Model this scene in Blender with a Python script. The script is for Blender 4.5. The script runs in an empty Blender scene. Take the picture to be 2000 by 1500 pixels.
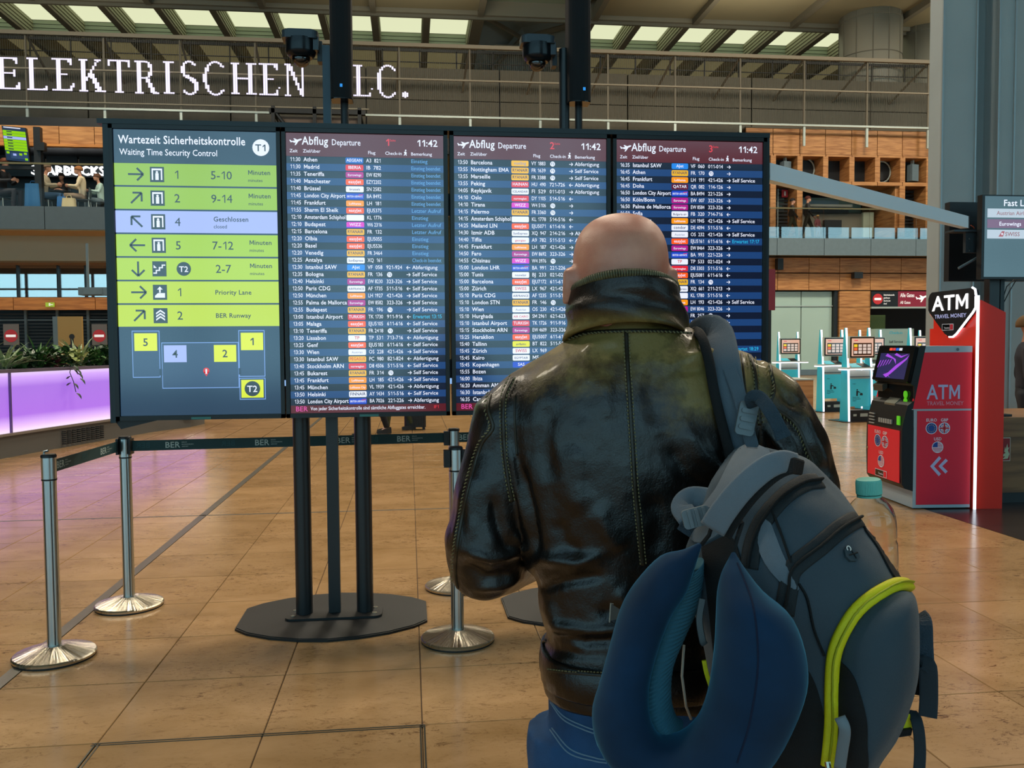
import bpy, bmesh, math, random
import numpy as np
from math import sin, cos, radians, pi, sqrt, atan2
from mathutils import Vector, Matrix, noise
from mathutils.bvhtree import BVHTree
from mathutils.geometry import tessellate_polygon
random.seed(7)
SC = bpy.context.scene
COL = SC.collection

# ---------------------------------------------------------------- camera
FL = 1700.0
YAW, PIT, ROL = radians(6.7), radians(2.627), radians(.4)
EYE = Vector((0, 0, 1.5))
CF = Vector((sin(YAW)*cos(PIT), cos(YAW)*cos(PIT), -sin(PIT)))
_R = Vector((cos(YAW), -sin(YAW), 0)); _U = _R.cross(CF)
CR = cos(ROL)*_R - sin(ROL)*_U
CU = sin(ROL)*_R + cos(ROL)*_U
cam = bpy.data.objects.new('camera', bpy.data.cameras.new('camera')); COL.objects.link(cam)
cam.data.sensor_width = 36; cam.data.lens = 36*FL/2000; cam.data.clip_end = 400; cam.data.clip_start = .05
cam.matrix_world = Matrix(((CR.x, CU.x, -CF.x, EYE.x), (CR.y, CU.y, -CF.y, EYE.y), (CR.z, CU.z, -CF.z, EYE.z), (0, 0, 0, 1)))
SC.camera = cam

# ---------------------------------------------------------------- sky and light
W = bpy.data.worlds.new('sky'); SC.world = W; W.use_nodes = True
nt = W.node_tree; bg = nt.nodes['Background']
tc = nt.nodes.new('ShaderNodeTexCoord'); sep = nt.nodes.new('ShaderNodeSeparateXYZ'); rp = nt.nodes.new('ShaderNodeValToRGB')
nt.links.new(tc.outputs['Generated'], sep.inputs[0]); nt.links.new(sep.outputs['Z'], rp.inputs[0]); nt.links.new(rp.outputs[0], bg.inputs[0])
rp.color_ramp.elements[0].position = 0; rp.color_ramp.elements[0].color = (.38, .71, .82, 1)
rp.color_ramp.elements[1].position = .7; rp.color_ramp.elements[1].color = (.30, .56, .76, 1)
bg.inputs[1].default_value = 2.2
SC.view_settings.view_transform = 'Standard'; SC.view_settings.look = 'None'; SC.view_settings.gamma = 1
SC.view_settings.exposure = 0.0; SC.view_settings.use_curve_mapping = False
def lamp(name, loc, sx, sy, power, col=(1, .85, .65), rot=(0, 0, 0)):
    l = bpy.data.lights.new(name, 'AREA'); l.shape = 'RECTANGLE'; l.size = sx; l.size_y = sy; l.energy = power; l.color = col
    o = bpy.data.objects.new(name, l); COL.objects.link(o); o.location = loc; o.rotation_euler = rot
    return o
# warm fill lights added under the high ceiling to brighten floor and rear wall
for x, y, pw in ((-10, 9, 1100), (2, 10, 1000), (14, 9, 1300), (-14, 24, 2300), (2, 24, 1700), (16, 24, 2900), (28, 26, 2300)):
    lamp('hall_fill_light', (x, y, 17.4), 3, 3, pw, (1, .88, .70))
# upward fill lights added over the walkway to brighten the roof
for x in (-16, 0, 16, 30): lamp('roof_fill_light', (x, 39, 14.6), 6, .4, 200, (1, .93, .72), (pi, 0, 0))

# ---------------------------------------------------------------- pixel helpers (photo frame 2000 x 1500) -> world points
def ray(x, y): return CF + (x-1000)/FL*CR - (y-750)/FL*CU
def onY(x, y, v): d = ray(x, y); return EYE + d*(v/d.y)
def onX(x, y, v): d = ray(x, y); return EYE + d*(v/d.x)
def onZ(x, y, z=0.): d = ray(x, y); return EYE + d*((z-EYE.z)/d.z)
def at(x, y, dep): return EYE + ray(x, y)*dep
def topx(p):
    q = Vector(p)-EYE; d = q.dot(CF); return 1000+FL*q.dot(CR)/d, 750-FL*q.dot(CU)/d, d

# ---------------------------------------------------------------- materials
MATS = {}
def lin(c):
    if isinstance(c, str): c = tuple(int(c[i:i+2], 16)/255 for i in (0, 2, 4))
    return tuple(x/12.92 if x <= .04045 else ((x+.055)/1.055)**2.4 for x in c)
def mat(name, col='808080', rough=.5, metal=0., emit=0., ecol=None, spec=.5, coat=0., vary=0., vscale=6., bump=0., bscale=60., alpha=1., trans=0., sheen=0., stretch=None, ior=1.45, obrand=0.):
    if name in MATS: return MATS[name]
    m = bpy.data.materials.new(name); m.use_nodes = True; MATS[name] = m
    n = m.node_tree; b = n.nodes['Principled BSDF']; c = lin(col)
    m.diffuse_color = (*c, 1)
    b.inputs['Base Color'].default_value = (*c, 1); b.inputs['Roughness'].default_value = rough; b.inputs['Metallic'].default_value = metal
    b.inputs['Specular IOR Level'].default_value = spec; b.inputs['Coat Weight'].default_value = coat; b.inputs['Coat Roughness'].default_value = .12
    b.inputs['Alpha'].default_value = alpha; b.inputs['Transmission Weight'].default_value = trans; b.inputs['IOR'].default_value = ior
    if sheen: b.inputs['Sheen Weight'].default_value = sheen; b.inputs['Sheen Roughness'].default_value = .4
    if emit:
        b.inputs['Emission Color'].default_value = (*lin(ecol or col), 1); b.inputs['Emission Strength'].default_value = emit
    if vary or bump or obrand:
        t = n.nodes.new('ShaderNodeTexCoord'); mp = n.nodes.new('ShaderNodeMapping'); n.links.new(t.outputs['Object'], mp.inputs[0])
        if stretch: mp.inputs['Scale'].default_value = stretch
    if vary:
        ns = n.nodes.new('ShaderNodeTexNoise'); ns.inputs['Scale'].default_value = vscale; ns.inputs['Detail'].default_value = 6
        n.links.new(mp.outputs[0], ns.inputs['Vector'])
        r = n.nodes.new('ShaderNodeValToRGB'); r.color_ramp.elements[0].position = .3; r.color_ramp.elements[1].position = .7
        r.color_ramp.elements[0].color = (*[x*(1-vary) for x in c], 1); r.color_ramp.elements[1].color = (*[min(1, x*(1+vary)) for x in c], 1)
        n.links.new(ns.outputs['Fac'], r.inputs[0]); last = r.outputs[0]
        if obrand:
            oi = n.nodes.new('ShaderNodeObjectInfo'); mr = n.nodes.new('ShaderNodeMapRange'); mr.inputs[3].default_value = 1-obrand; mr.inputs[4].default_value = 1+obrand*.6
            n.links.new(oi.outputs['Random'], mr.inputs[0]); mx = n.nodes.new('ShaderNodeVectorMath'); mx.operation = 'SCALE'
            n.links.new(last, mx.inputs[0]); n.links.new(mr.outputs[0], mx.inputs['Scale']); last = mx.outputs[0]
            ad = n.nodes.new('ShaderNodeVectorMath'); ad.operation = 'ADD'; n.links.new(t.outputs['Object'], ad.inputs[0]); n.links.new(oi.outputs['Location'], ad.inputs[1]); n.links.new(ad.outputs[0], mp.inputs[0])
        n.links.new(last, b.inputs['Base Color'])
    if bump:
        nb = n.nodes.new('ShaderNodeTexNoise'); nb.inputs['Scale'].default_value = bscale; nb.inputs['Detail'].default_value = 4
        n.links.new(mp.outputs[0], nb.inputs['Vector']); bp = n.nodes.new('ShaderNodeBump'); bp.inputs['Strength'].default_value = bump; bp.inputs['Distance'].default_value = .01
        n.links.new(nb.outputs['Fac'], bp.inputs['Height']); n.links.new(bp.outputs[0], b.inputs['Normal'])
    return m
def node(m, kind, **kw):
    n = m.node_tree.nodes.new(kind)
    for k, v in kw.items():
        if k in n.inputs: n.inputs[k].default_value = v
        else: setattr(n, k, v)
    return n
def wood(name, c1, c2, rough=.45, scale=(1.2, 1.2, 14)):
    """Veneer with a horizontal grain."""
    m = mat(name, c1, rough); n = m.node_tree; b = n.nodes['Principled BSDF']
    t = node(m, 'ShaderNodeTexCoord'); oi = node(m, 'ShaderNodeObjectInfo'); mu = node(m, 'ShaderNodeVectorMath', operation='MULTIPLY_ADD')
    cb = node(m, 'ShaderNodeCombineXYZ'); n.links.new(oi.outputs['Random'], cb.inputs[0]); n.links.new(oi.outputs['Random'], cb.inputs[2])
    n.links.new(cb.outputs[0], mu.inputs[0]); mu.inputs[1].default_value = (37, 1, 91); n.links.new(t.outputs['Object'], mu.inputs[2])
    mp = node(m, 'ShaderNodeMapping', Scale=scale); n.links.new(mu.outputs[0], mp.inputs[0])
    a = node(m, 'ShaderNodeTexNoise', Scale=1.0, Detail=5., Distortion=.6); n.links.new(mp.outputs[0], a.inputs['Vector'])
    r = node(m, 'ShaderNodeValToRGB'); n.links.new(a.outputs['Fac'], r.inputs[0])
    r.color_ramp.elements[0].position = .33; r.color_ramp.elements[0].color = (*lin(c2), 1)
    r.color_ramp.elements[1].position = .62; r.color_ramp.elements[1].color = (*lin(c1), 1)
    n.links.new(r.outputs[0], b.inputs['Base Color']); return m

M_STONE = mat('travertine', 'b08c5c', .17, spec=.45)
def _stone():
    m = M_STONE; n = m.node_tree; b = n.nodes['Principled BSDF']
    g = node(m, 'ShaderNodeNewGeometry'); oi = node(m, 'ShaderNodeObjectInfo')
    def ns(scale, detail, rough=.6, sc=(1, 1, 1), dist=0.):
        mp = node(m, 'ShaderNodeMapping', Scale=sc); n.links.new(g.outputs['Position'], mp.inputs[0])
        a = node(m, 'ShaderNodeTexNoise', Scale=scale, Detail=detail, Roughness=rough, Distortion=dist); n.links.new(mp.outputs[0], a.inputs['Vector']); return a.outputs['Fac']
    def ramp(f, p0, c0, p1, c1):
        r = node(m, 'ShaderNodeValToRGB'); n.links.new(f, r.inputs[0]); e = r.color_ramp.elements
        e[0].position = p0; e[0].color = (*lin(c0), 1); e[1].position = p1; e[1].color = (*lin(c1), 1); return r.outputs[0]
    base = ramp(ns(2.2, 6, .62, (1, 1.7, 1), .5), .3, '9c7a50', .72, 'b8946a')
    spots = ramp(ns(13, 9, .8, (1, 2.2, 1), 1.5), .53, 'ffffff', .66, '75502f')
    pits = ramp(ns(60, 5, .7, (1, 2, 1), 1.), .60, 'ffffff', .70, '5a4028')
    patch = ramp(ns(1.4, 3), .36, '202020', .58, 'ffffff')
    mx = node(m, 'ShaderNodeMix', data_type='RGBA', blend_type='MULTIPLY'); n.links.new(patch, mx.inputs[0]); n.links.new(base, mx.inputs[6]); n.links.new(spots, mx.inputs[7])
    mx2 = node(m, 'ShaderNodeMix', data_type='RGBA', blend_type='MULTIPLY'); n.links.new(patch, mx2.inputs[0]); n.links.new(mx.outputs[2], mx2.inputs[6]); n.links.new(pits, mx2.inputs[7])
    mr = node(m, 'ShaderNodeMapRange'); mr.inputs[3].default_value = .88; mr.inputs[4].default_value = 1.06; n.links.new(oi.outputs['Random'], mr.inputs[0])
    sc = node(m, 'ShaderNodeVectorMath', operation='SCALE'); n.links.new(mx2.outputs[2], sc.inputs[0]); n.links.new(mr.outputs[0], sc.inputs['Scale']); n.links.new(sc.outputs[0], b.inputs['Base Color'])
    rr = node(m, 'ShaderNodeMapRange'); rr.inputs[3].default_value = .13; rr.inputs[4].default_value = .26; n.links.new(ns(5, 4), rr.inputs[0]); n.links.new(rr.outputs[0], b.inputs['Roughness'])
_stone()
M_WOOD = wood('oak_veneer', 'b98652', '8d5c33')
M_WOODD = wood('walnut_veneer', '8a6340', '5a3d26')
M_WOODL = wood('warm_lit_veneer', 'c98a48', '9c6230')  # warm light on the lit bands is put into this veneer tone
M_BLK = mat('black_metal', '15191c', .42, bump=.05, bscale=300)
M_BLKG = mat('black_gloss', '0c1013', .15)
M_STEEL = mat('brushed_steel', 'b9c2c4', .28, 1., vary=.1, vscale=3, stretch=(90, 90, 1))
M_CHROME = mat('spun_steel', 'c6c0b0', .27, 1.)
M_CONE = mat('radial_brushed_steel', 'c6c0b0', .25, 1.)
def _cone():
    m = M_CONE; n = m.node_tree; b = n.nodes['Principled BSDF']; t = node(m, 'ShaderNodeTexCoord'); s = node(m, 'ShaderNodeSeparateXYZ'); n.links.new(t.outputs['Object'], s.inputs[0])
    a = node(m, 'ShaderNodeMath', operation='ARCTAN2'); n.links.new(s.outputs['Y'], a.inputs[0]); n.links.new(s.outputs['X'], a.inputs[1])
    w = node(m, 'ShaderNodeTexNoise', noise_dimensions='1D', Scale=7., Detail=5.); n.links.new(a.outputs[0], w.inputs['W'])
    bp = node(m, 'ShaderNodeBump', Strength=.5, Distance=.02); n.links.new(w.outputs['Fac'], bp.inputs['Height']); n.links.new(bp.outputs[0], b.inputs['Normal'])
_cone()
M_SLATE = mat('slate_fascia', '5d7079', .6, vary=.06)
M_DKGREY = mat('dark_grey_panel', '625f53', .7, vary=.06)
M_WALLU = mat('ribbed_grey_panel', '5b5a50', .7)
M_RAIL = mat('pale_rail', 'a9b5b0', .4, .3)
M_GLASS = None
def clearglass(name, refl=.12, tint=(1, 1, 1), fres=True):
    """Thin architectural pane: mostly transparent, coated so that it mirrors a little."""
    m = bpy.data.materials.new(name); m.use_nodes = True; MATS[name] = m; n = m.node_tree
    n.nodes.remove(n.nodes['Principled BSDF']); o = n.nodes['Material Output']
    t = node(m, 'ShaderNodeBsdfTransparent'); t.inputs[0].default_value = (*tint, 1); g = node(m, 'ShaderNodeBsdfGlossy', Roughness=.01)
    fr = node(m, 'ShaderNodeFresnel', IOR=1.5); mt = node(m, 'ShaderNodeMath', operation='ADD', use_clamp=True); mt.inputs[1].default_value = refl; n.links.new(fr.outputs[0], mt.inputs[0])
    if not fres: n.links.remove(mt.inputs[0].links[0]); mt.inputs[0].default_value = 0.
    x = node(m, 'ShaderNodeMixShader'); n.links.new(mt.outputs[0], x.inputs[0]); n.links.new(t.outputs[0], x.inputs[1]); n.links.new(g.outputs[0], x.inputs[2]); n.links.new(x.outputs[0], o.inputs[0])
    m.diffuse_color = (.7, .9, .9, .3)
    return m
M_GLASS = clearglass('coated_glass', .14)
def screenmat(name, col, e=1., rough=.14):
    return mat('screen_'+name, '05070a', rough, emit=e, ecol=col, spec=.5, ior=1.95)

# ---------------------------------------------------------------- mesh builder
class MB:
    def __init__(s): s.v = []; s.f = []; s.m = []
    def add(s, vs, fs, mi=0):
        k = len(s.v); s.v += [tuple(p) for p in vs]; s.f += [tuple(i+k for i in f) for f in fs]; s.m += [mi]*len(fs); return s
    def box(s, x0, x1, y0, y1, z0, z1, mi=0, M=None):
        vs = [Vector((x, y, z)) for x in (x0, x1) for y in (y0, y1) for z in (z0, z1)]
        if M: vs = [M @ p for p in vs]
        return s.add(vs, [(0, 1, 3, 2), (4, 6, 7, 5), (0, 4, 5, 1), (2, 3, 7, 6), (0, 2, 6, 4), (1, 5, 7, 3)], mi)
    def cbox(s, c, sx, sy, sz, mi=0, M=None):
        return s.box(c[0]-sx/2, c[0]+sx/2, c[1]-sy/2, c[1]+sy/2, c[2]-sz/2, c[2]+sz/2, mi, M)
    def tube(s, pts, rad, n=10, mi=0, cap=True, flat=1., up=None):
        pts = [Vector(p) for p in pts]; k = len(pts)
        if not hasattr(rad, '__len__'): rad = [rad]*k
        ring = []; a0 = None
        for i, p in enumerate(pts):
            t = (pts[min(i+1, k-1)]-pts[max(i-1, 0)]).normalized()
            if a0 is None:
                a = up or (Vector((0, 0, 1)) if abs(t.z) < .9 else Vector((1, 0, 0)))
                a0 = (a-t*a.dot(t)).normalized()
            else: a0 = (a0-t*a0.dot(t)).normalized()
            b = t.cross(a0)
            ring.append([p+rad[i]*(cos(2*pi*j/n)*a0*flat+sin(2*pi*j/n)*b) for j in range(n)])
        vs = [q for r in ring for q in r]
        fs = [(i*n+j, i*n+(j+1) % n, (i+1)*n+(j+1) % n, (i+1)*n+j) for i in range(k-1) for j in range(n)]
        if cap: fs += [tuple(reversed(range(n))), tuple(range((k-1)*n, k*n))]
        return s.add(vs, fs, mi)
    def lathe(s, prof, c=(0, 0, 0), n=32, mi=0, M=None, axis='z'):
        vs = []; c = Vector(c)
        for r, h in prof:
            for j in range(n):
                a = 2*pi*j/n; p = Vector((r*cos(a), r*sin(a), h)) if axis == 'z' else (Vector((r*cos(a), h, r*sin(a))) if axis == 'y' else Vector((h, r*cos(a), r*sin(a))))
                vs.append((M @ p if M else p)+c)
        k = len(prof); fs = [(i*n+j, i*n+(j+1) % n, (i+1)*n+(j+1) % n, (i+1)*n+j) for i in range(k-1) for j in range(n)]
        if prof[0][0] > 1e-6 and not (k == 2 and prof[1][0] == 0): fs.append(tuple(reversed(range(n))))
        if prof[-1][0] > 1e-6: fs.append(tuple(range((k-1)*n, k*n)))
        return s.add(vs, fs, mi)
    def prism(s, poly, f, d0, d1, mi=0):
        """poly: 2-D outline; f(u, v, d) -> point; extruded from d0 to d1."""
        n = len(poly); vs = [f(u, v, d0) for u, v in poly]+[f(u, v, d1) for u, v in poly]
        tr = tessellate_polygon([[Vector((u, v, 0)) for u, v in poly]])
        fs = [tuple(t) for t in tr]+[tuple(reversed([i+n for i in t])) for t in tr]+[(i, (i+1) % n, n+(i+1) % n, n+i) for i in range(n)]
        return s.add(vs, fs, mi)
    def loft(s, rings, mi=0, cap=True, closed=False):
        n = len(rings[0]); k = len(rings); vs = [q for r in rings for q in r]
        fs = [(i*n+j, i*n+(j+1) % n, ((i+1) % k)*n+(j+1) % n, ((i+1) % k)*n+j) for i in range(k if closed else k-1) for j in range(n)]
        if cap and not closed: fs += [tuple(reversed(range(n))), tuple(range((k-1)*n, k*n))]
        return s.add(vs, fs, mi)
    def text(s, t, size, f, bold=False, mi=0, align='l', xs=1., th=0.):
        """f(u, v) -> point; size: cap height."""
        vs2, fs, w = textmesh(t, bold); k = size/CAPH
        off = {'l': 0, 'c': -w*k*xs/2, 'r': -w*k*xs}[align]
        s.add([f(x*k*xs+off, y*k) for x, y in vs2], fs, mi); return w*k*xs
    def build(s, name, mats, parent=None, smooth=False, world=False, kind=None, label=None, recalc=True, autosm=None):
        me = bpy.data.meshes.new(name); me.from_pydata([tuple(p) for p in s.v], [], s.f)
        if not isinstance(mats, (list, tuple)): mats = [mats]
        for m in mats: me.materials.append(m)
        if len(mats) > 1: me.polygons.foreach_set('material_index', s.m)
        if recalc:
            bm = bmesh.new(); bm.from_mesh(me); bmesh.ops.recalc_face_normals(bm, faces=bm.faces); bm.to_mesh(me); bm.free()
        if smooth or autosm: me.polygons.foreach_set('use_smooth', [True]*len(me.polygons))
        if autosm: me.set_sharp_from_angle(angle=radians(autosm))
        me.update(); o = bpy.data.objects.new(name, me); COL.objects.link(o)
        if parent is not None:
            o.parent = parent
            if world and parent.parent is None: o.location = -Vector(parent.location)
        if kind: o['kind'] = kind
        if label: o['label'] = label
        return o
def thing(name, label, cat, loc=(0, 0, 0), rz=0., group=None):
    o = bpy.data.objects.new(name, None); COL.objects.link(o); o.empty_display_size = .1
    o.location = loc; o.rotation_euler = (0, 0, rz); o['label'] = label; o['category'] = cat
    if group: o['group'] = group
    return o
def tag(o, label, cat, group=None, kind=None):
    o['label'] = label; o['category'] = cat
    if group: o['group'] = group
    if kind: o['kind'] = kind
    return o
def dup(root, loc, rz, label, group=None):
    def cp(o, par):
        c = o.copy(); COL.objects.link(c); c.parent = par
        for ch in [x for x in COL.objects if x.parent == o]: cp(ch, c)
        return c
    r = cp(root, None); r.location = loc; r.rotation_euler = (0, 0, rz); r['label'] = label
    if group: r['group'] = group
    return r
def struct(mb, name, m, label=None, **k):
    o = mb.build(name, m, **k); o['kind'] = 'structure'
    if label: o['label'] = label
    return o

# glyph cache (Blender's built-in font), so that lettering is real mesh
GL = {}
def _eval(t, bold):
    c = bpy.data.curves.new('g', 'FONT'); c.body = t; c.resolution_u = 2; c.fill_mode = 'BOTH'
    c.offset = {0: .006, 1: .014, 2: 0.}[int(bold)]
    o = bpy.data.objects.new('g', c); me = o.to_mesh()
    vs = [(v.co.x, v.co.y) for v in me.vertices]; fs = [tuple(p.vertices) for p in me.polygons]
    o.to_mesh_clear(); bpy.data.objects.remove(o); bpy.data.curves.remove(c); return vs, fs
def glyph(ch, bold):
    k = (ch, bold)
    if k not in GL:
        vs, fs = ([], []) if ch == ' ' else _eval(ch, 2 if ch in '4' and not bold else bold)
        a, _ = _eval('I'+ch+'I', 2); b, _ = _eval('II', 2)
        adv = (max(v[0] for v in a)-min(v[0] for v in a))-(max(v[0] for v in b)-min(v[0] for v in b))
        GL[k] = (vs, fs, adv+(.02 if bold else 0))
    return GL[k]
def textmesh(t, bold):
    V, Fc, x = [], [], 0.
    for ch in t:
        vs, fs, adv = glyph(ch, bold); k = len(V)
        V += [(p[0]+x, p[1]) for p in vs]; Fc += [tuple(i+k for i in f) for f in fs]; x += adv
    return V, Fc, x
_h = _eval('H', 2)[0]; CAPH = max(v[1] for v in _h)
for _b, _w in ((False, .085), (True, .12)):     # a figure 1 with a flag, as the airport's typeface has it
    GL[('M', _b)] = ([(.06, 0), (.06+_w, 0), (.06+_w, CAPH*.70), (.36, .12), (.42, .12), (.72-_w, CAPH*.70), (.72-_w, 0), (.72, 0), (.72, CAPH), (.72-_w*1.1, CAPH), (.39, .30), (.06+_w*1.1, CAPH), (.06, CAPH)], [(0, 1, 2, 11, 12), (11, 2, 3, 10), (3, 4, 10), (10, 4, 5, 9), (5, 6, 7, 8, 9)], .78)
    GL[('1', _b)] = ([(.3, 0), (.3+_w, 0), (.3+_w, CAPH), (.3, CAPH), (.12, CAPH-.16), (.12, CAPH-.16-_w*1.1), (.3, CAPH-_w*1.25)], [(0, 1, 2, 3, 6), (3, 4, 5, 6)], .5)

# ================================================================ SETTING
def boxobj(name, x0, x1, y0, y1, z0, z1, m, parent=None, **k): return MB().box(x0, x1, y0, y1, z0, z1).build(name, m, parent, **k)
# ---- floor: grout bed, stone tiles on a .61 x .605 m grid
M_GROUT = mat('dark_grout', '4a3c2c', .8)
M_DKFL = mat('dark_parquet', '2a2220', .22, spec=.6, vary=.25, vscale=5, stretch=(1, 8, 1))
floor = struct(MB().box(-60, 70, -12, 60, -.3, -.006), 'floor', M_GROUT)
TX, TY = .613, .605; X0, Y0 = .032, 3.393
def tmesh(w, d, z0=-.006, z1=0.):
    b = MB(); e = .0025
    b.add([(0, 0, z0), (w, 0, z0), (w, d, z0), (0, d, z0), (0, 0, z1-e), (w, 0, z1-e), (w, d, z1-e), (0, d, z1-e), (e, e, z1), (w-e, e, z1), (w-e, d-e, z1), (e, d-e, z1)],
          [(0, 1, 5, 4), (1, 2, 6, 5), (2, 3, 7, 6), (3, 0, 4, 7), (4, 5, 9, 8), (5, 6, 10, 9), (6, 7, 11, 10), (7, 4, 8, 11), (8, 9, 10, 11)]); return b
t0 = tmesh(TX-.004, TY-.004).build('floor_tile', M_STONE, floor)
cells = []
for i in range(-60, 80):
    for j in range(-24, 76):
        x, y = X0+i*TX, Y0+j*TY
        if y > 37 or y < -11.5: continue
        cells.append((x, y))
vis = []
for x, y in cells:
    if y < .4: continue
    px, py, d = topx((x+.3, y+.3, 0))
    if -140 < px < 2140 and py < 1640 and d > .5 and not (1180 < px < 1700 and py > 1000): vis.append((d, x, y))
vis.sort(); near = set((x, y) for d, x, y in vis[:298]); first = True; far = MB()
for x, y in cells:
    if x+TX > 4.56 and y < 7.6: continue
    if (x, y) in near:
        o = t0 if first else t0.copy()
        if not first: COL.objects.link(o)
        first = False; o.parent = floor; o.location = (x+.002, y+.002, 0)
    else:
        k = tmesh(TX-.004, TY-.004); far.add([(p[0]+x+.002, p[1]+y+.002, p[2]) for p in k.v], k.f if y < 10 else k.f[-1:])
for j in range(-24, 7):
    k = tmesh(.232, TY-.004); far.add([(p[0]+4.324, p[1]+Y0+j*TY+.002, p[2]) for p in k.v], k.f)
far.build('floor_tiling', M_STONE, floor, kind='stuff', recalc=False)
# dark parquet island on the side of the cash machine
pq = MB()
for j in range(-24, 26):
    y = j*.5-.0
    if y > 7.1: break
    for i in range(7): pq.box(4.56+i*.9+.001, 4.56+(i+1)*.9-.001, y, y+.497, -.006, 0.0)
pq.build('dark_floor_board', M_DKFL, floor, kind='stuff')
# brushed expansion strips let into the stone, and the frame of a floor hatch
M_STRIP = mat('metal_strip', '77736a', .35, .6)
boxobj('expansion_strip', -1.868, -1.808, -3, 39, -.004, .0012, M_STRIP, floor)
boxobj('expansion_strip', -14, 4.5, 7.915, 7.945, -.004, .0012, M_STRIP, floor)
hf = MB()
for a in (0, .016): hf.box(-1.21, .04, 3.372+a, 3.378+a, -.004, .0016)
for xx in (-1.20, .022):
    for a in (0, .016): hf.box(xx+a, xx+a+.006, 1.6, 3.39, -.004, .0016)
hf.build('hatch_frame', mat('hatch_metal', '5a5a52', .4, .8), floor)

# ---- roof: soffit, ribs, skylights
M_SOF = mat('soffit_panel', '988d70', .8, vary=.05, vscale=.4)
M_BEAM = mat('roof_beam', '8a8270', .6)
M_BEAMD = mat('roof_rib', '7a7363', .6)
M_SKYL = mat('skylight_pane', '0a0a08', .5, emit=1., ecol='e2e6bd', vary=0)
M_LOUV = mat('pale_louvre', '93a08c', .7)
ceiling = struct(MB().box(-60, 70, -12, 60, 19.6, 19.9), 'ceiling', M_SOF)
CZ = 18.0
XA = onY(938, 34, 44).x; XB = onY(1160, 42, 44).x; SPL = (XA-onY(65, 14, 44).x)/8; SPR = (onY(1540, 52, 44).x-onY(1350, 47, 44).x)/2
fins = [(XA-k*SPL, k) for k in range(0, 20)]+[(XB+k*SPR, k) for k in range(0, 17)]
M_SOFD = mat('soffit_joint', '5c5544', .8)
def soffit(xa, xb, y1, j): MB().box(xa+.05, xb-.05, y1-9.2, y1-.05, CZ, CZ+.12).build('soffit_panel', M_SOF, ceiling)
rib_x = [XA-2*k*SPL for k in range(10)][::-1]+[XB+2*k*SPR for k in range(9)]
for j in range(6):
    for a, c in zip(rib_x, rib_x[1:]):
        if j < 2 and a >= XA-.01 and c <= XB+.01: continue
        if j < 3 and (a < -26 or c > 42): continue
        soffit(a, c, 43.8-j*9.3, j)
for x in rib_x: MB().box(x-.14, x+.14, -11, 43.8, CZ-.3, CZ+.3).build('roof_rib', M_BEAMD, ceiling)
MB().box(-60, 70, 43.8, 44.25, CZ-.2, CZ+1.2).build('roof_crossbeam', M_BEAM, ceiling)
MB().box(-60, 70, 44.0, 44.15, CZ-.34, CZ-.2).build('roof_crossbeam', M_BEAMD, ceiling)
M_FIN = mat('fin_flank', 'a3a58c', .7)
for x, k in fins:
    w = .30 if k == 0 else .17
    f = MB().box(x-w, x+w, 44.3, 60, CZ+.05, CZ+1.5)
    f.build('roof_fin', M_BEAM, ceiling)
    f = MB()
    for q in range(5): f.box(x-w-.04, x+w+.04, 44.3, 50.2, CZ+.2+q*.2, CZ+.32+q*.2)
    f.build('fin_lining', M_FIN, ceiling)
for grp in (fins[:20], fins[20:]):
    for (xa, _), (xb, _) in zip(grp, grp[1:]):
        xa, xb = min(xa, xb)+.17, max(xa, xb)-.17
        MB().box(xa, xb, 44.3, 50.0, 19.0, 19.05).build('skylight_pane', M_SKYL, ceiling)
        lv = MB()
        for q in range(4): lv.box(xa, xb, 50.05+q*.03, 50.15+q*.03, 18.99-.2*(q+1)+.02, 18.99-.2*q)
        lv.build('louvre', M_LOUV, ceiling)
        MB().box(xa, xb, 51.6, 56.5, 19.0, 19.05).build('amber_pane', mat('amber_skylight', '0a0a08', .5, emit=.22, ecol='b9ab78'), ceiling)
MB().box(-60, 70, 50.3, 50.8, 18.2, 18.6).build('roof_crossbeam', M_BEAM, ceiling)
xa, xb = XA+.3, XB-.3
f = MB().add([(xa, 44.4, CZ+.3), (xb, 44.4, CZ+.3), ((xa+xb)/2, 50, CZ+1.5), (xa, 56, CZ-.4), (xb, 56, CZ-.4)], [(0, 1, 2), (1, 4, 2), (4, 3, 2), (3, 0, 2)])
f.build('folded_roof_panel', mat('blue_grey_metal', '93a5ab', .5), ceiling)
lv = MB()
for q in range(14): lv.box(xa, xb, 30+q, 30.9+q, CZ+.5, CZ+.55)
lv.build('louvre', M_LOUV, ceiling)
MB().tube([(xa, 44.6, CZ), ((xa+xb)/2, 50, CZ+.9), (xb, 44.6, CZ)], .14, 6).tube([((xa+xb)/2, 50, CZ+.9), (xa, 56, CZ-.5)], .12, 6).tube([((xa+xb)/2, 50, CZ+.9), (xb, 56, CZ-.5)], .12, 6).build('diagonal_brace', M_BEAMD, ceiling)

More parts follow.
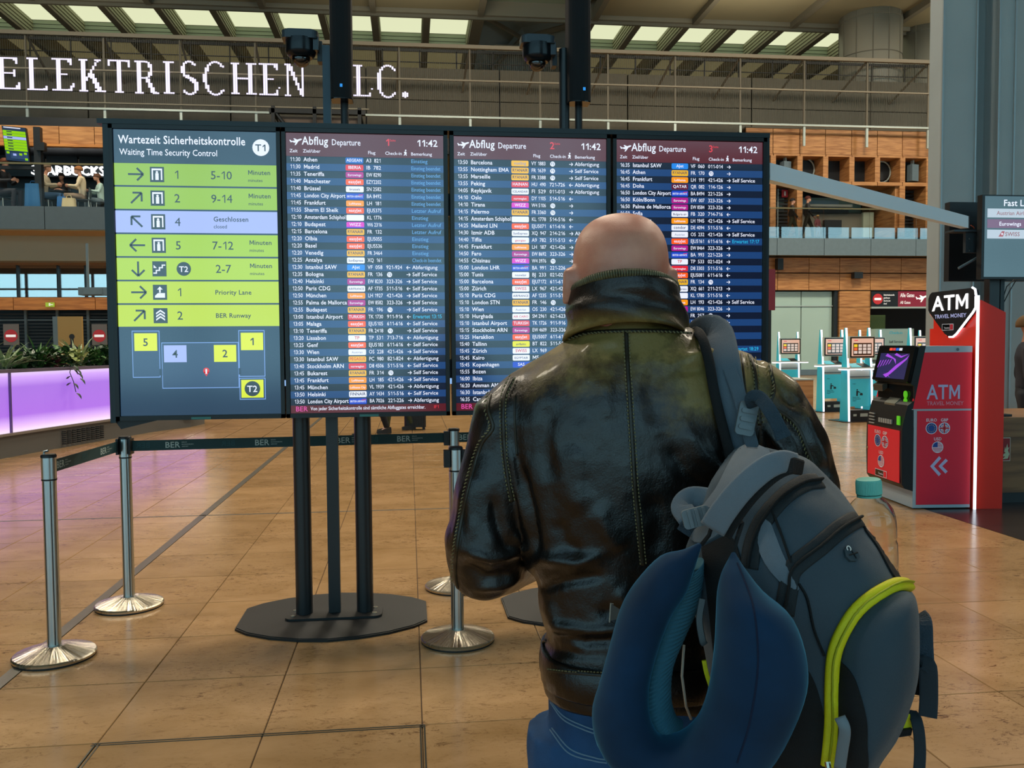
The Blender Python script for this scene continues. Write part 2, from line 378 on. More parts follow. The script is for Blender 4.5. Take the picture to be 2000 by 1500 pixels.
# ---- the glazed front behind the viewer (mirrored by the screens), side walls
M_MUL = mat('facade_mullion', '39424a', .5)
M_SOL = mat('facade_solid', '4a443c', .8)
ws = MB(); ws.box(-60, 70, -12.2, -12, 0, .5); ws.box(-60, 70, -12.2, -12, 7.3, 8.6); ws.box(-60, 70, -12.2, -12, 13.2, 19.6); ws.box(5.2, 14, -12.2, -12, .5, 6.5); ws.box(5.2, 14, -12.2, -12, 8.6, 13.2)  # unseen; solid bay and window bands shaped for the screen reflections
wall_s = struct(ws, 'wall_back', M_SOL)
b = MB()
for i in range(-24, 29):
    x = i*2.5
    if 5.2 < x < 14: continue
    b.box(x-.1, x+.1, -12.15, -12, .5, 7.3); b.box(x-.1, x+.1, -12.15, -12, 8.6, 13.2)
for z in (2.4, 4.4, 6.1, 10.8): b.box(-60, 5.2, -12.12, -12, z-.07, z+.07); b.box(14, 70, -12.12, -12, z-.07, z+.07)
b.build('window_bar', M_MUL, wall_s)
struct(MB().box(-60.2, -60, -12, 60, 0, 19.6), 'wall_left', M_SOL)
struct(MB().box(70, 70.2, -12, 60, 0, 19.6), 'wall_right', M_SOL)
struct(MB().box(-60, 70, 60, 60.2, 0, 19.6), 'wall_end', mat('amber_wall', '8a7a50', .8))

# ---- upper rear wall: ribbed grey panels, z 11.05 .. 14.0
wall_u = struct(MB().box(-40, 50, 40.25, 40.6, 10.2, 13.95), 'wall_front', M_BLK)
px0 = [onY(x, 200, 40).x for x in (-300, -80, 172, 450, 715, 976, 1226, 1468, 1700, 1910, 2120)]
for a, c in zip(px0, px0[1:]):
    for z0, z1 in ((11.08, 12.5), (12.54, 13.95)):
        MB().box(a+.03, c-.03, 40, 40.25, z0, z1).build('grey_panel', M_DKGREY, wall_u)
MB().box(-40, 50, 40.3, 44, 13.6, 13.75).build('walkway_deck', M_BLK, wall_u)
b = MB()
for i in range(40): b.box(-30+i*1.7, -29.94+i*1.7, 41, 41.05, 13.95, 15.05)
b.box(-40, 50, 41, 41.06, 15.0, 15.12); b.box(-40, 50, 41, 41.04, 14.5, 14.54)
b.build('walkway_railing', M_BLK, wall_u)

# ---- media facade: vertical wires with rails, z up to 15.6
YM = 37.0
wm = thing('media_mesh', 'tall screen of vertical wires with pale rails hung before the upper grey wall', 'screen', (0, YM, 11.2))
zt, zb = onY(1000, 96, YM).z, onY(1000, 231, YM).z
zm1, zm2 = onY(1000, 160, YM).z, onY(200, 175, YM).z
xl, xr = onY(-60, 150, YM).x, onY(1860, 150, YM).x
b = MB(); x = xl
while x < xr: b.box(x, x+.011, YM, YM+.01, zb, zt); x += .085
b.build('wire', mat('mesh_wire', '4a4940', .5, .4), wm, world=True, kind='stuff')
MB().box(xl, xr, YM-.08, YM+.08, zt-.05, zt+.1).build('top_rail', M_BEAM, wm, world=True)
MB().box(xl, xr, YM-.03, YM+.03, zm1-.03, zm1+.03).build('middle_rail', M_BEAM, wm, world=True)
MB().box(xl, onY(720, 170, YM).x, YM-.03, YM+.03, zm2-.55, zm2-.5).build('middle_rail', M_BEAM, wm, world=True)
MB().box(xl, xr, YM-.05, YM+.05, zb-.05, zb+.03).build('bottom_rail', M_RAIL, wm, world=True)
for i, x in enumerate((51, 203, 352, 499, 640, 780, 918, 1055, 1188, 1319, 1447, 1572, 1695, 1815)):
    X = onY(x, 160, YM).x
    MB().box(X-.035, X+.035, YM+.03, YM+.1, zb, zt).build('mesh_post', M_BEAMD, wm, world=True)
    MB().box(X-.05, X+.05, YM-.0, YM+.1, zb-.9, zb).build('hanger', M_RAIL, wm, world=True)
    MB().tube([(X, YM+.1, zt), (X-.2, 40.9, zt-1.3)], .05, 6).build('strut', M_BEAMD, wm, world=True)

# LED words: serif capitals, each stroke a row of vertical light strips
def serif(ch):
    """capital letter outlines on a 0..1 high grid: list of polygons, width"""
    S, H_ = .13, .045
    def stem(x, y0=0, y1=1, w=S): return [(x, y0), (x+w, y0), (x+w, y1), (x, y1)]
    def ser(x, y, w=S, e=.09): return [(x-e, y), (x+w+e, y), (x+w+e, y+H_), (x-e, y+H_)]
    def arc(cx, cy, rx, ry, a0, a1, w0, w1, n=18):
        o, i_ = [], []
        for k in range(n+1):
            a = radians(a0+(a1-a0)*k/n); t = abs(cos(a)); w = w0*t+w1*(1-t)
            o.append((cx+rx*cos(a), cy+ry*sin(a))); i_.append((cx+(rx-w)*cos(a), cy+(ry-w1)*sin(a)))
        return [[o[k], o[k+1], i_[k+1], i_[k]] for k in range(n)]
    if ch == 'I': return [stem(.1), ser(.1, 0), ser(.1, 1-H_)], .33
    if ch == 'L': return [stem(.1), ser(.1, 1-H_), [(.01, 0), (.6, 0), (.6, H_), (.01, H_)], [(.56, 0), (.6, 0), (.63, .25), (.6, .25)], [(.45, 0), (.6, 0), (.61, .18)]], .68
    if ch == 'E': return [stem(.1), [(.01, 0), (.6, 0), (.6, H_), (.01, H_)], [(.01, 1-H_), (.56, 1-H_), (.56, 1), (.01, 1)], [(.2, .49), (.46, .49), (.46, .53), (.2, .53)], [(.44, .4), (.475, .4), (.475, .62), (.44, .62)], [(.45, 0), (.6, 0), (.63, .24), (.6, .24)], [(.53, .8), (.56, .8), (.56, 1), (.42, 1)]], .68
    if ch == 'F': return [], .6
    if ch == 'K': return [stem(.1), ser(.1, 0), ser(.1, 1-H_), [(.22, .38), (.27, .33), (.62, .97), (.56, .97)], [(.33, .56), (.43, .62), (.72, .03), (.56, .03)], [(.47, 1-H_), (.72, 1-H_), (.72, 1), (.47, 1)], [(.5, 0), (.8, 0), (.8, H_), (.5, H_)]], .8
    if ch == 'T': return [stem(.29), ser(.29, 0), [(.02, 1-H_), (.69, 1-H_), (.69, 1), (.02, 1)], [(.02, .78), (.05, .78), (.14, 1), (.02, 1)], [(.66, .78), (.69, .78), (.69, 1), (.57, 1)]], .74
    if ch == 'R': return [stem(.1), ser(.1, 0), ser(.1, 1-H_), [(.2, 1-H_), (.36, 1-H_), (.36, 1), (.2, 1)], [(.2, .46), (.36, .46), (.36, .5), (.2, .5)], [(.33, .49), (.45, .49), (.7, .03), (.54, .03)], [(.55, 0), (.8, 0), (.8, H_), (.55, H_)]]+arc(.34, .73, .26, .27, -90, 90, .13, .045), .78
    if ch == 'S': return arc(.3, .74, .24, .27, 30, 250, .11, .05)+arc(.31, .26, .26, .27, -150, 70, .12, .05)+[[(.19, .56), (.24, .62), (.46, .42), (.40, .34)], [(.49, .78), (.53, .78), (.53, .98), (.49, .9)], [(.03, .04), (.07, .12), (.07, .26), (.03, .26)]], .62
    if ch == 'C': return arc(.42, .5, .38, .51, 42, 318, .13, .05, 26)+[[(.68, .74), (.72, .74), (.72, .98), (.68, .9)]], .78
    if ch == 'H': return [stem(.1), stem(.57), ser(.1, 0), ser(.1, 1-H_), ser(.57, 0), ser(.57, 1-H_), [(.2, .48), (.6, .48), (.6, .53), (.2, .53)]], .8
    if ch == 'N': return [stem(.11, w=.05), stem(.66, w=.05), ser(.11, 0, .05), ser(.66, 1-H_, .05), [(.01, 1-H_), (.2, 1-H_), (.2, 1), (.01, 1)], [(.08, 1), (.24, 1), (.71, 0), (.62, 0)]], .82
    if ch == '.': return [[(.12+.1*cos(k*pi/8), .5+.5*sin(k*pi/8)) for k in range(16)]], .25
    return [], .5
M_LED = mat('led_white', '101014', .5); M_LED.node_tree.nodes['Principled BSDF'].inputs['Emission Color'].default_value = (*lin('e4dcfa'), 1); M_LED.node_tree.nodes['Principled BSDF'].inputs['Emission Strength'].default_value = 1.35
def led_word(letters):
    for ch, xl_, xr_, y0, y1 in letters:
        polys, wd = serif(ch); A = onY(xl_, y1, YM-.1); B = onY(xr_, y1, YM-.1); T = onY((xl_+xr_)/2, y0, YM-.1); Bz = onY((xl_+xr_)/2, y1, YM-.1).z
        xs = [u for p in polys for u, v in p]; u0, u1 = min(xs), max(xs); k = (B.x-A.x)/(u1-u0); h = T.z-Bz; m_ = MB(); pitch = .085
        # slice every stroke into vertical strips .055 wide on the wire pitch
        cols = {}
        for p in polys:
            pts = [(A.x+(u-u0)*k, Bz+v*h) for u, v in p]; lo, hi = min(q[0] for q in pts), max(q[0] for q in pts)
            i0, i1 = int(math.floor(lo/pitch)), int(math.ceil(hi/pitch))
            for i in range(i0, i1+1):
                xc = i*pitch+pitch/2
                if not lo <= xc <= hi: continue
                zs = []
                for q, (a, b_) in enumerate(zip(pts, pts[1:]+pts[:1])):
                    if (a[0]-xc)*(b_[0]-xc) < 0: zs.append(a[1]+(b_[1]-a[1])*(xc-a[0])/(b_[0]-a[0]))
                if len(zs) >= 2: cols.setdefault(i, []).append((min(zs), max(zs)))
        for i, sg in cols.items():
            sg.sort(); mg = [list(sg[0])]
            for a, b_ in sg[1:]:
                if a <= mg[-1][1]+.02: mg[-1][1] = max(mg[-1][1], b_)
                else: mg.append([a, b_])
            for a, b_ in mg: m_.box(i*pitch+.006, i*pitch+.079, YM-.11, YM-.09, a, max(b_, a+.05))
        m_.build('led_letter', M_LED, wm, world=True)
led_word([('E', -6, 41, 112, 174), ('L', 53, 95, 113, 176), ('E', 103, 145, 114, 177), ('K', 153, 206, 116, 179), ('T', 211, 255, 117, 181), ('R', 264, 312, 119, 183), ('I', 320, 340, 120, 183),
          ('S', 353, 388, 119, 185), ('C', 398, 440, 120, 186), ('H', 450, 500, 123, 184), ('E', 508, 546, 124, 186), ('N', 557, 598, 125, 188), ('L', 690, 727, 127, 188), ('C', 736, 775, 127, 191), ('.', 786, 797, 179, 191)])
# dark steel gantry frame standing in front of the upper wall
g = bpy.data.objects.new('trim_5', None); COL.objects.link(g); g.location = (0, 36, 9); g['kind'] = 'structure'; g['label'] = 'dark steel service frame with brown panels under the white letters'
A, B = onY(526, 207, 36), onY(714, 250, 36)
MB().box(A.x, B.x, 35.9, 36.1, A.z-.28, A.z-.1).build('beam', M_BLK, g, world=True)
for x in (A.x+.1, B.x-.3): MB().box(x, x+.14, 36.1, 40.1, A.z-.28, A.z-.14).build('outrigger', M_BLK, g, world=True)
for t_ in (0.02, .45, .6, .92): x = A.x+(B.x-A.x)*t_; MB().box(x, x+.14, 35.9, 36.1, 9.6, A.z).build('upright', M_BLK, g, world=True)
MB().box(A.x+.3, B.x-.3, 36.2, 36.25, 10.4, A.z-.35).build('panel', mat('brown_panel', '584a40', .6), g, world=True)
MB().tube([(A.x+.2, 36, A.z-.2), (A.x+.9, 36, 9.9)], .07, 6).build('brace', M_BLK, g, world=True)

# ---- ventilation drums under the roof
for i, (xa, xb, yy) in enumerate(((1655, 1765, 42.2), (1768, 1880, 44))):
    A, B = onY(xa, 80, yy), onY(xb, 80, yy); c = ((A.x+B.x)/2, yy+.5); r = (B.x-A.x)/2
    t_ = thing('ventilation_drum', ('round white metal drum under the roof, fully in view' if i == 0 else 'round white drum half hidden behind the fluted column'), 'duct', (c[0], c[1], 12.5), group='roof drums')
    d = MB().lathe([(r, 0), (r, CZ-12.5)], n=40); d.build('shell', mat('drum_white', 'a9a597', .5), t_, smooth=True)
    s_ = MB()
    for z in (1.6, 3.4, 5.2): s_.lathe([(r+.002, z-.02), (r+.03, z-.02), (r+.03, z+.02), (r+.002, z+.02)], n=40)
    for k in range(12): a = k*pi/6+.1; s_.box(-.02, .02, -.02, .02, 0, CZ-12.5, M=Matrix.Translation((r*cos(a), r*sin(a), 0)))
    s_.build('seam', mat('drum_seam', '7d796c', .6), t_)

# ================================================================ REAR BUILDING, right half (plane y = 37..41)
YR = 37.5
def zR(y): return onY(1660, y, YR).z
def xR(x): return onY(x, 400, YR).x
wall_r = struct(MB().box(xR(1400), 60, 41.6, 41.9, 0, 10.2), 'wall_rear', M_BLK)
trim_3 = struct(MB().box(xR(1400), 60, 38.7, 38.75, 8.6, 11), 'trim_3', M_BLK)
cx = [xR(v) for v in (1456, 1509, 1561, 1611, 1662, 1712, 1761, 1812, 1862, 1915, 1968, 2020)]
for a, c in zip(cx, cx[1:]):
    MB().box(a+.015, c-.015, YR, YR+.1, zR(303)+.02, 11.0).build('wood_panel', M_WOOD, trim_3)
    MB().box(a+.015, c-.015, YR-.05, YR+1.3, zR(307), zR(303)).build('shelf', M_WOOD, trim_3)
    MB().box(a+.015, c-.015, YR-.05, YR+1.3, zR(362), zR(355)).build('shelf', M_WOOD, trim_3)
    MB().box(a-.12, a+.12, YR-.05, YR+1.3, zR(355), zR(307)).build('divider', M_WOOD, trim_3)
    MB().box(a+.12, c-.12, YR+.85, YR+.9, zR(355), zR(307)).build('niche_back', M_BLK, trim_3)
    MB().box(a, c, YR, YR+4, 10.98, 11.04).build('shelf', M_DKGREY, wall_r)
for v in (1456, 1509, 1561, 1761, 1812, 1968):
    MB().box(xR(v)-.13, xR(v)+.13, YR-.05, YR+1.3, zR(466), zR(362)).build('wood_post', M_WOOD, wall_r)
MB().box(xR(1750), xR(1761), YR+.1, YR+3, zR(466), zR(362)).build('wood_panel', M_WOOD, wall_r)
for xa, xb in ((1461, 1505), (1513, 1557), (1765, 1808), (1816, 1960)):
    b = MB(); z = zR(466)
    while z < zR(364): b.box(xR(xa)+.03, xR(xb)-.03, YR+.9, YR+1.0, z, z+.1); z += .16
    b.build('louvre', mat('black_slat', '23272a', .4), wall_r, kind='stuff')
    MB().box((xR(xa)+xR(xb))/2-.02, (xR(xa)+xR(xb))/2+.02, YR+.85, YR+.9, zR(466), zR(364)).build('louvre_rod', M_RAIL, wall_r)
for (x, y, kind) in ((1534, 316, 's'), (1783, 322, 's')):
    s_ = thing('niche_loudspeaker', 'small grey loudspeaker in the '+('second niche by the departure boards' if x < 1600 else 'niche beside the fluted column'), 'speaker', onY(x, y, YR+.35), rz=.3, group='niche speakers')
    MB().box(-.2, .2, -.15, .15, -.75, 0).build('box', M_SLATE, s_); MB().box(-.04, .04, -.04, .1, 0, .2).build('bracket', M_RAIL, s_)
for (x, y) in ((1573, 331), (1722, 336)):
    s_ = thing('round_duct', 'white ring duct in the '+('niche over the two walkers' if x < 1600 else 'fifth niche below the wood band'), 'duct', onY(x, y, YR+.72), group='ring ducts')
    b = MB()
    b.tube([(.42*cos(a), 0, .48*sin(a)) for a in [k*pi/14 for k in range(28)]]+[(.42, 0, 0)], .035, 6, cap=False); b.build('ring', M_RAIL, s_)
    MB().lathe([(.38, .02), (.38, .1)], axis='y', n=24).build('disc', M_BLK, s_)
# café behind the balustrade
MB().box(xR(1561), xR(1761), YR+3.6, YR+3.7, zR(392), zR(360)).build('cafe_wall', mat('pale_green_wall', 'a9b5a0', .6), wall_r)
MB().box(xR(1598), xR(1712), YR+3.5, YR+3.6, zR(385), zR(366)).build('cafe_panel', mat('pale_blue_wall', 'b4bfc0', .6), wall_r)
MB().box(xR(1561), xR(1700), YR+1.6, YR+1.8, zR(393), zR(388)).build('cafe_lintel', mat('cream', 'c9c4b0', .5), wall_r)
MB().box(xR(1575), xR(1690), YR+1.5, YR+1.6, zR(406), zR(400)).build('counter_edge', M_BLK, wall_r)
MB().box(xR(1720), xR(1741), YR+1.5, YR+1.7, zR(466), zR(404)).build('cafe_pillar', mat('pale_green_wall', 'a9b5a0'), wall_r)
MB().box(xR(1562), xR(1730), YR+1.65, YR+3.4, zR(466), zR(406)).build('cafe_counter', mat('taupe_counter', '6e6a5c', .5, vary=.15, vscale=1), wall_r)
MB().box(xR(1640), xR(1674), YR+1.4, YR+1.6, zR(450), zR(421)).build('coffee_machine', M_BLK, wall_r)
MB().box(xR(1400), 60, 36.6, 41.6, zR(499)-.05, zR(499)).build('gallery_soffit', M_DKGREY, wall_r)
trim_4 = struct(MB().box(xR(1400), 60, 36.6, 41.6, zR(468)-.1, zR(468)), 'trim_4', M_DKGREY)
fx = [onY(v, 480, 36.5).x for v in (1430, 1518, 1610, 1701, 1789, 1880, 1970, 2060)]
for a, c in zip(fx, fx[1:]): MB().box(a+.012, c-.012, 36.5, 36.6, 5.29, 6.03).build('fascia_panel', M_SLATE, trim_4)
# red fire sign on the louvre
fs = thing('fire_sign', 'tiny red fire equipment sign on the black louvre behind the glass', 'sign', onY(1533, 378, YR+.8))
MB().box(-.15, .15, 0, .02, -.17, .17).build('plate', mat('sign_red', 'c03038', .5), fs); MB().box(-.04, .04, -.01, 0, -.1, .1).build('symbol', mat('white_paint', 'dddddd'), fs)
# glass balustrade
bal = thing('glass_balustrade', 'glass balustrade along the gallery under the wooden niches', 'balustrade', (fx[1], 36.55, 6.03))
gx = [onY(v, 440, 36.52).x for v in (1430, 1517, 1609, 1699, 1790, 1880, 1970)]
for a, c in zip(gx, gx[1:]): MB().box(a+.01, c-.01, 36.52, 36.54, 6.03, 7.3).build('glass_pane', M_GLASS, bal, world=True)
MB().box(gx[0], gx[-1], 36.5, 36.56, 7.3, 7.35).build('handrail', mat('bronze_rail', '8a7a58', .35, .8), bal, world=True)
# ground floor: wood cladding, green-glass gate, pier, signs
gxs = [onY(v, 534, YR).x for v in (1440, 1519, 1580, 1640, 1700, 1760, 1812, 1870, 1930, 1990, 2050)]
for a, c in zip(gxs, gxs[1:]):
    for z0, z1 in ((zR(567), zR(534)), (zR(533), 5.29)): MB().box(a+.012, c-.012, YR, YR+.1, z0+.01, z1-.01).build('wood_panel', M_WOOD, trim_4)
M_MILK = mat('milky_green_glass', '9fb8ae', .25, spec=.6, vary=.05, vscale=.5)
for a, c in ((1440, 1506), (1508, 1570), (1570, 1631)):
    MB().box(onY(a, 650, YR).x+.02, onY(c, 650, YR).x-.02, YR+.3, YR+.35, 0.0, zR(569)).build('frosted_pane', M_MILK, trim_4)
MB().box(onY(1440, 650, YR).x, onY(1631, 650, YR).x, YR+.25, YR+.3, zR(598), zR(596)).build('transom', M_RAIL, trim_4)
MB().box(onY(1440, 650, YR).x, onY(1631, 650, YR).x, YR+.2, YR+.3, 0, .25).build('kick_plate', M_SLATE, trim_4)
MB().box(onY(1631, 650, YR).x, onY(1638, 650, YR).x, YR+.1, YR+.4, 0, zR(568)).build('gate_post', M_BLK, trim_4)
for z0, z1 in ((0, 1.2), (1.2, 2.4), (2.4, zR(600)), (zR(600), zR(568))): MB().box(onY(1639, 650, YR).x, onY(1699, 650, YR).x, YR, YR+1, z0+.01, z1-.01).build('wood_panel', M_WOOD, trim_4)
MB().box(onY(1700, 650, YR).x, 34, YR+3, YR+3.1, 0, 3.7).build('inner_wall', mat('dark_interior', '1d1a18', .7), trim_4)
MB().box(onY(1716, 650, YR).x, onY(1752, 650, YR).x, YR+1, YR+1.1, 0.0, zR(614)).build('green_panel', mat('olive_panel', '5f7a4a', .6), trim_4)
sg = thing('gate_sign', 'black and dark red gate sign with white aeroplane over the dark passage', 'sign', onY(1757, 600, YR-.1))
def sgf(px_, py_): p = onY(px_, py_, YR-.1)-Vector(sg.location); return p
a, c, e = sgf(1702, 584), sgf(1754, 584), sgf(1815, 584); zt_, zb_ = sgf(1757, 569).z, sgf(1757, 599).z
MB().box(a.x, c.x, 0, .1, zb_, zt_).build('plate', M_BLK, sg); MB().box(c.x, e.x, 0, .1, zb_, zt_-.0).build('plate', mat('sign_wine', '7c1f32', .4, emit=.25), sg)
MB().box(a.x, e.x, -.02, .12, zb_-.08, zb_).build('tray', M_RAIL, sg)
b = MB(); F_ = lambda u, v: (u, -.012, v)
b.text('Alle Gates', .17, lambda u, v: (c.x+.1+u, -.012, zt_-.26+v), True, 0, xs=.62); b.text('All Gates', .13, lambda u, v: (c.x+.1+u, -.012, zb_+.13+v), False, 0, xs=.7)
for i, s_ in enumerate(('Sicherheitskontrolle', 'geschlossen', 'Security Lane', 'closed')): b.text(s_, .075, lambda u, v, i=i: (a.x+.58+u*.55, -.012, zt_-.2-i*.13+v), i < 2, 0)
def plane_icon(b, o, k, mi=0, f=None):
    for poly in ([(0, .25), (.15, .3), (.35, .22), (1.0, .5), (1.05, .6), (.9, .62), (.3, .42), (.05, .38)], [(.5, .35), (.35, .0), (.48, .02), (.8, .48)], [(.42, .42), (.25, .62), (.36, .64), (.66, .5)], [(.0, .25), (-.12, .5), (-.02, .5), (.12, .35)]):
        tr = tessellate_polygon([[Vector((x, y, 0)) for x, y in poly]]); b.add([f(o[0]+x*k, o[1]+y*k) for x, y in poly], [tuple(t) for t in tr], mi)
plane_icon(b, (e.x-.62, zb_+.2), .5, 0, lambda u, v: (u, -.012, v))
b.build('lettering', mat('sign_white', 'e8e8e8', .5, emit=.5), sg)
b = MB().lathe([(.24, -.013), (0, -.013)], (a.x+.3, 0, (zt_+zb_)/2), axis='y'); b.build('no_entry_disc', mat('sign_red', 'c03038'), sg)
MB().box(a.x+.14, a.x+.46, -.016, -.014, (zt_+zb_)/2-.05, (zt_+zb_)/2+.05).build('no_entry_bar', mat('sign_white', 'e8e8e8'), sg)
for (x, y, nm) in ((1522, 516, 'narrow black loudspeaker on the wood cladding beside the departure boards'), (1674, 538, 'squat black loudspeaker on the wood cladding above the kiosks')):
    p = onY(x, y, YR-.25); s_ = thing('wall_speaker', nm, 'speaker', p)
    h = .5 if x < 1600 else .28
    MB().box(-.13 if x < 1600 else -.2, .13 if x < 1600 else .2, -.15, .15, -h/2, h/2).build('cabinet', M_BLK, s_); MB().box(-.04, .04, .15, .27, -.05, .05).build('bracket', M_BLK, s_)
rs = thing('red_banner_sign', 'tall narrow dark red sign standing behind the edge of the boards', 'sign', onZ(1502, 790))
dd = rs.location.y; MB().box(-.09, .12, -.04, .04, onY(1502, 606, dd).z, onY(1502, 526, dd).z).build('panel', mat('banner_red', '6e1c2a', .4), rs)
MB().box(-.03, .03, -.03, .03, .02, onY(1502, 606, dd).z).build('post', M_BLK, rs); MB().box(-.2, .2, -.2, .2, 0, .02).build('foot', M_BLK, rs)

# ================================================================ LEFT GALLERY (plane y = 28)
YL = 28.0
def L(x, y, d=YL): return onY(x, y, d)
wl0, wl1 = L(-500, 420).x, L(560, 420).x
wall_l = struct(MB().box(wl0, wl1, 34.4, 34.6, 0, 10), 'wall_gallery', M_BLK)
trim_1 = struct(MB().box(wl0, wl1, 28.1, 34.4, 5.56, 5.71), 'trim_1', M_DKGREY); _wt = L(100, 246, YL+1.5).z; trim_2 = struct(MB().box(wl0, wl1, 29.6, 34, _wt-.12, _wt-.02), 'trim_2', M_BLK)
fz0, fz1 = 5.07, 5.76
for a, c in ((-330, -150), (-150, -60), (-60, 87), (87, 226), (226, 380), (380, 560)): MB().box(L(a, 420).x+.01, L(c, 420).x-.01, YL, YL+.12, fz0, fz1).build('fascia_panel', mat('gallery_fascia', '45545c', .6, vary=.05), trim_1)
MB().box(wl0, wl1, YL+.05, YL+1.4, fz0-.03, fz0+.02).build('soffit_edge', mat('beige_plaster', 'a08a68', .7), trim_1)
MB().box(wl0, wl1, YL+1.4, YL+1.5, 4.25, fz0).build('bulkhead', mat('grey_plaster', 'a09c88', .8), trim_1)
MB().box(wl0, wl1, YL+1.45, 34.4, 4.2, 4.25).build('soffit_edge', mat('brown_plaster', '7a654a', .8), trim_1)
for a, c in ((-200, 77), (77, 150), (150, 202), (202, 300), (300, 440)): MB().box(L(a, 260).x+.01, L(c, 260).x-.01, YL+1.5, YL+1.6, L(0, 282, YL+1.5).z, L(100, 246, YL+1.5).z).build('wood_panel', M_WOOD, trim_2)
MB().box(wl0, wl1, YL+1.4, YL+1.6, L(50, 286, YL+1.5).z, L(50, 281, YL+1.5).z).build('wood_panel', M_WOODL, trim_2)
for a, c in ((-100, 86), (90, 150), (154, 212), (216, 300)): MB().box(L(a, 300, 33.5).x, L(c, 300, 33.5).x, 33.5, 33.6, L(100, 345, 33.5).z, L(100, 290, 33.5).z).build('dark_panel', mat('shop_dark', '20292e', .4), wall_l)
MB().box(wl0, wl1, 32.3, 33.3, fz1, fz1+1.15).build('shop_counter', mat('dark_counter', '1c1a18', .4), wall_l)
# lit shop name
st = thing('shop_sign', 'glowing white shop name in bold capitals behind the seated guests', 'sign', L(60, 340, 33.2))
A, B = L(60, 340, 33.2), L(205, 340, 33.2); h = L(60, 323, 33.2).z-A.z
_, _, w_ = textmesh('STARBUCKS', True); xs_ = (B.x-A.x)/(w_*h/CAPH)
x = 0
for ch in 'STARBUCKS':
    b = MB(); vs, fs_, adv = glyph(ch, True); k = h/CAPH
    b.add([(x+u*k*xs_, 0, v*k) for u, v in vs], fs_); b.add([(x+u*k*xs_, .12, v*k) for u, v in vs], fs_); b.build('letter', mat('sign_glow', 'ffffff', .5, emit=1.6), st); x += adv*k*xs_
# gallery balustrade of the left
gb = thing('gallery_balustrade', 'glass balustrade with bronze rail in front of the café guests', 'balustrade', (L(0, 400).x, YL, fz1))
for a, c in ((-200, -60), (-60, 86), (86, 226), (226, 380), (380, 560)): MB().box(L(a, 350).x+.01, L(c, 350).x-.01, YL+.04, YL+.06, fz1, 7.02).build('glass_pane', clearglass('plain_glass', .006, fres=False) if 'plain_glass' not in MATS else MATS['plain_glass'], gb, world=True)
MB().box(wl0, wl1, YL+.02, YL+.08, 7.02, 7.07).build('handrail', mat('bronze_rail', '8a7a58', .35, .8), gb, world=True)
# first floor glazing that mirrors the front, wood band, louvres
gz0, gz1 = L(100, 580, 30.5).z, L(100, 520, 30.5).z
for a, c in ((-200, -60), (-60, 33), (33, 112), (112, 166), (166, 225), (225, 300), (300, 440)): MB().box(L(a, 550, 30.5).x+.02, L(c, 550, 30.5).x-.02, 30.5, 30.55, gz0, gz1+.3).build('glass_pane', MATS.get('mirror_glass') or clearglass('mirror_glass', .45), trim_1)
for v in (33, 112, 166): MB().box(L(v, 550, 30.4).x-.02, L(v, 550, 30.4).x+.02, 30.4, 30.5, gz0, gz1+.4).build('glazing_post', M_BLK, trim_1)
MB().box(wl0, wl1, 31.5, 31.6, gz0, gz1+.3).build('wood_panel', M_WOODD, trim_1)
for a, c in ((-200, -60), (-60, 26), (26, 186), (186, 300), (300, 440)): MB().box(L(a, 592, 30).x+.01, L(c, 592, 30).x-.01, 30, 30.3, L(100, 605, 30).z, L(100, 581, 30).z).build('wood_panel', M_WOODL, trim_1)
lz0, lz1 = 0, L(100, 606, 31.5).z
b = MB(); z = .3
while z < lz1-.1: b.box(wl0, wl1, 31.5, 31.6, z, z+.05); z += .11
b.build('louvre', mat('louvre_dark', '2b2f31', .5), trim_1, kind='stuff')
for v in (50, 112, 172): MB().box(L(v, 640, 31.4).x-.04, L(v, 640, 31.4).x+.04, 31.4, 31.5, 0, lz1).build('louvre_post', M_SLATE, trim_1)
MB().box(wl0, wl1, 31.45, 31.5, L(100, 625, 31.5).z-.02, L(100, 625, 31.5).z+.02).build('louvre_rail', M_SLATE, trim_1)
lamp('cove_light', (L(100, 592).x, 29.4, 4.1), 9, .3, 60, (1, .6, .25), (radians(-35), 0, 0))
ex = thing('exit_sign', 'small glowing green exit sign on the lit wood band', 'sign', L(97, 595, 29.9))
MB().box(-.13, .13, 0, .06, -.07, .07).build('box', mat('exit_green', '7d9a30', .5, emit=.9), ex); MB().box(-.02, .02, -.01, 0, -.04, .05).box(.03, .1, -.01, 0, -.012, .012).build('symbol', mat('sign_white', 'e8e8e8'), ex)
tw = thing('poster_column', 'beige poster pillar with a dark figure, behind the planter', 'sign', (L(138, 700, 24).x, 24, 0))
zt_ = L(138, 618, 24).z; MB().box(-.3, .3, 0, .1, 0, zt_).build('face', mat('poster_tan', '8f7442', .6, emit=.12), tw); MB().box(-.42, -.3, 0, .5, 0, zt_).build('edge', M_SLATE, tw)
b = MB(); q = lambda u, v: (u, -.01, v)
zz = L(138, 650, 24).z; b.lathe([(.07, -.011), (0, -.011)], (.05, 0, zz-.1), axis='y', n=16); b.prism([(-.18, zz-.75), (.28, zz-.75), (.22, zz-.4), (.09, zz-.3), (.09, zz-.15), (.01, zz-.15), (.01, zz-.3), (-.12, zz-.4)], lambda u, v, d: (u, d, v), -.012, -.008)
b.build('figure_print', mat('figure_dark', '1e2226', .6), tw)
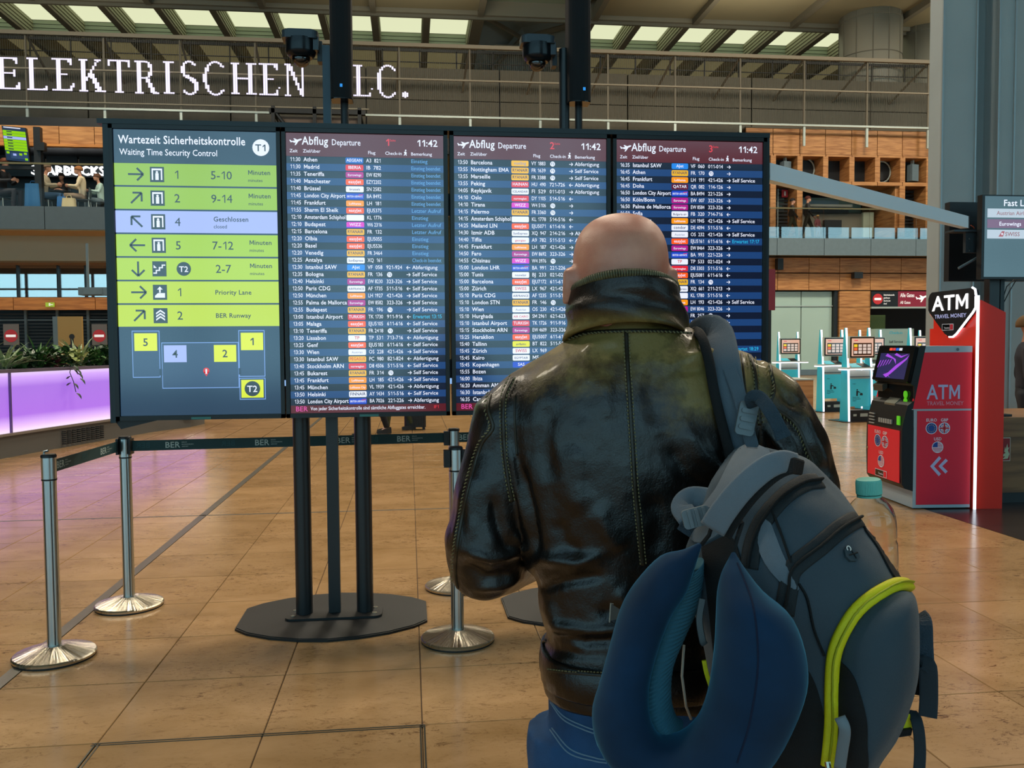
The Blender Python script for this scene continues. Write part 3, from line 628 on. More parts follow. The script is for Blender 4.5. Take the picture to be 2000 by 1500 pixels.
for i, v in enumerate((24, 196)):
    s_ = thing('no_entry_sign', 'round no entry sign on a post, '+('nearest the photo edge beside the planter' if i == 0 else 'the one beside the boards'), 'sign', (L(v, 700, 22).x, 22, 0), group='no entry signs')
    zc = L(v, 656, 22).z; MB().box(-.03, .03, 0, .06, 0, zc+.2).build('post', M_SLATE, s_); MB().box(-.17, .17, -.03, 0, zc-.22, zc+.28).build('plate', mat('sign_grey', '6b6460'), s_)
    MB().lathe([(.15, -.035), (0, -.035)], (0, 0, zc), axis='y').build('disc', mat('sign_red', 'c03038'), s_); MB().box(-.11, .11, -.04, -.036, zc-.028, zc+.028).build('bar', mat('sign_white', 'e8e8e8'), s_)
pr = thing('ceiling_projector', 'dark projector hanging on a pole under the gallery', 'projector', L(167, 568, 26))
MB().box(-.2, .75, 0, .4, -.12, .1).box(-.05, .45, -.04, 0, -.1, .08).build('body', M_SLATE, pr); MB().box(-.1+.1, .06, .1, .16, .1, 1.35).build('pole', M_SLATE, pr)

# ================================================================ DEPARTURE BOARDS on two floor stands
YD = 4.685
def DX(px_, py_=535): return onY(px_, py_, YD).x
ZT, ZB = 2.633, 1.118
brd = thing('departure_board', 'wide wall of four upright flight information screens on black floor stands', 'information board', (-.427, 4.785, 0))
BZ = Vector(brd.location)
pan = [(-1.508, -.655), (-.648, .214), (.226, 1.098), (1.112, 1.985)]
M_BEZ = mat('screen_bezel', '12181b', .35)
def emat(name, col, e=1.): return screenmat(name, col, e)
M_NAVY, M_NAVY2 = emat('navy_dark', '07162f'), emat('navy_light', '184076')
M_WT = emat('white', 'e8edff', 1.)
M_MAR = emat('maroon', '560f1c'); M_GRN = [emat('green%d' % i, c) for i, c in enumerate(('90bb2c', '94c02c', '9ac82a', 'a2cc28', 'acd226', 'b8d620', 'bcd81c'))]  # greens duller towards the top row: teal screen reflection put into the colour
M_SLT = emat('slate_head', '24384e'); M_SLT2 = emat('slate_low', '1a3350'); M_LAV = emat('lavender', 'a6b6f2'); M_TXD = emat('dark_text', '24323c')
M_LBL = emat('light_blue', '5b9bd6'); M_CYAN = emat('cyan_text', '27b4e6'); M_RED = emat('red_text', 'dc3040'); M_PNK = emat('pink_text', 'd84ca0'); M_YEL = emat('map_yellow', 'dcea10'); M_BLUE = emat('line_blue', '7ba2e6'); M_MAPB = emat('map_fill', '2c4668')
cols = {'o': 'ff5a14', 'y': 'f2b91e', 'r': 'e01f36', 'w': 'eef2ff', 'b': '1846cc', 'm': 'b0178c', 'l': 'ff9a0a', 'a': '1f86e8', 'q': '5c0a30', 'k': '1c64c0', 'g': 'e6e614', 'v': 'e02cc8'}
MC = {k: emat('badge_'+k, v) for k, v in cols.items()}
M_BTX = {'dk': emat('badge_navy', '1a2a5c'), 'wt': M_WT, 'rd': emat('badge_red', 'd02030'), 'gy': emat('badge_grey', '8c98b4')}
AIR = {'aegean': ('k', 'AEGEAN', 'wt'), 'iberia': ('r', 'IBERIA', 'wt'), 'ew': ('m', 'Eurowings', 'wt'), 'ez': ('o', 'easyJet', 'wt'), 'sn': ('w', 'brussels', 'dk'), 'ba': ('b', 'BRITISH AIRWAYS', 'wt'), 'lh': ('l', 'Lufthansa', 'wt'), 'kl': ('w', '', 'gy'),
       'wz': ('v', 'WIZZ', 'wt'), 'fr': ('y', 'RYANAIR', 'dk'), 'xq': ('w', 'SunExpress', 'dk'), 'aj': ('a', 'AJet', 'wt'), 'af': ('w', 'AIRFRANCE', 'dk'), 'tk': ('r', 'TURKISH', 'wt'), 'tp': ('w', 'TP', 'rd'), 'os': ('w', 'Austrian', 'gy'), 'pc': ('y', 'PEGASUS', 'rd'),
       'dy': ('r', 'norwegian', 'wt'), 'ay': ('w', 'FINNAIR', 'dk'), 'vl': ('l', 'Lufthansa City', 'wt'), 'vy': ('y', 'vueling', 'gy'), 'hu': ('r', 'HAINAN', 'wt'), 'fi': ('w', 'ICELANDAIR', 'dk'), 'a9': ('w', 'georgian', 'rd'), 'bj': ('w', 'nouvelair', 'dk'), 'lx': ('w', 'SWISS', 'rd'),
       'sm': ('w', 'AIR CAIRO', 'rd'), 'bt': ('g', 'airBaltic', 'dk'), 'ms': ('w', 'EGYPTAIR', 'dk'), 'sk': ('b', 'SAS', 'wt'), 'qr': ('q', 'QATAR', 'wt'), 'fb': ('w', 'Bulgaria air', 'dk'), 'de': ('w', 'condor', 'dk')}
R1 = '''11:30 Athen|aegean|A3  821|||l:Einstieg
11:30 Madrid|iberia|IB  782|||l:Einstieg beendet
11:35 Teneriffa|ew|EW 8290|||l:Einstieg beendet
11:40 Manchester|ez|EZY2202|||l:Einstieg beendet
11:40 Brüssel|sn|SN 2582|||l:Einstieg beendet
11:45 London City Airport|ba|BA 8492|||l:Einstieg beendet
11:45 Frankfurt|lh|LH  181|||l:Einstieg beendet
11:55 Sharm El Sheik|ez|EJU5375|||l:Letzter Aufruf
12:10 Amsterdam Schiphol|kl|KL 1776|||l:Einstieg
12:10 Budapest|wz|W6 2316|||l:Letzter Aufruf
12:15 Barcelona|fr|FR  132|||l:Letzter Aufruf
12:20 Olbia|ez|EJU5055|||l:Einstieg
12:20 Basel|ez|EJU5536|||l:Einstieg
12:20 Venedig|fr|FR 3464|||l:Einstieg
12:25 Antalya|xq|XQ  161|||l:Check-in beendet
12:30 Istanbul SAW|aj|VF  058|921-924|<|Abfertigung
12:35 Bologna|fr|FR  136|T2|>|Self Service
12:40 Helsinki|ew|EW 8230|323-326|>|Self Service
12:50 Paris CDG|af|AF 1735|511-516|<|Self Service
12:50 München|lh|LH 1927|421-426|>|Self Service
12:55 Palma de Mallorca|ew|EW 8582|323-326|>|Self Service
12:55 Budapest|fr|FR  196|T2|>|Self Service
13:00 Istanbul Airport|tk|TK 1730|911-916|<|c:Erwartet 13:15
13:05 Malaga|ez|EJU5105|611-616|<|Self Service
13:10 Teneriffa|fr|FR 2418|T2|>|Self Service
13:20 Lissabon|tp|TP  531|713-716|<|Abfertigung
13:25 Genf|ez|EJU5183|611-616|<|Self Service
13:30 Wien|os|OS  228|421-426|>|Self Service
13:30 Istanbul SAW|pc|PC  980|821-824|<|Abfertigung
13:40 Stockholm ARN|dy|D8 4506|511-516|<|Self Service
13:45 Bukarest|fr|FR  314|T2|>|Self Service
13:45 Frankfurt|lh|LH  185|421-426|>|Self Service
13:45 München|vl|VL 1939|421-426|>|Abfertigung
13:50 Helsinki|ay|AY 1434|511-516|<|Self Service
13:50 London City Airport|ba|BA 7026|221-226|>|Abfertigung'''
R2 = '''13:50 Barcelona|vy|VY 1883|T2|>|Abfertigung
13:55 Nottingham EMA|fr|FR 1639|T2|>|Self Service
13:55 Marseille|fr|FR 3388|T2|>|Self Service
13:55 Peking|hu|HU  490|721-726|<|Abfertigung
14:05 Reykjavik|fi|FI  529|011-013|>|Abfertigung
14:10 Oslo|dy|DY 1105|514-516|<|
14:10 Tirana|wz|W4 5106|T2|>|
14:15 Palermo|fr|FR 3360|T2|>|
14:15 Amsterdam Schiphol|kl|KL 1778|514-516|<|
14:25 Mailand LIN|ez|EJU5071|611-616|<|
14:30 Izmir ADB|xq|XQ  947|214-216|>|Abfertigung
14:40 Tiflis|a9|A9  782|511-513|<|Abfertigung
14:45 Frankfurt|lh|LH  187|421-426|>|Self Service
14:50 Faro|ew|EW 8692|323-326|>|
14:55 Chisinau|wz|W4 3976|T2|>|
15:00 London LHR|ba|BA  991|221-226|>|
15:00 Tunis|bj|BJ  233|021-023|>|
15:00 Barcelona|ez|EJU7172|611-616|<|
15:00 Zürich|lx|LX  967|421-426|>|
15:10 Paris CDG|af|AF 1235|511-516|<|
15:10 London STN|fr|FR  146|T2|>|
15:10 Wien|os|OS  230|421-426|>|
15:10 Hurghada|sm|SM 2961|621-623|<|
15:10 Istanbul Airport|tk|TK 1726|911-916|<|
15:15 Stockholm ARN|ew|EW 4609|323-326|>|
15:25 Heraklion|ez|EJU5007|611-616|<|
15:40 Tallinn|bt|BT  822|511-516|<|
15:45 Zürich|lx|LX  969|||
15:45 Kairo|ms|MS|||
15:45 Kopenhagen|sk||||
15:55 Bozen|||||
16:00 Ibiza|||||
16:20 Amman AMM|||||
16:30 Istanbul SAW|||||
16:35 Castellón|||||'''
R3 = '''16:35 Istanbul SAW|aj|VF  060|011-014|>|
16:45 Athen|fr|FR  170|T2|>|
16:45 Frankfurt|lh|LH  191|421-426|>|Self Service
16:45 Doha|qr|QR  082|114-126|>|
16:50 London City Airport|ba|BA 8494|221-226|>|
16:50 Köln/Bonn|ew|EW  007|323-326|>|
16:50 Palma de Mallorca|ew|EW 8584|323-326|>|
16:50 Sofia|fb|FB  320|714-716|<|
16:55 München|lh|LH 1945|421-426|>|Self Service
|de|DE 4094|511-516|<|
|os|OS  232|421-426|>|Self Service
|ez|EJU5161|611-616|<|c:Erwartet 17:17
|ew|EW 8464|323-326|>|
|ba|BA  993|221-226|>|
|tp|TP  533|021-024|>|
|dy|D8 3303|511-516|<|
|ez|EJU5081|611-616|<|
|fr|FR  134|T2|>|
|xq|XQ  661|211-213|>|
|kl|KL 1780|511-516|<|
|lh|LH  193|421-426|>|Self Service
|ew|EW 8046|323-326|>|
|fr|FR  257|T2|>|
|ay|AY 1436|511-516|<|
|ew|EW 8762|323-326|>|
|fr|FR  260|T2|>|
|||116|<|
|||||c:Erwartet 18:29
|||||
|||||
|||||
|||||
|||||
|||||
|||||'''
def rrect(u0, u1, v0, v1, r, n=4):
    o = []
    for cx_, cy_, a0 in ((u1-r, v1-r, 0), (u0+r, v1-r, 90), (u0+r, v0+r, 180), (u1-r, v0+r, 270)):
        o += [(cx_+r*cos(radians(a0+90*k/n)), cy_+r*sin(radians(a0+90*k/n))) for k in range(n+1)]
    return o
class FB_(MB):
    """flat print: polygons on a plane given by f(u, v, layer)"""
    def __init__(s, f, down=False): super().__init__(); s.fn = f; s.mats = []; s.sg = -1 if down else 1
    def mi(s, m):
        if m not in s.mats: s.mats.append(m)
        return s.mats.index(m)
    def poly(s, pts, m, lay=1):
        tr = tessellate_polygon([[Vector((x, y, 0)) for x, y in pts]]); s.add([s.fn(x, y, lay) for x, y in pts], [tuple(t) for t in tr], s.mi(m))
    def rect(s, u0, u1, v0, v1, m, lay=1): s.poly([(u0, v0), (u1, v0), (u1, v1), (u0, v1)], m, lay)
    def disc(s, u, v, r, m, lay=1, n=20, sx=1.): s.poly([(u+r*sx*cos(2*pi*k/n), v+r*sin(2*pi*k/n)) for k in range(n)], m, lay)
    def tx(s, t, u, v, size, m, bold=False, align='l', xs=1., lay=2, fit=None):
        if fit:
            w = textmesh(t, bold)[2]*size/CAPH*xs
            if w > fit: xs *= fit/w
        return s.text(t, size, lambda x, y: s.fn(u+x, v+s.sg*y, lay), bold, s.mi(m), align, xs)
    def arrow(s, u, v, k, ang, m, th=.14, lay=2):
        c, n_ = cos(radians(ang)), sin(radians(ang)); R_ = lambda x, y: (u+(x*c-y*n_)*k, v+(x*n_+y*c)*k)
        for seg in (((-.5, 0), (.42, 0)), ((.5, 0), (.08, .42)), ((.5, 0), (.08, -.42))):
            (x0, y0), (x1, y1) = seg; d = sqrt((x1-x0)**2+(y1-y0)**2); nx, ny = -(y1-y0)/d*th/2, (x1-x0)/d*th/2
            s.poly([R_(x0+nx, y0+ny), R_(x1+nx, y1+ny), R_(x1-nx, y1-ny), R_(x0-nx, y0-ny)], m, lay)
    def done(s, name, parent, world=True): return s.build(name, s.mats, parent, world=world, recalc=False)
plabels = ['leftmost screen with green security waiting times and a floor map', 'screen of departures page one', 'screen of departures page two, half behind the man', 'screen of departures page three, half behind the man']
for pi_, ((xa, xb), lab) in enumerate(zip(pan, plabels)):
    hs = MB(); hs.box(xa, xb, YD+.012, YD+.10, ZB, ZT); hs.box(xa, xb, YD-.002, YD+.012, ZB, ZB+.022); hs.box(xa, xb, YD-.002, YD+.012, ZT-.022, ZT)
    hs.box(xa, xa+.02, YD-.002, YD+.012, ZB, ZT); hs.box(xb-.02, xb, YD-.002, YD+.012, ZB, ZT)
    P_ = hs.build('screen_housing', M_BEZ, brd, world=True, label=lab)
    u0, u1, v0, v1 = xa+.022, xb-.022, ZB+.024, ZT-.024; w, h = u1-u0, v1-v0
    MB().box((xa+xb)/2-.05, (xa+xb)/2+.05, YD-.006, YD-.002, ZB+.002, ZB+.014).build('maker_plate', mat('teal_plate', '3c7a74', .4), P_)
    F3 = lambda u, v, l: Vector((u0+u*w, YD+.011-.0012*l, v1-v*h))
    fb = FB_(F3); fb_t = lambda *a, **k: None
    def TX_(t, u, v, size, m, bold=False, align='l', xs=1., lay=2, fit=None):
        if fit:
            w_ = textmesh(t, bold)[2]*size/CAPH*xs
            if w_ > fit*w: xs *= fit*w/w_
        fb.text(t, size, lambda x, y: Vector((u0+u*w+x, YD+.011-.0012*lay, v1-v*h+y)), bold, fb.mi(m), align, xs)
    def RR(a, b_, c, d, r, m, lay=1): # u range, v range (top..bottom), metres radius
        pts = rrect(a*w, b_*w, 0, (d-c)*h, r); fb.poly([(x/w, d-y/h) for x, y in pts], m, lay)
    def ARW(u, v, k, ang, m, th=.14):
        f2 = FB_(lambda x, y, l: Vector((u0+u*w+x, YD+.011-.0012*2, v1-v*h+y))); f2.mats = fb.mats; f2.arrow(0, 0, k, ang, m, th); fb.add(f2.v, f2.f); fb.m[-len(f2.m):] = f2.m
    def DISC(u, v, r, m, lay=2):
        f2 = FB_(lambda x, y, l: Vector((u0+u*w+x, YD+.011-.0012*lay, v1-v*h+y))); f2.mats = fb.mats; f2.disc(0, 0, r, m, lay); fb.add(f2.v, f2.f); fb.m[-len(f2.m):] = f2.m
    def POLY(u, v, pts, m, lay=3):
        f2 = FB_(lambda x, y, l: Vector((u0+u*w+x, YD+.011-.0012*lay, v1-v*h+y))); f2.mats = fb.mats; f2.poly(pts, m, lay); fb.add(f2.v, f2.f); fb.m[-len(f2.m):] = f2.m
    if pi_ == 0:
        fb.rect(0, 1, 0, 1, M_SLT2, 0); fb.rect(0, 1, 0, .115, M_SLT, 1)
        TX_('Wartezeit Sicherheitskontrolle', .03, .048, .040, M_WT, True, fit=.78); TX_('Waiting Time Security Control', .035, .088, .031, M_WT, fit=.60)
        DISC(.905, .055, .043, M_WT); TX_('T1', .905, .055+.0125, .034, M_TXD, True, 'c', lay=3)
        y0, y1 = .1165, .6915; rh = (y1-y0)/7
        rows = [(0, 'g', '1', '5-10', 'Minuten', 'minutes'), (45, 'g', '2', '9-14', 'Minuten', 'minutes'), (135, 'g', '4', '', 'Geschlossen', 'closed'), (180, 'g', '5', '7-12', 'Minuten', 'minutes'), (-90, 's', 'T2', '2-7', 'Minuten', 'minutes'), (0, 'e', '1', '', 'Priority Lane', ''), (45, 'c', '2', '', 'BER Runway', '')]
        for i, (ang, ic, num, tm, t1, t2) in enumerate(rows):
            a, b_ = y0+i*rh, y0+(i+1)*rh-.006; fb.rect(0, 1, b_, a, M_LAV if i == 2 else M_GRN[i], 1); c = (a+b_)/2
            ARW(.13, c, .075, ang, M_TXD, .13)
            iu = .26; fb.rect(iu-.043, iu+.043, c+.0265, c-.0265, M_TXD, 2)
            if ic == 'g':
                for q in ([(-.026, -.028), (-.026, .030), (.026, .030), (.026, -.028), (.019, -.028), (.019, .021), (-.019, .021), (-.019, -.028)], [(-.008, -.028), (-.008, .006), (.008, .006), (.008, -.028)]): POLY(iu, c, q, M_WT)
                DISC(iu, c-.008, .006, M_WT, 3)
            elif ic == 's':
                POLY(iu, c, [(-.03, -.025), (-.012, -.025), (-.012, -.011), (.004, -.011), (.004, .003), (.018, .003), (.018, .016), (.03, .016), (.03, .022), (.012, .022), (.012, .009), (-.003, .009), (-.003, -.005), (-.018, -.005), (-.018, -.019), (-.03, -.019)], M_WT)
                POLY(iu, c, [(-.028, .004), (-.012, .004), (-.028, .02)], M_WT)
            elif ic == 'e':
                POLY(iu, c, [(-.025, -.028), (.025, -.028), (.025, -.004), (-.01, -.004), (-.025, -.018)], M_WT); POLY(iu, c, [(-.004, -.002), (.004, -.002), (.004, .014), (.014, .014), (0, .03), (-.014, .014), (-.004, .014)], M_WT)
            else:
                for q in (-.026, -.010, .006): POLY(iu, c, [(-.022, q), (0, q+.016), (.022, q), (.022, q+.009), (0, q+.025), (-.022, q+.009)], M_WT)
            if num == 'T2': DISC(.41, c, .036, M_TXD); TX_('T2', .41, c+.0105, .028, M_WT, True, 'c', lay=3)
            else: TX_(num, .38 if i not in (5, 6) else .38, c+.014, .042, M_TXD, False, 'c')
            if tm: TX_(tm, .655, c+.0135, .041, M_TXD, False, 'c', fit=.2)
            if i == 2: TX_(t1, .60, c-.003, .024, M_TXD, True, fit=.22); TX_(t2, .60, c+.021, .018, M_TXD, fit=.1)
            elif t2: TX_(t1, .82, c-.004, .023, M_TXD, True, fit=.15); TX_(t2, .82, c+.021, .016, M_TXD, fit=.11)
            else: TX_(t1, .60, c+.008, .023, M_TXD, True, fit=.24)
        def OUT(a, b_, c, d):
            fb.rect(a, b_, d, c, M_BLUE, 1); fb.rect(a+.004, b_-.004, d-.0025, c+.0025, M_MAPB, 2)
        OUT(.08, .25, .700, .865); OUT(.26, .74, .742, .905); OUT(.74, .905, .700, .866); OUT(.74, .905, .870, .948)
        for a, b_, c, d, t, mm in ((.095, .235, .709, .771, '5', M_YEL), (.275, .415, .752, .812, '4', M_LAV), (.585, .725, .752, .812, '2', M_YEL), (.755, .895, .709, .771, '1', M_YEL), (.752, .892, .877, .941, '', M_YEL)):
            fb.rect(a, b_, d, c, mm, 3)
            if t: TX_(t, (a+b_)/2, (c+d)/2+.0135, .038, M_TXD, True, 'c', lay=4)
        DISC(.822, .909, .040, M_TXD, 4); TX_('T2', .822, .909+.0115, .032, M_WT, True, 'c', lay=5)
        fb.rect(.245, .262, .858, .835, M_SLT2, 3); fb.rect(.738, .752, .858, .835, M_SLT2, 3)
        DISC(.535, .843, .016, emat('pin_red', 'd81c20'), 3); POLY(.535, .843, [(-.014, -.006), (.014, -.006), (0, -.03)], emat('pin_red', 'd81c20')); POLY(.535, .843, [(-.004, -.016), (.004, -.016), (.004, .009), (-.004, .009)], M_WT, 4)
    else:
        fb.rect(0, 1, 0, 1, M_NAVY, 0); fb.rect(0, 1, 0, .082, M_MAR, 1); fb.rect(0, 1, 1, .972, M_MAR, 1)
        plane_icon(fb, (0, 0), .055, fb.mi(M_WT), lambda x, y: Vector((u0+.03*w+x, YD+.0085, v1-.044*h+y)))
        TX_('Abflug', .10, .041, .041, M_WT, True, fit=.165); TX_('Departure', .285, .041, .030, M_WT, fit=.185)
        TX_(str(pi_), .625, .040, .036, M_RED, True); TX_('Seite', .655, .024, .011, M_RED); TX_('11:42', .965, .040, .034, M_WT, True, 'r')
        for t, u, v in (('Zeit', .022, .064), ('Ziel/über', .105, .064), ('Flug', .515, .066), ('Check-in', .625, .067), ('Bemerkung', .79, .068)): TX_(t, u, v+.005, .0165, M_WT)
        POLY(.755, .068, [(-.01, -.008), (-.004, .0), (-.008, .01), (.002, .014), (.008, .004), (.004, .0), (.008, -.008), (.002, -.008), (0, -.001), (-.004, -.008)], M_WT); DISC(.757, .055, .004, M_WT)
        if pi_ < 3: TX_('BER', .03, .993, .025, M_PNK, True); TX_('Von jeder Sicherheitskontrolle sind sämtliche Abfluggates erreichbar.', .125, .990, .0185, M_WT, False, fit=.74); TX_('IF1' if pi_ == 1 else 'IF2', .92, .989, .016, M_RED)
        y0, y1 = .082, .972; n = 35; rh = (y1-y0)/n
        for i, ln in enumerate((R1, R2, R3)[pi_-1].split('\n')):
            a, b_ = y0+i*rh, y0+(i+1)*rh; c = (a+b_)/2
            if i % 2: fb.rect(0, 1, b_, a, M_NAVY2, 1)
            p = ln.split('|'); tm, _, dst = p[0].partition(' '); bl = c+.0055
            if tm: TX_(tm, .022, bl, .0205, M_WT, fit=.067); TX_(dst, .108, bl, .0205, M_WT, True, xs=.93, fit=.26)
            if p[1] in AIR:
                bc, nm, tcl = AIR[p[1]]; RR(.372, .485, c-.0105, c+.0105, .006, MC[bc], 2)
                if nm: TX_(nm, .4285, c+.0042, .0155 if len(nm) < 8 else .011, M_BTX[tcl], True, 'c', lay=3, fit=.1)
                if p[1] == 'ba': POLY(.455, c-.003, [(0, 0), (.02, .003), (.022, .006), (-.004, .003)], MC['r'], 4)
                if p[1] == 'wz': fb.rect(.372, .485, c+.0105, c+.007, emat('badge_violet', '6a2ce0'), 3)
            if len(p) > 2 and p[2]: TX_(p[2], .503, bl, .0195, M_WT, fit=.095)
            if len(p) > 3 and p[3] == 'T2': DISC(.643, c, .0135, M_WT); TX_('T2', .643, c+.0038, .0115, M_NAVY2, True, 'c', lay=3)
            elif len(p) > 3 and p[3]: TX_(p[3], .622, bl, .0195, M_WT, fit=.103)
            if len(p) > 4 and p[4]: ARW(.765, c, .020, 0 if p[4] == '>' else 180, M_WT, .16)
            if len(p) > 5 and p[5]:
                t = p[5]; mm = {'l': M_LBL, 'c': M_CYAN}.get(t[0], M_WT) if t[1] == ':' else M_WT; TX_(t[2:] if t[1] == ':' else t, .79, bl, .0195, mm, fit=.19)
    fb.done('screen_picture', P_, False)
for x in (-.652, .220, 1.105): MB().box(x-.004, x+.004, YD+.005, YD+.03, ZB+.17, ZB+.20).build('status_light', mat('status_blue', 'a0c8ff', .4, emit=.8), brd, world=True)
MB().box(-1.56, 2.0, YD-.005, YD+.17, ZT, ZT+.025).build('top_rail', mat('teal_black_metal', '1a272c', .4), brd, world=True)
for q in ((-1.535, -1.508), (1.985, 2.0)): MB().box(*q, YD+.0, YD+.16, ZB-.01, ZT).build('side_cheek', mat('teal_black_metal', '1a272c'), brd, world=True)
MB().box(-1.5, 1.98, YD+.10, YD+.14, 1.3, 1.42).box(-1.5, 1.98, YD+.10, YD+.14, 2.2, 2.32).build('mounting_rail', M_BLK, brd, world=True)
MB().prism([(-1.52, ZB), (-1.30, ZB), (-1.49, ZB-.045)], lambda u, v, d: (u, d, v), YD+.02, YD+.12).build('cable_duct', M_BLK, brd, world=True)
M_POLE = mat('pole_black', '171d20', .38, spec=.6, bump=.03, bscale=400); M_PL = mat('base_black', '17191a', .5, bump=.06, bscale=500)
for cxs in (-.427, 1.02):
    cy = 4.84
    out = [(x*.505, y*.42) for x, y in ((-1, -.42), (-.86, -.62), (-.6, -.82), (-.3, -.95), (0, -1), (.3, -.95), (.6, -.82), (.86, -.62), (1, -.42), (1, .42), (.86, .62), (.6, .82), (.3, .95), (0, 1), (-.3, .95), (-.6, .82), (-.86, .62), (-1, .42))]
    b = MB().prism(out, lambda u, v, d: (cxs+u, cy+v, d), 0, .012).prism([(u*.985, v*.98) for u, v in out], lambda u, v, d: (cxs+u, cy+v, d), .012, .016)
    B_ = b.build('base_plate', M_PL, brd, world=True)
    MB().prism(rrect(cxs-.26, cxs+.26, cy-.11, cy+.09, .04), lambda u, v, d: (u, v, d), .016, .028).build('foot_flange', M_PL, B_)
    for sx in (-.22, .22):
        for sy in (-.055, .045): MB().lathe([(.014, .028), (.014, .031), (.006, .031), (.006, .029), (0, .029)], (cxs+sx, cy+sy, 0), n=14).build('bolt', M_CHROME, B_)
    for dx in (-.165, .165): MB().lathe([(.046, .028), (.046, 2.6)], (cxs+dx, cy, 0), n=28).build('pole', M_POLE, brd, world=True, autosm=40)
    MB().box(cxs-.032, cxs+.032, cy-.02, cy+.02, .028, 2.6).build('cable_channel', M_POLE, brd, world=True)

# ---- camera domes and column loudspeakers on masts rising behind the boards
mastc = mat('blue_grey_mast', '3c4c56', .45, .2)
def dome(px_, py_, lab, msk, round_mast):
    Y_ = 5.1; P0 = onY(px_, py_, Y_); k = Y_/FL*1.0
    mx = msk; X0_ = onY(mx[0], 170, Y_).x; X1_ = onY(mx[1], 170, Y_).x; zt_ = onY(mx[0], mx[2], Y_).z
    ms = thing('mast', 'upright '+('round dark' if round_mast else 'flat blue-grey')+' mast behind the boards, carrying a dome camera', 'mast', ((X0_+X1_)/2, Y_, 2.3), group='camera masts')
    r = (X1_-X0_)/2
    if round_mast: MB().lathe([(r, 0), (r, zt_-2.3)], n=24).build('post', M_POLE, ms, autosm=40)
    else: MB().box(-r, r, -.02, .03, 0, zt_-2.3).build('post', mastc, ms)
    MB().box(-r*1.1, r*1.1, -.04, -.02, 0, .18).build('clamp', M_BLK, ms)
    b = MB()
    for z, rr_ in ((2.93, .009), (2.90, .004)): b.lathe([(rr_, -.0215), (0, -.0215)], (r*.2, 0, zt_-2.3-.62 if rr_ > .005 else zt_-2.3-.69), axis='y', n=12)
    b.build('hole', M_BLKG, ms)
    c = thing('dome_camera', lab, 'security camera', P0, group='dome cameras'); s_ = Y_/FL
    b = MB(); b.prism(rrect(-33*s_, 33*s_, -.07, .07, .03), lambda u, v, d: (u, v, d), 22*s_, 36*s_); b.prism(rrect(-28*s_, 28*s_, -.06, .06, .03), lambda u, v, d: (u, v, d), 36*s_, 39*s_)
    b.box(24*s_, 34*s_, -.05, .05, 2*s_, 26*s_); b.build('hood', mat('camera_shell', '2b363e', .32), c)
    MB().lathe([(28*s_, 24*s_), (28*s_, 2*s_), (26*s_, -4*s_), (21*s_, -9*s_), (14*s_, -9*s_)], n=36).build('barrel', mat('camera_barrel', '141b20', .25, .3), c, autosm=40)
    gl = clearglass('dome_glass', .06) if 'dome_glass' not in MATS else MATS['dome_glass']
    MB().lathe([(17*s_*cos(a), -9*s_-17*s_*sin(a)) for a in [radians(q) for q in range(0, 91, 10)]], n=32).build('dome', gl, c, smooth=True)
    MB().lathe([(11*s_*cos(a)+1e-4, -12*s_-9*s_*sin(a)) for a in [radians(q) for q in range(-90, 91, 15)]], n=20).build('lens', M_BLKG, c, smooth=True)
    MB().box(30*s_, 39*s_, .0, .07, -14*s_, 24*s_).build('arm', M_BLK, c)
dome(588, 104, 'black dome camera left of the first column loudspeaker', (631, 646, 90), False)
dome(1049, 113, 'black dome camera left of the second column loudspeaker', (1092, 1112, 96), True)
for i, (xa, xb, zb_, led, nm) in enumerate(((644, 687, 190, 669, 'tall black column loudspeaker nearest the white glowing words'), (1111, 1155, 196, 1138, 'tall black column loudspeaker above the second departures screen'))):
    Y_ = 5.0; A, B = onY(xa, 120, Y_), onY(xb, 120, Y_); z0, z1 = onY(xa, zb_, Y_).z, 3.95; w = B.x-A.x
    s_ = thing('column_loudspeaker', nm, 'loudspeaker', ((A.x+B.x)/2, Y_+.05, z0), group='column loudspeakers')
    pr_ = [(-w/2, .06), (-w/2, -.03)]+[(-w/2*cos(pi*k/8), -.03-.035*sin(pi*k/8)) for k in range(1, 8)]+[(w/2, -.03), (w/2, .06)]
    MB().prism(pr_, lambda u, v, d: (u, v, d), 0, z1-z0).build('grille', mat('speaker_cloth', '111518', .85, bump=.2, bscale=900), s_)
    MB().prism([(u*.98, v*.98) for u, v in pr_], lambda u, v, d: (u, v, d), -.006, 0).build('end_cap', M_BLKG, s_)
    MB().box((.0 if i == 0 else .02)-.006, (.0 if i == 0 else .02)+.008, -.067, -.064, .055, .072).build('badge', mat('badge_glow', '2f8fe0', .4, emit=.7), s_)
    MB().lathe([(.022, 0), (.022, z0-2.3)], (.01, .05, 2.3-z0), n=16).build('stand_tube', M_BLK, s_, autosm=40)

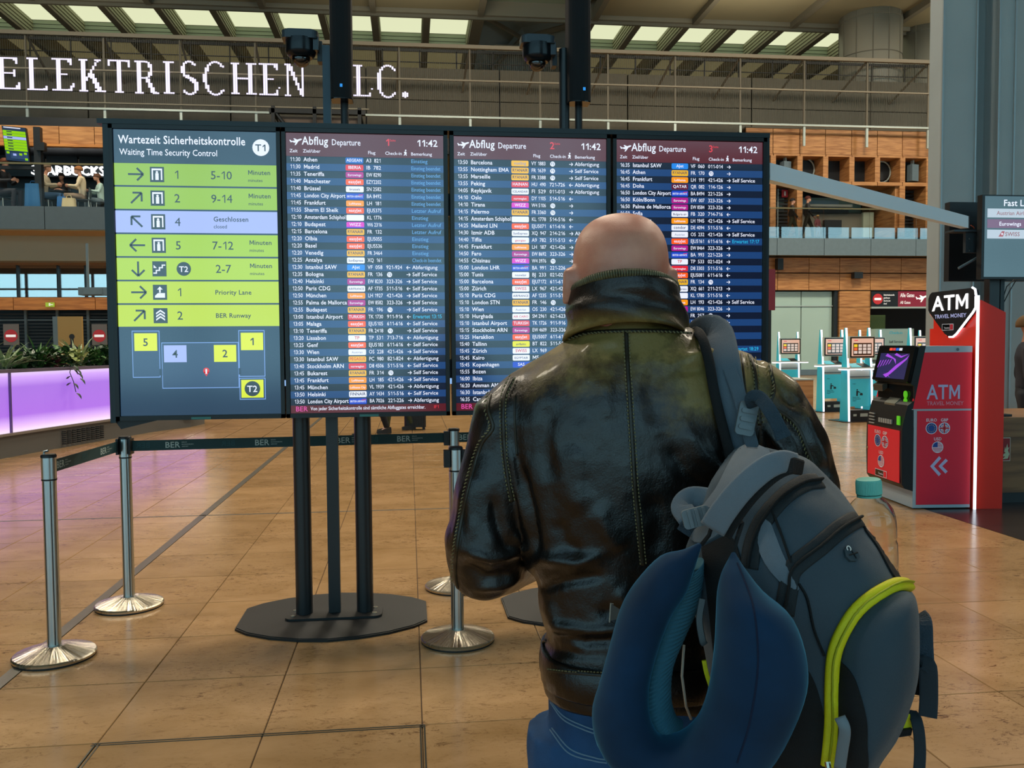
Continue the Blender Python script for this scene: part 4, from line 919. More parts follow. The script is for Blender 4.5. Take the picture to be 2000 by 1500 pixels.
# ================================================================ BARRIER POSTS and BELTS
M_BELT = mat('belt_teal', '123c40', .6, bump=.1, bscale=500); M_BTXT = mat('belt_print', 'a9bdbb', .6); M_BTX2 = mat('belt_ghost', '245055', .7)
def make_post(loc, lab, rz=0.):
    p = thing('barrier_post', lab, 'barrier post', loc, rz, 'belt barrier posts')
    prof = [(.185, 0), (.185, .008)]; MB().lathe(prof, n=48).build('rubber_ring', M_BLK, p)
    MB().lathe([(.186, .008), (.187, .018), (.181, .025), (.1805, .0252), (.06, .060), (.052, .063), (.036, .064)], n=64).build('base', M_CONE, p, autosm=9)
    b = MB().lathe([(.0315, .06), (.0315, .862)], n=32); b.build('pole', M_STEEL, p, autosm=40)
    MB().lathe([(.0335, .87), (.0335, .972)], n=32).build('head', M_STEEL, p, autosm=40); MB().lathe([(.0345, .862), (.0345, .87)], n=32).build('collar', M_BLK, p)
    MB().lathe([(.035, .972), (.035, .982), (.03, .988), (0, .988)], n=32).build('cap', M_BLK, p, autosm=40)
    b = MB()
    for a in (30, 150, 210, 330, 265): b.box(-.0022, .0022, -.0325, -.030, .065, .86, M=Matrix.Rotation(radians(a), 4, 'Z'))
    b.build('groove', mat('groove_dark', '2c3436', .5), p); return p
p1 = make_post((-1.726, 4.388, 0), 'steel barrier post nearest the planter wall, foremost at the photo edge')
p2 = dup(p1, (-1.627, 5.199, 0), 0, 'steel barrier post in front of the purple planter corner, under the green screen')
p3 = dup(p1, (.226, 4.361, 0), 0, 'steel barrier post beside the black stand, just off the man\'s elbow')
p4 = dup(p1, (.264, 5.32, 0), 0, 'steel barrier post farther back, its foot showing behind the elbow')
for p, sides in ((p2, (0,)), (p3, (-1, 1)), (p4, (-1,)), (p1, ())):
    for s_ in sides:
        x = .046*s_ if s_ else -.01
        MB().box(x-.016, x+.016, -.045 if s_ == 0 else -.025, -.03 if s_ == 0 else .025, .885, .97).build('belt_clip', M_BLK, p) if s_ else MB().box(-.04, -.028, -.04, .03, .885, .975).box(.028, .04, -.04, .03, .885, .975).build('belt_clip', M_BLK, p)
MB().tube([(-.02, 0, .985), (-.02, 0, 1.0), (-.0, 0, 1.004)], .006, 8).build('latch', M_STEEL, p1)
def belt(A, B, lab, texts, sag=.0):
    A, B = Vector(A), Vector(B); L_ = (B-A).length; d = (B-A)/L_; up = Vector((0, 0, 1)); nrm = d.cross(up).normalized()*1.0
    if nrm.y > 0: nrm = -nrm
    t = thing('barrier_belt', lab, 'barrier belt', A, group='barrier belts'); b = MB(); n = 16
    def P(u, v, o=0.): return d*u+up*(v-sag*4*(u/L_)*(1-u/L_))+nrm*o
    top, bot = .036, -.012
    rings = [[P(L_*i/n, .036, .001), P(L_*i/n, -.024, .001), P(L_*i/n, -.024, -.001), P(L_*i/n, .036, -.001)] for i in range(n+1)]
    b.loft(rings); b.build('webbing', M_BELT, t)
    b = MB()
    for u, s_ in texts:
        if s_ > 0:
            b.text('BER', .033, lambda x, y: P(u+x, -.010+y, .0018), True, 0)
            for i, q in enumerate(('BERLIN', 'BRANDENBURG', 'AIRPORT')): b.text(q, .0062, lambda x, y, i=i: P(u+.092+x, .017-i*.0125+y, .0018), False, 0)
        else: b.text('BER', .031, lambda x, y: P(u+.08-x, -.008+y, .0018), True, 1)
    b.build('print', [M_BTXT, M_BTX2], t, recalc=False)
belt((-1.60, 5.199, .925), (.235, 5.32, .925), 'dark teal belt stretched behind the board stand from the near post to the far post', [(-.0+.05, -1), (.20, 1), (.47, -1), (.66, 1), (.98, -1), (1.12, 1), (1.45, -1), (1.6, 1)] and [(.03, -1), (.19, 1), (.50, -1), (.69, 1), (1.16, 1), (1.33, -1), (1.52, 1)])
belt((-1.70, 4.41, .925), (-1.66, 5.18, .925), 'short dark teal belt in front of the planter base', [(.0, 1), (.28, -1), (.52, 1)])
belt((.29, 5.32, .925), (2.2, 5.4, .925), 'dark teal belt vanishing behind the man at his shoulder', [(.0, 1), (.6, -1), (.8, 1)])
belt((.28, 4.361, .925), (2.2, 4.45, .925), 'dark teal belt leaving the foremost middle post behind the man', [(.3, 1), (.8, 1)])

# ================================================================ PURPLE LIT PLANTER
pl = thing('planter_counter', 'long curved planter with purple backlit front and grey plinth', 'planter', (-5.4, 12.2, 0))
front = [onZ(x, y) for x, y in ((-330, 985), (-160, 935), (0, 897), (90, 880), (215, 858), (310, 842), (372, 834))]
front = [(p.x, p.y) for p in front]+[(front[-1].x+.12, front[-1].y+.6), (front[-1].x-.35, front[-1].y+1.3)]
def offs(pts, d):
    o = []
    for i, p in enumerate(pts):
        a, b_ = Vector(pts[max(i-1, 0)]), Vector(pts[min(i+1, len(pts)-1)]); t = (b_-a).normalized(); o.append((p[0]-t.y*d, p[1]+t.x*d))
    return o
def wallstrip(pts, d0, d1, z0, z1):
    b = MB(); o, i_ = offs(pts, d0), offs(pts, d1); b.loft([[(o[k][0], o[k][1], z0), (o[k][0], o[k][1], z1), (i_[k][0], i_[k][1], z1), (i_[k][0], i_[k][1], z0)] for k in range(len(pts))]); return b
wallstrip(front, 0, .9, 0, .30).build('plinth', mat('plinth_grey', '5d5c58', .5), pl, world=True)
wallstrip(front, -.05, .95, .30, .335).build('ledge', mat('ledge_grey', '8c8680', .35, .4), pl, world=True)
wallstrip(front, -.03, .95, 1.155, 1.2).build('rim', mat('rim_grey', '6c6478', .4, .3), pl, world=True)
M_PURP = bpy.data.materials.new('purple_backlit_glass'); M_PURP.use_nodes = True; n_ = M_PURP.node_tree; b_ = n_.nodes['Principled BSDF']
# tubes behind the glass at the top and the foot make those edges brighter
g_ = node(M_PURP, 'ShaderNodeNewGeometry'); s2 = node(M_PURP, 'ShaderNodeSeparateXYZ'); n_.links.new(g_.outputs['Position'], s2.inputs[0])
mr = node(M_PURP, 'ShaderNodeMapRange'); mr.inputs[1].default_value = .335; mr.inputs[2].default_value = 1.155; n_.links.new(s2.outputs['Z'], mr.inputs[0])
r_ = node(M_PURP, 'ShaderNodeValToRGB'); n_.links.new(mr.outputs[0], r_.inputs[0]); e = r_.color_ramp.elements
e[0].position = 0; e[0].color = (1.0, .82, 1.0, 1); e[1].position = 1; e[1].color = (.86, .66, 1, 1)
for p_, c_ in ((.1, (.80, .50, 1.)), (.28, (.36, .11, .76)), (.75, (.33, .12, .73)), (.92, (.62, .36, .95))): q = e.new(p_); q.color = (*c_, 1)
n_.links.new(r_.outputs[0], b_.inputs['Emission Color']); b_.inputs['Emission Strength'].default_value = .95; b_.inputs['Base Color'].default_value = (.2, .15, .3, 1); b_.inputs['Roughness'].default_value = .3
fr_ = [(Vector(front[i]), Vector(front[i+1])) for i in range(len(front)-1)]
for (x0, x1) in ((-330, -150), (-150, 23), (23, 298), (298, 372), (372, 500)):
    pts = []
    for q in range(9):
        pxx = x0+(x1-x0)*q/8
        if pxx > 372: continue
        # walk along the front polyline until its projection passes this column
        best = None
        for a, c in fr_[:6]:
            for k in range(11):
                p = a+(c-a)*k/10; d_ = abs(topx((p.x, p.y, .6))[0]-pxx)
                if best is None or d_ < best[0]: best = (d_, p)
        pts.append((best[1].x, best[1].y))
    if len(pts) < 2: pts = [tuple(x) for x in front[6:9]]
    if pts[0] == pts[1]: pts = pts[1:]
    wallstrip(pts, .0, .02, .335, 1.155).build('glass_panel', M_PURP, pl, world=True)
M_JNT = mat('joint_metal', '6a5a80', .4, .5)
for v in (23, 298):
    best = min(((abs(topx((*(a+(c-a)*k/20), .6))[0]-v), a+(c-a)*k/20) for a, c in fr_ for k in range(21)), key=lambda t: t[0])[1]
    MB().box(best.x-.02, best.x+.02, best.y-.03, best.y+.0, .335, 1.155).build('joint_bar', M_JNT, pl, world=True)
wallstrip(front, .03, .1, .335, 1.155).build('core', mat('plinth_grey', '5d5c58'), pl, world=True)
wallstrip(front, .05, .9, 1.0, 1.16).build('soil', mat('soil', '2a1f18', .9), pl, world=True)
b = MB()
A, B = Vector(front[3]), Vector(front[4])
for c in range(9):
    for r in range(7):
        p = A+(B-A)*(.25+c*.075); b.box(p.x-.07, p.x+.05, p.y-.025, p.y-.004, .05+r*.03, .065+r*.03)
b.build('vent_grille', M_BLK, pl, world=True)
MB().tube([(front[6][0]-.05, front[6][1]-.2, .23), (front[6][0]+.1, front[6][1]+.0, .23), (front[6][0]+.35, front[6][1]+.3, .28)], .03, 8).build('bumper_rail', M_STEEL, pl, world=True)
# plants: every plant its own thing
LEAF = {'g': mat('leaf_green', '3f6b34', .4, vary=.4, vscale=9), 'd': mat('leaf_dark', '23422a', .4, vary=.4, vscale=9), 's': mat('leaf_striped', '8fa27a', .4, vary=.5, vscale=30), 'y': mat('leaf_yellow_green', 'a3b06c', .4, vary=.4, vscale=12), 'r': mat('leaf_wine', '4a1c24', .4, vary=.4, vscale=12)}
def leaf(b, o, az, el, ln, wd, bend, n=5, mi=0):
    d = Vector((cos(az), sin(az), 0)); sd = Vector((-sin(az), cos(az), 0)); p = Vector(o); L_, R__, Mm = [], [], []
    for i in range(n+1):
        t = i/n; w = wd*sin(pi*min(1, .12+t*.88))**.8 if i < n else .0008
        L_.append(p+sd*w+Vector((0, 0, w*.35))); R__.append(p-sd*w+Vector((0, 0, w*.35))); Mm.append(p.copy())
        a = el-bend*t; p = p+(d*cos(a)+Vector((0, 0, sin(a))))*ln/n
    k = n+1; b.add(L_+Mm+R__, [(i, i+1, k+i+1, k+i) for i in range(n)]+[(k+i, k+i+1, 2*k+i+1, 2*k+i) for i in range(n)], mi)
def plant(x, y, kind, h, lab, seed):
    rnd = random.Random(seed); p = thing('potted_plant', lab, 'plant', (x, y, 1.15), group='plants in the lit planter')
    b = MB(); c = MB()
    if kind == 'spike':
        for i in range(34): leaf(b, (rnd.uniform(-.03, .03), rnd.uniform(-.03, .03), 0), rnd.uniform(0, 2*pi), radians(rnd.uniform(35, 85)), h*rnd.uniform(.7, 1.15), .022, rnd.uniform(.2, 1.3))
        b.build('foliage', LEAF['s'], p); c.tube([(0, 0, -.05), (0, 0, .08)], .03, 8).build('stem', LEAF['d'], p)
    elif kind == 'fern':
        for i in range(70): leaf(b, (rnd.uniform(-.06, .06), rnd.uniform(-.06, .06), rnd.uniform(0, h*.3)), rnd.uniform(0, 2*pi), radians(rnd.uniform(20, 80)), h*rnd.uniform(.5, 1.), .018, rnd.uniform(.3, 1.2))
        b.build('foliage', LEAF['g'], p); c.tube([(0, 0, -.05), (0, 0, h*.4)], .02, 8).build('stem', LEAF['d'], p)
    else:
        for i in range(70):
            a = rnd.uniform(0, 2*pi); r = rnd.uniform(.02, .2); leaf(b, (r*cos(a), r*sin(a), rnd.uniform(0, h*.7)), rnd.uniform(0, 2*pi), radians(rnd.uniform(-10, 60)), rnd.uniform(.08, .16), .045, rnd.uniform(.3, 1.), 4)
        b.build('foliage', LEAF[{'bush': 'd', 'pale': 'y', 'wine': 'r', 'green': 'g'}[kind]], p); c.tube([(0, 0, -.05), (0, 0, h*.6)], .012, 6).tube([(0, 0, 0), (.08, .03, h*.5)], .008, 6).build('stem', LEAF['d'], p)
spots = [(-90, 'bush', .5), (-45, 'spike', .55), (4, 'spike', .52), (30, 'green', .3), (52, 'bush', .38), (74, 'fern', .5), (92, 'wine', .26), (105, 'green', .45), (122, 'bush', .42), (140, 'pale', .42), (158, 'spike', .56), (176, 'green', .40), (192, 'fern', .45), (203, 'bush', .52), (218, 'pale', .42), (240, 'green', .4), (270, 'bush', .4), (300, 'spike', .45)]
words_ = {'bush': 'dark leafy bush plant', 'spike': 'striped spiky leaved plant', 'fern': 'feathery green fern plant', 'green': 'broad green leaved plant', 'pale': 'pale leafy plant', 'wine': 'low wine red leaved plant'}
inner = offs(front, .32); seen_ = {}
order = ['first', 'second', 'third', 'fourth', 'fifth', 'sixth']
for i, (v, kind, h) in enumerate(spots):
    best = min(((abs(topx((*(Vector(a)+(Vector(c)-Vector(a))*k/20), 1.2))[0]-v), Vector(a)+(Vector(c)-Vector(a))*k/20) for a, c in zip(inner, inner[1:]) for k in range(21)), key=lambda t: t[0])[1]
    k = seen_.get(kind, 0); seen_[kind] = k+1
    plant(best.x+random.uniform(-.05, .05), best.y, kind, h, f'{words_[kind]} on the purple planter, {order[k]} from the photo edge', i)
vn = thing('trailing_vine', 'dark trailing vine hanging over the rim of the purple planter', 'plant', (0, 0, 0)); bp_ = min(((abs(topx((*(a+(c-a)*k/20), 1.2))[0]-143), a+(c-a)*k/20) for a, c in fr_ for k in range(21)), key=lambda t: t[0])[1]
vn.location = (bp_.x, bp_.y-.08, 1.22); b = MB(); c = MB(); pth = [(0, .12, .02), (0, -.02, .02), (-.02, -.05, -.1), (.03, -.05, -.24), (.06, -.05, -.40)]
c.tube(pth, .006, 6).tube([(0, -.03, 0), (-.08, -.05, -.12)], .005, 6).tube([(0, -.03, 0), (.1, -.05, -.13)], .005, 6)
for x, z, a in ((-.06, -.04, 3.4), (-.1, -.14, 3.9), (.03, -.05, -.5), (.1, -.12, -.6), (.13, -.2, -.9), (.0, -.16, 4), (.03, -.27, -1), (.0, -.26, 3.6), (.07, -.42, -1.4), (.04, .0, .3), (-.03, .02, 2.8), (.08, -.06, -.2)): leaf(b, (x, -.07, z), a*.0+(0 if cos(a) > 0 else pi), radians(-35), .12, .05, .7, 4)
b.build('foliage', LEAF['d'], vn); c.build('stem', LEAF['d'], vn)

# ================================================================ STEEL COLUMN, BEAM, LANE MONITOR
M_COL = mat('column_steel', '99a5a7', .5, .0, vary=.05, vscale=1.5); 
def CX(v, yy=10.): return onY(v, 400, yy).x
col = thing('steel_column', 'huge fluted grey steel column rising behind the red cash machine pylon', 'column', (CX(1890), 10.3, 0))
for nm, X0_, X1_, y0_, y1_ in (('fluted_web', CX(1837, 10), CX(1902, 10), 10.0, 10.27), ('recess', CX(1895, 10.2), CX(1945, 10.5), 10.27, 10.6), ('fluted_web', CX(1946, 10), CX(1977, 10), 10.0, 10.27), ('edge_flange', CX(1977, 10)+.01, CX(1996, 10.3), 10.2, 10.6)):
    MB().box(X0_, X1_, y0_, y1_, 0, 17.95).build(nm, M_COL, col, world=True)
for X_, y_ in ((CX(1837, 10), 10.), (CX(1902, 10), 10.), (CX(1946, 10), 10.), (CX(1977, 10), 10.)): MB().box(X_-.01, X_+.01, y_-.015, y_+.01, 0, 17.9).build('corner_bead', mat('column_bead', '93a0a4', .4, .4), col, world=True)
wc = thing('wood_pier', 'wood clad pier at the photo edge beyond the steel column', 'pillar', (CX(2020, 13), 13, 0))
for z0_, z1_ in ((0, 1.6), (1.6, 2.9), (2.9, 4.2)): MB().box(-.28, 1.2, 0, .5, z0_+.005, z1_-.005).build('wood_panel', M_WOOD, wc)
MB().box(-.2, 1.1, -.03, 0, 1.95, 2.25).build('notice_plate', mat('notice_dark', '20242c'), wc)
z_ = onY(1503, 337, 4.8).z; A = onY(1495, 336, 4.82); B = onZ(1884, 436, z_)
dr = (B-A).normalized(); dr.z = 0; sd = Vector((-dr.y, dr.x, 0)); Ln = (Vector((B.x, B.y, 0))-Vector((A.x, A.y, 0))).length
bm_ = thing('steel_beam', 'long pale blue steel box beam running from the boards to the lane monitor', 'beam', A)
MB().loft([[dr*t+sd*a+Vector((0, 0, c)) for a, c in ((-.03, -.048), (.03, -.048), (.03, .048), (-.03, .048))] for t in (0, Ln)]).build('box_section', mat('beam_blue_grey', 'dcf0fc', .4, .0), bm_)
MB().loft([[dr*t+sd*a+Vector((0, 0, c)) for a, c in ((-.032, -.05), (.032, -.05), (.032, .05), (-.032, .05))] for t in (Ln, Ln+.02)]).build('end_cap', M_BLK, bm_)
YM_ = 7.55
mo = thing('lane_monitor', 'wall-sized fast lane monitor cut by the photo edge, back to back with a black housing', 'monitor', onY(1945, 812, YM_))
O_ = Vector(mo.location); q = lambda v, y, yy=YM_: onY(v, y, yy)-O_
a, b_ = q(1919, 380, 7.4), q(1926, 545, 7.4); W_ = 1.0
MB().box(a.x, a.x+W_, -.15, -.08, b_.z, a.z).build('bezel', M_BEZ, mo)
F_ = FB_(lambda u, v, l: Vector((a.x+u, -.151-.001*l, a.z-v)), True)
Hh = a.z-b_.z; F_.rect(.025, W_-.02, Hh-.02, .012, screenmat('lane_grey', '34464f'), 0)
F_.tx('Fast Lane', .205, .1, .055, M_WT, True); ww = screenmat('lane_white', 'b4bfcc')
F_.rect(.05, .9, .205, .125, ww, 1); F_.tx('Austrian Airlines', .14, .182, .035, emat('lane_red', '8c4a50'), False, lay=2)
F_.rect(.05, .9, .30, .22, screenmat('lane_plum', '6e3a60'), 1); F_.tx('Eurowings', .165, .278, .034, M_WT, True, lay=2)
F_.rect(.05, .9, .395, .315, ww, 1); F_.tx('SWISS', .225, .372, .036, emat('lane_red', '8c4a50'), True, lay=2); F_.poly([(.16, .378), (.195, .328), (.222, .328), (.205, .378)], emat('swiss_red', 'a03840'), 2)
F_.rect(.186, .206, .357, .350, M_WT, 3); F_.rect(.192, .199, .364, .343, M_WT, 3)
F_.done('picture', mo, False)
c, d = q(1864, 392, 7.9), q(1917, 548, 7.9)
MB().box(c.x, c.x+1.0, .42, .5, d.z, c.z).build('rear_housing', M_BLK, mo)
e1, e2 = q(1884, 450), q(1917, 494); MB().box(e1.x, e2.x+.1, -.02, .02, e2.z, e1.z).build('mount_plate', mat('mount_grey', '2f3a40', .4), mo)
e3 = q(1857, 451); MB().box(e3.x, e2.x+.1, -.05, .1, e3.z-.012, e3.z+.006).build('bracket_shelf', mat('mount_grey', '2f3a40'), mo)
e4, e5 = q(1872, 524), q(1911, 502); MB().tube([e4, e5], .012, 8).build('strut', M_SLATE, mo)
MB().tube([q(1896, 440), q(1901, 443), q(1903, 446)], .004, 6).build('orange_lead', mat('orange_cable', 'c8502a'), mo)
for k in range(4): p_ = q((1890, 1890, 1914, 1914)[k], (467, 490, 464, 488)[k]); MB().lathe([(.008, p_.y-.025), (0, p_.y-.025)], (p_.x, 0, p_.z), axis='y', n=10).build('screw', M_CHROME, mo)
MB().box(-.10, .0, -.02, .06, .015, a.z-.2).build('pole', M_POLE, mo); MB().box(.01, .05, -.02, .06, .015, a.z-.2).build('pole', mat('teal_black_metal', '1a272c'), mo)
MB().box(-.14, .09, -.1, .1, 0, .02).build('foot', M_BLK, mo)
MB().tube([q(1957, 590), q(1966, 560), q(1982, 545)], .005, 6).build('cable', M_BLK, mo); MB().tube([q(1957, 598), q(1972, 568), q(1986, 545)], .005, 6).build('cable', M_BLK, mo)
# ---- walnut counter with fire extinguisher sign
cn = thing('walnut_counter', 'walnut service counter with pale oak top edge beside the red pylon', 'counter', (5.25, 7.36, 0))
zc = O_.z
MB().box(.0, 4, .02, 1.0, .1, zc-.18).build('front_panel', M_WOODD, cn); MB().box(0, 4, 0, 1.0, zc-.18, zc-.002).build('top_edge', wood('counter_oak', '8f6a44', '6e4c30'), cn); MB().box(0, 4, .06, 1, 0, .1).build('kick', M_BLK, cn)
p0, p1_ = onY(1947, 857, 7.3), onY(1983, 902, 7.3)
f_ = thing('fire_point_sign', 'dark red sign with extinguisher and flames on the walnut counter', 'sign', (p0.x, 7.375, p1_.z)); w, h = p1_.x-p0.x, p0.z-p1_.z
MB().box(0, w, -.006, 0, 0, h).build('plate', mat('sign_pale', 'cfc9b8', .5), f_); MB().box(.006, w-.006, -.008, -.006, .006, h-.006).build('field', mat('sign_crimson', '8a1822', .5), f_)
F_ = FB_(lambda u, v, l: Vector((u*w, -.009-.001*l, v*h))); M_PALE = mat('sign_luminous', 'b8c8a4', .6)
F_.poly([(.14, .08), (.42, .08), (.42, .55), (.36, .62), (.33, .70), (.44, .72), (.44, .78), (.33, .78), (.30, .86), (.22, .86), (.2, .78), (.12, .66), (.10, .5), (.15, .48), (.19, .62), (.14, .55)], M_PALE)
F_.rect(.2, .36, .42, .5, mat('sign_crimson', '8a1822'), 2)
F_.poly([(.56, .08), (.86, .1), (.94, .3), (.86, .45), (.93, .6), (.85, .55), (.82, .75), (.74, .5), (.70, .62), (.66, .4), (.74, .35), (.62, .3), (.60, .2), (.72, .2)], M_PALE); F_.done('symbol', f_, False)

# ================================================================ CASH MACHINE and PYLON
M_RED = mat('atm_red', 'ee2a3e', .4, spec=.4); M_RED2 = mat('atm_side_red', 'e42440', .5); M_AWH = mat('atm_white', 'a9bcc6', .45); M_PRED = mat('pylon_red', 'f0301f', .4)
M_TLIT = mat('vinyl_lilac', 'b9c0ea', .5)
atm = thing('cash_machine', 'red and black cash machine with purple screen facing the passage', 'cash machine', (4.45, 7.25, 0), radians(-5))
Wd = .74
def PA(poly, b0, b1, m, name, par=atm, **k): return MB().prism(poly, lambda u, v, d: (u, d, v), b0, b1).build(name, m, par, **k)
PA([(0, .01), (.52, .01), (.52, .89), (.0, .89)], 0.005, Wd, M_AWH, 'cabinet')
PA([(-.02, .895), (.52, .895), (.52, 1.40), (.088, 1.40)], .004, Wd, M_RED, 'hood'); PA([(.088, 1.40), (.52, 1.40), (.52, 1.455), (.10, 1.455)], .004, Wd, M_AWH, 'top_trim')
PA([(.03, .04), (.515, .04), (.515, .88), (.03, .88)], -.002, .005, M_RED2, 'side_panel'); PA([(-.02, .89), (.52, .89), (.52, .897), (-.02, .897)], -.001, .004, M_AWH, 'joint_trim')
PA([(.05, 1.46), (.10, 1.46), (-.01, .895), (-.01, .895), (.0, .72), (0, .16), (-.075, .185), (-.10, .22), (-.108, .45), (-.105, .72), (-.075, .86), (-.055, .93), (.0, .97), (.0, 1.10), (-.03, 1.12), (.04, 1.45)], 0.002, Wd-.02, M_BLK, 'fascia')
PA([(-.11, .23), (-.104, .23), (-.104, .70), (-.112, .70)], .035, Wd-.06, M_RED, 'lower_door')
MB().lathe([(.012, -.118), (0, -.118)], (0, Wd-.07, .48), axis='x', n=12).build('lock', M_CHROME, atm)
# screen on its slanted plane: base point (a,z) to top point
s0, s1 = Vector((-.032, 0, 1.125)), Vector((.040, 0, 1.455)); sv = (s1-s0); sn = Vector((-sv.z, 0, sv.x)).normalized()
def SP(u, v, o=0.): return s0+sv*v+Vector((0, 1, 0))*(Wd-.02-u*(Wd-.03))+sn*(.012+o)   # u: 0 far .. 1 near
MB().loft([[SP(u, v, -.012) for u, v in rrect(0, 1, 0, 1, .05)], [SP(u, v, .018) for u, v in rrect(0, 1, 0, 1, .05)]]).build('screen_bezel', M_BLKG, atm)
fb = FB_(lambda u, v, l: SP(u, v, .019+.001*l)); 
fb.rect(.1, .9, .08, .78, emat('atm_violet_dark', '2b2a55'), 0)
mg = emat('atm_magenta', 'a24ad8', 1.1)
fb.poly([(.40, .10), (.50, .2), (.86, .62), (.9, .74), (.84, .66), (.6, .45), (.43, .24), (.30, .17)], mg); fb.poly([(.28, .22), (.36, .20), (.52, .10), (.44, .17)], mg)
for k in range(5): fb.poly([(.08+k*.075, .36+k*.025), (.105+k*.075, .38+k*.025), (.16+k*.075, .58+k*.01), (.13+k*.075, .56+k*.01)], mg)
fb.poly([(.25, .70), (.5, .62), (.6, .48), (.56, .62), (.3, .77)], mg); fb.poly([(.5, .74), (.7, .66), (.88, .77), (.7, .71), (.55, .79)], mg)
for k, c_ in enumerate(('ff5a3c', 'd8404a', '2c6ad0', 'e8e8f0')): fb.rect(.33+k*.09, .41+k*.09, .86, .93, emat('pay%d' % k, c_), 1)
fb.done('screen_picture', atm, False)
PA([(-.01, .90), (.02, .90), (.02, 1.11), (-.0, 1.11)], .03, Wd-.04, M_BLKG, 'recess')
MB().loft([[Vector((-.06, y, 1.09)), Vector((-.01, y, 1.115)), Vector((-.01, y, 1.06)), Vector((-.055, y, 1.03))] for y in (.5, .69)]).build('card_hood', mat('gunmetal', '3a3c38', .4), atm)
MB().loft([[Vector((-.06, y, .93)), Vector((-.005, y, .98)), Vector((-.005, y, .95)), Vector((-.06, y, .90))] for y in (.24, .45)]).build('keypad', mat('keypad_steel', '8a9088', .3, .7), atm)
for z_, r_ in ((1.02, .034), (.955, .034)): MB().lathe([(.001, -.012), (r_, -.012), (r_, -.02), (0, -.02)], (-.0, .13, z_), axis='x', n=20).build('contact_mark', mat('neon_green', '5fd428', .4, emit=.35), atm)
MB().box(-.109, -.098, .05, .10, .75, .83).build('contact_mark', mat('neon_green', '5fd428'), atm)
b = MB()
for k in range(6): b.box(-.112, -.1, .20+k*.045, .232+k*.045, .745, .785)
b.build('instruction_strip', mat('strip_grey', '9aa0a0'), atm)
b = MB()
for k in range(4): b.box(-.112, -.1, .55, .66, .72+k*.03, .73+k*.03)
b.build('instruction_lines', mat('strip_grey', '9aa0a0'), atm)
# currency discs
M_EUB = mat('flag_blue', '1b4a9c', .5); M_GOLD = mat('flag_gold', 'd9c23c', .5); M_FW = mat('flag_white', 'dfe3f4', .5); M_FR = mat('flag_red', 'c8283c', .5)
def flags(f, cu, cv, r, par, txt, sx=1.):
    F_ = FB_(f)
    for du, dv, kind, nm in ((-r*1.12*sx, 0, 'eu', 'EURO'), (r*1.12*sx, 0, 'uk', 'GBP'), (0, -r*3.25, 'us', 'USD')):
        u, v = cu+du, cv+dv; F_.disc(u, v, r, M_FW, 1, 28, sx); ri = r*.88
        if kind == 'eu':
            F_.disc(u, v, ri, M_EUB, 2, 28, sx)
            for k in range(12): F_.disc(u+ri*.68*sx*cos(k*pi/6), v+ri*.68*sin(k*pi/6), r*.07, M_GOLD, 3, 6, sx)
        elif kind == 'uk':
            for q in range(4):
                a0 = 90*q; F_.poly([(u+sx*x, v+y) for x, y in [(ri*.25*(1 if q in (0, 3) else -1), ri*.6*(1 if q < 2 else -1)), (ri*.25*(1 if q in (0, 3) else -1), ri*.95*(1 if q < 2 else -1)), (ri*.6*(1 if q in (0, 3) else -1), ri*.72*(1 if q < 2 else -1))]], M_EUB, 2)
                F_.poly([(u+sx*x, v+y) for x, y in [(ri*.6*(1 if q in (0, 3) else -1), ri*.25*(1 if q < 2 else -1)), (ri*.95*(1 if q in (0, 3) else -1), ri*.25*(1 if q < 2 else -1)), (ri*.72*(1 if q in (0, 3) else -1), ri*.6*(1 if q < 2 else -1))]], M_EUB, 2)
            F_.rect(u-ri*sx*.98, u+ri*sx*.98, v-r*.14, v+r*.14, M_FR, 3); F_.rect(u-r*sx*.14, u+r*sx*.14, v-ri*.98, v+ri*.98, M_FR, 3)
            for s1_ in (1, -1): F_.poly([(u+sx*ri*(.66), v+s1_*ri*.74), (u+sx*ri*.74, v+s1_*ri*.66), (u-sx*ri*.66, v-s1_*ri*.74), (u-sx*ri*.74, v-s1_*ri*.66)], M_FR, 2)
        else:
            for q in range(7):
                y = ri*(.8-q*.26); xx = sqrt(max(0, ri*ri-y*y)); F_.rect(u-xx*sx, u+xx*sx, v+y-ri*.06, v+y+ri*.06, M_FR, 2)
            F_.poly([(u, v), (u, v+ri*.98)]+[(u-sx*ri*sin(a_), v+ri*cos(a_)) for a_ in [radians(x) for x in (15, 35, 55, 75, 90)]], M_EUB, 3)
        F_.text(nm, r*.5, lambda x, y, u=u, v=v: f(u+x, v+r*1.16+y, 2), True, F_.mi(M_FW), 'c', sx*.95)
    return F_
fs_ = lambda u, v, l: Vector((u, -.0032-.0008*l, v))
G_ = flags(fs_, .215, .725, .052, atm, 'side'); G_.text('ATM', .125, lambda x, y: Vector((.115+x, .0025, .985+y)), True, G_.mi(M_TLIT), 'l', .80); G_.text('TRAVEL MONEY', .034, lambda x, y: Vector((.115+x, .0025, .93+y)), False, G_.mi(mat('vinyl_pink', 'e09ab0')), 'l', .92)
for k in (0, .075):
    pts = [(.15+k, .385), (.23+k*.8, .475-k*.3), (.25+k*.8, .455-k*.3), (.185+k, .385), (.25+k*.8, .315+k*.3), (.23+k*.8, .295+k*.3)]; G_.poly(pts, M_TLIT, 1)
G_.done('side_print', atm, False)
MB().lathe([(.014, -.001), (0, -.001)], (.385, 0, 1.425), axis='y', n=14).build('screw_cap', M_SLATE, atm)
ff = lambda u, v, l: Vector((-.1125-.0008*l, Wd-.05-u, v)); G_ = flags(ff, .30, .57, .058, atm, 'front', 1.15)
G_.rect(.18, .42, .235, .30, M_FW, 1); G_.rect(.185, .35, .24, .295, M_BLKG, 2); G_.rect(.355, .415, .24, .295, M_RED, 2); G_.text('Travelex', .018, lambda x, y: ff(.25+x, .255+y, 3), True, G_.mi(M_FW)); G_.done('front_print', atm, False)
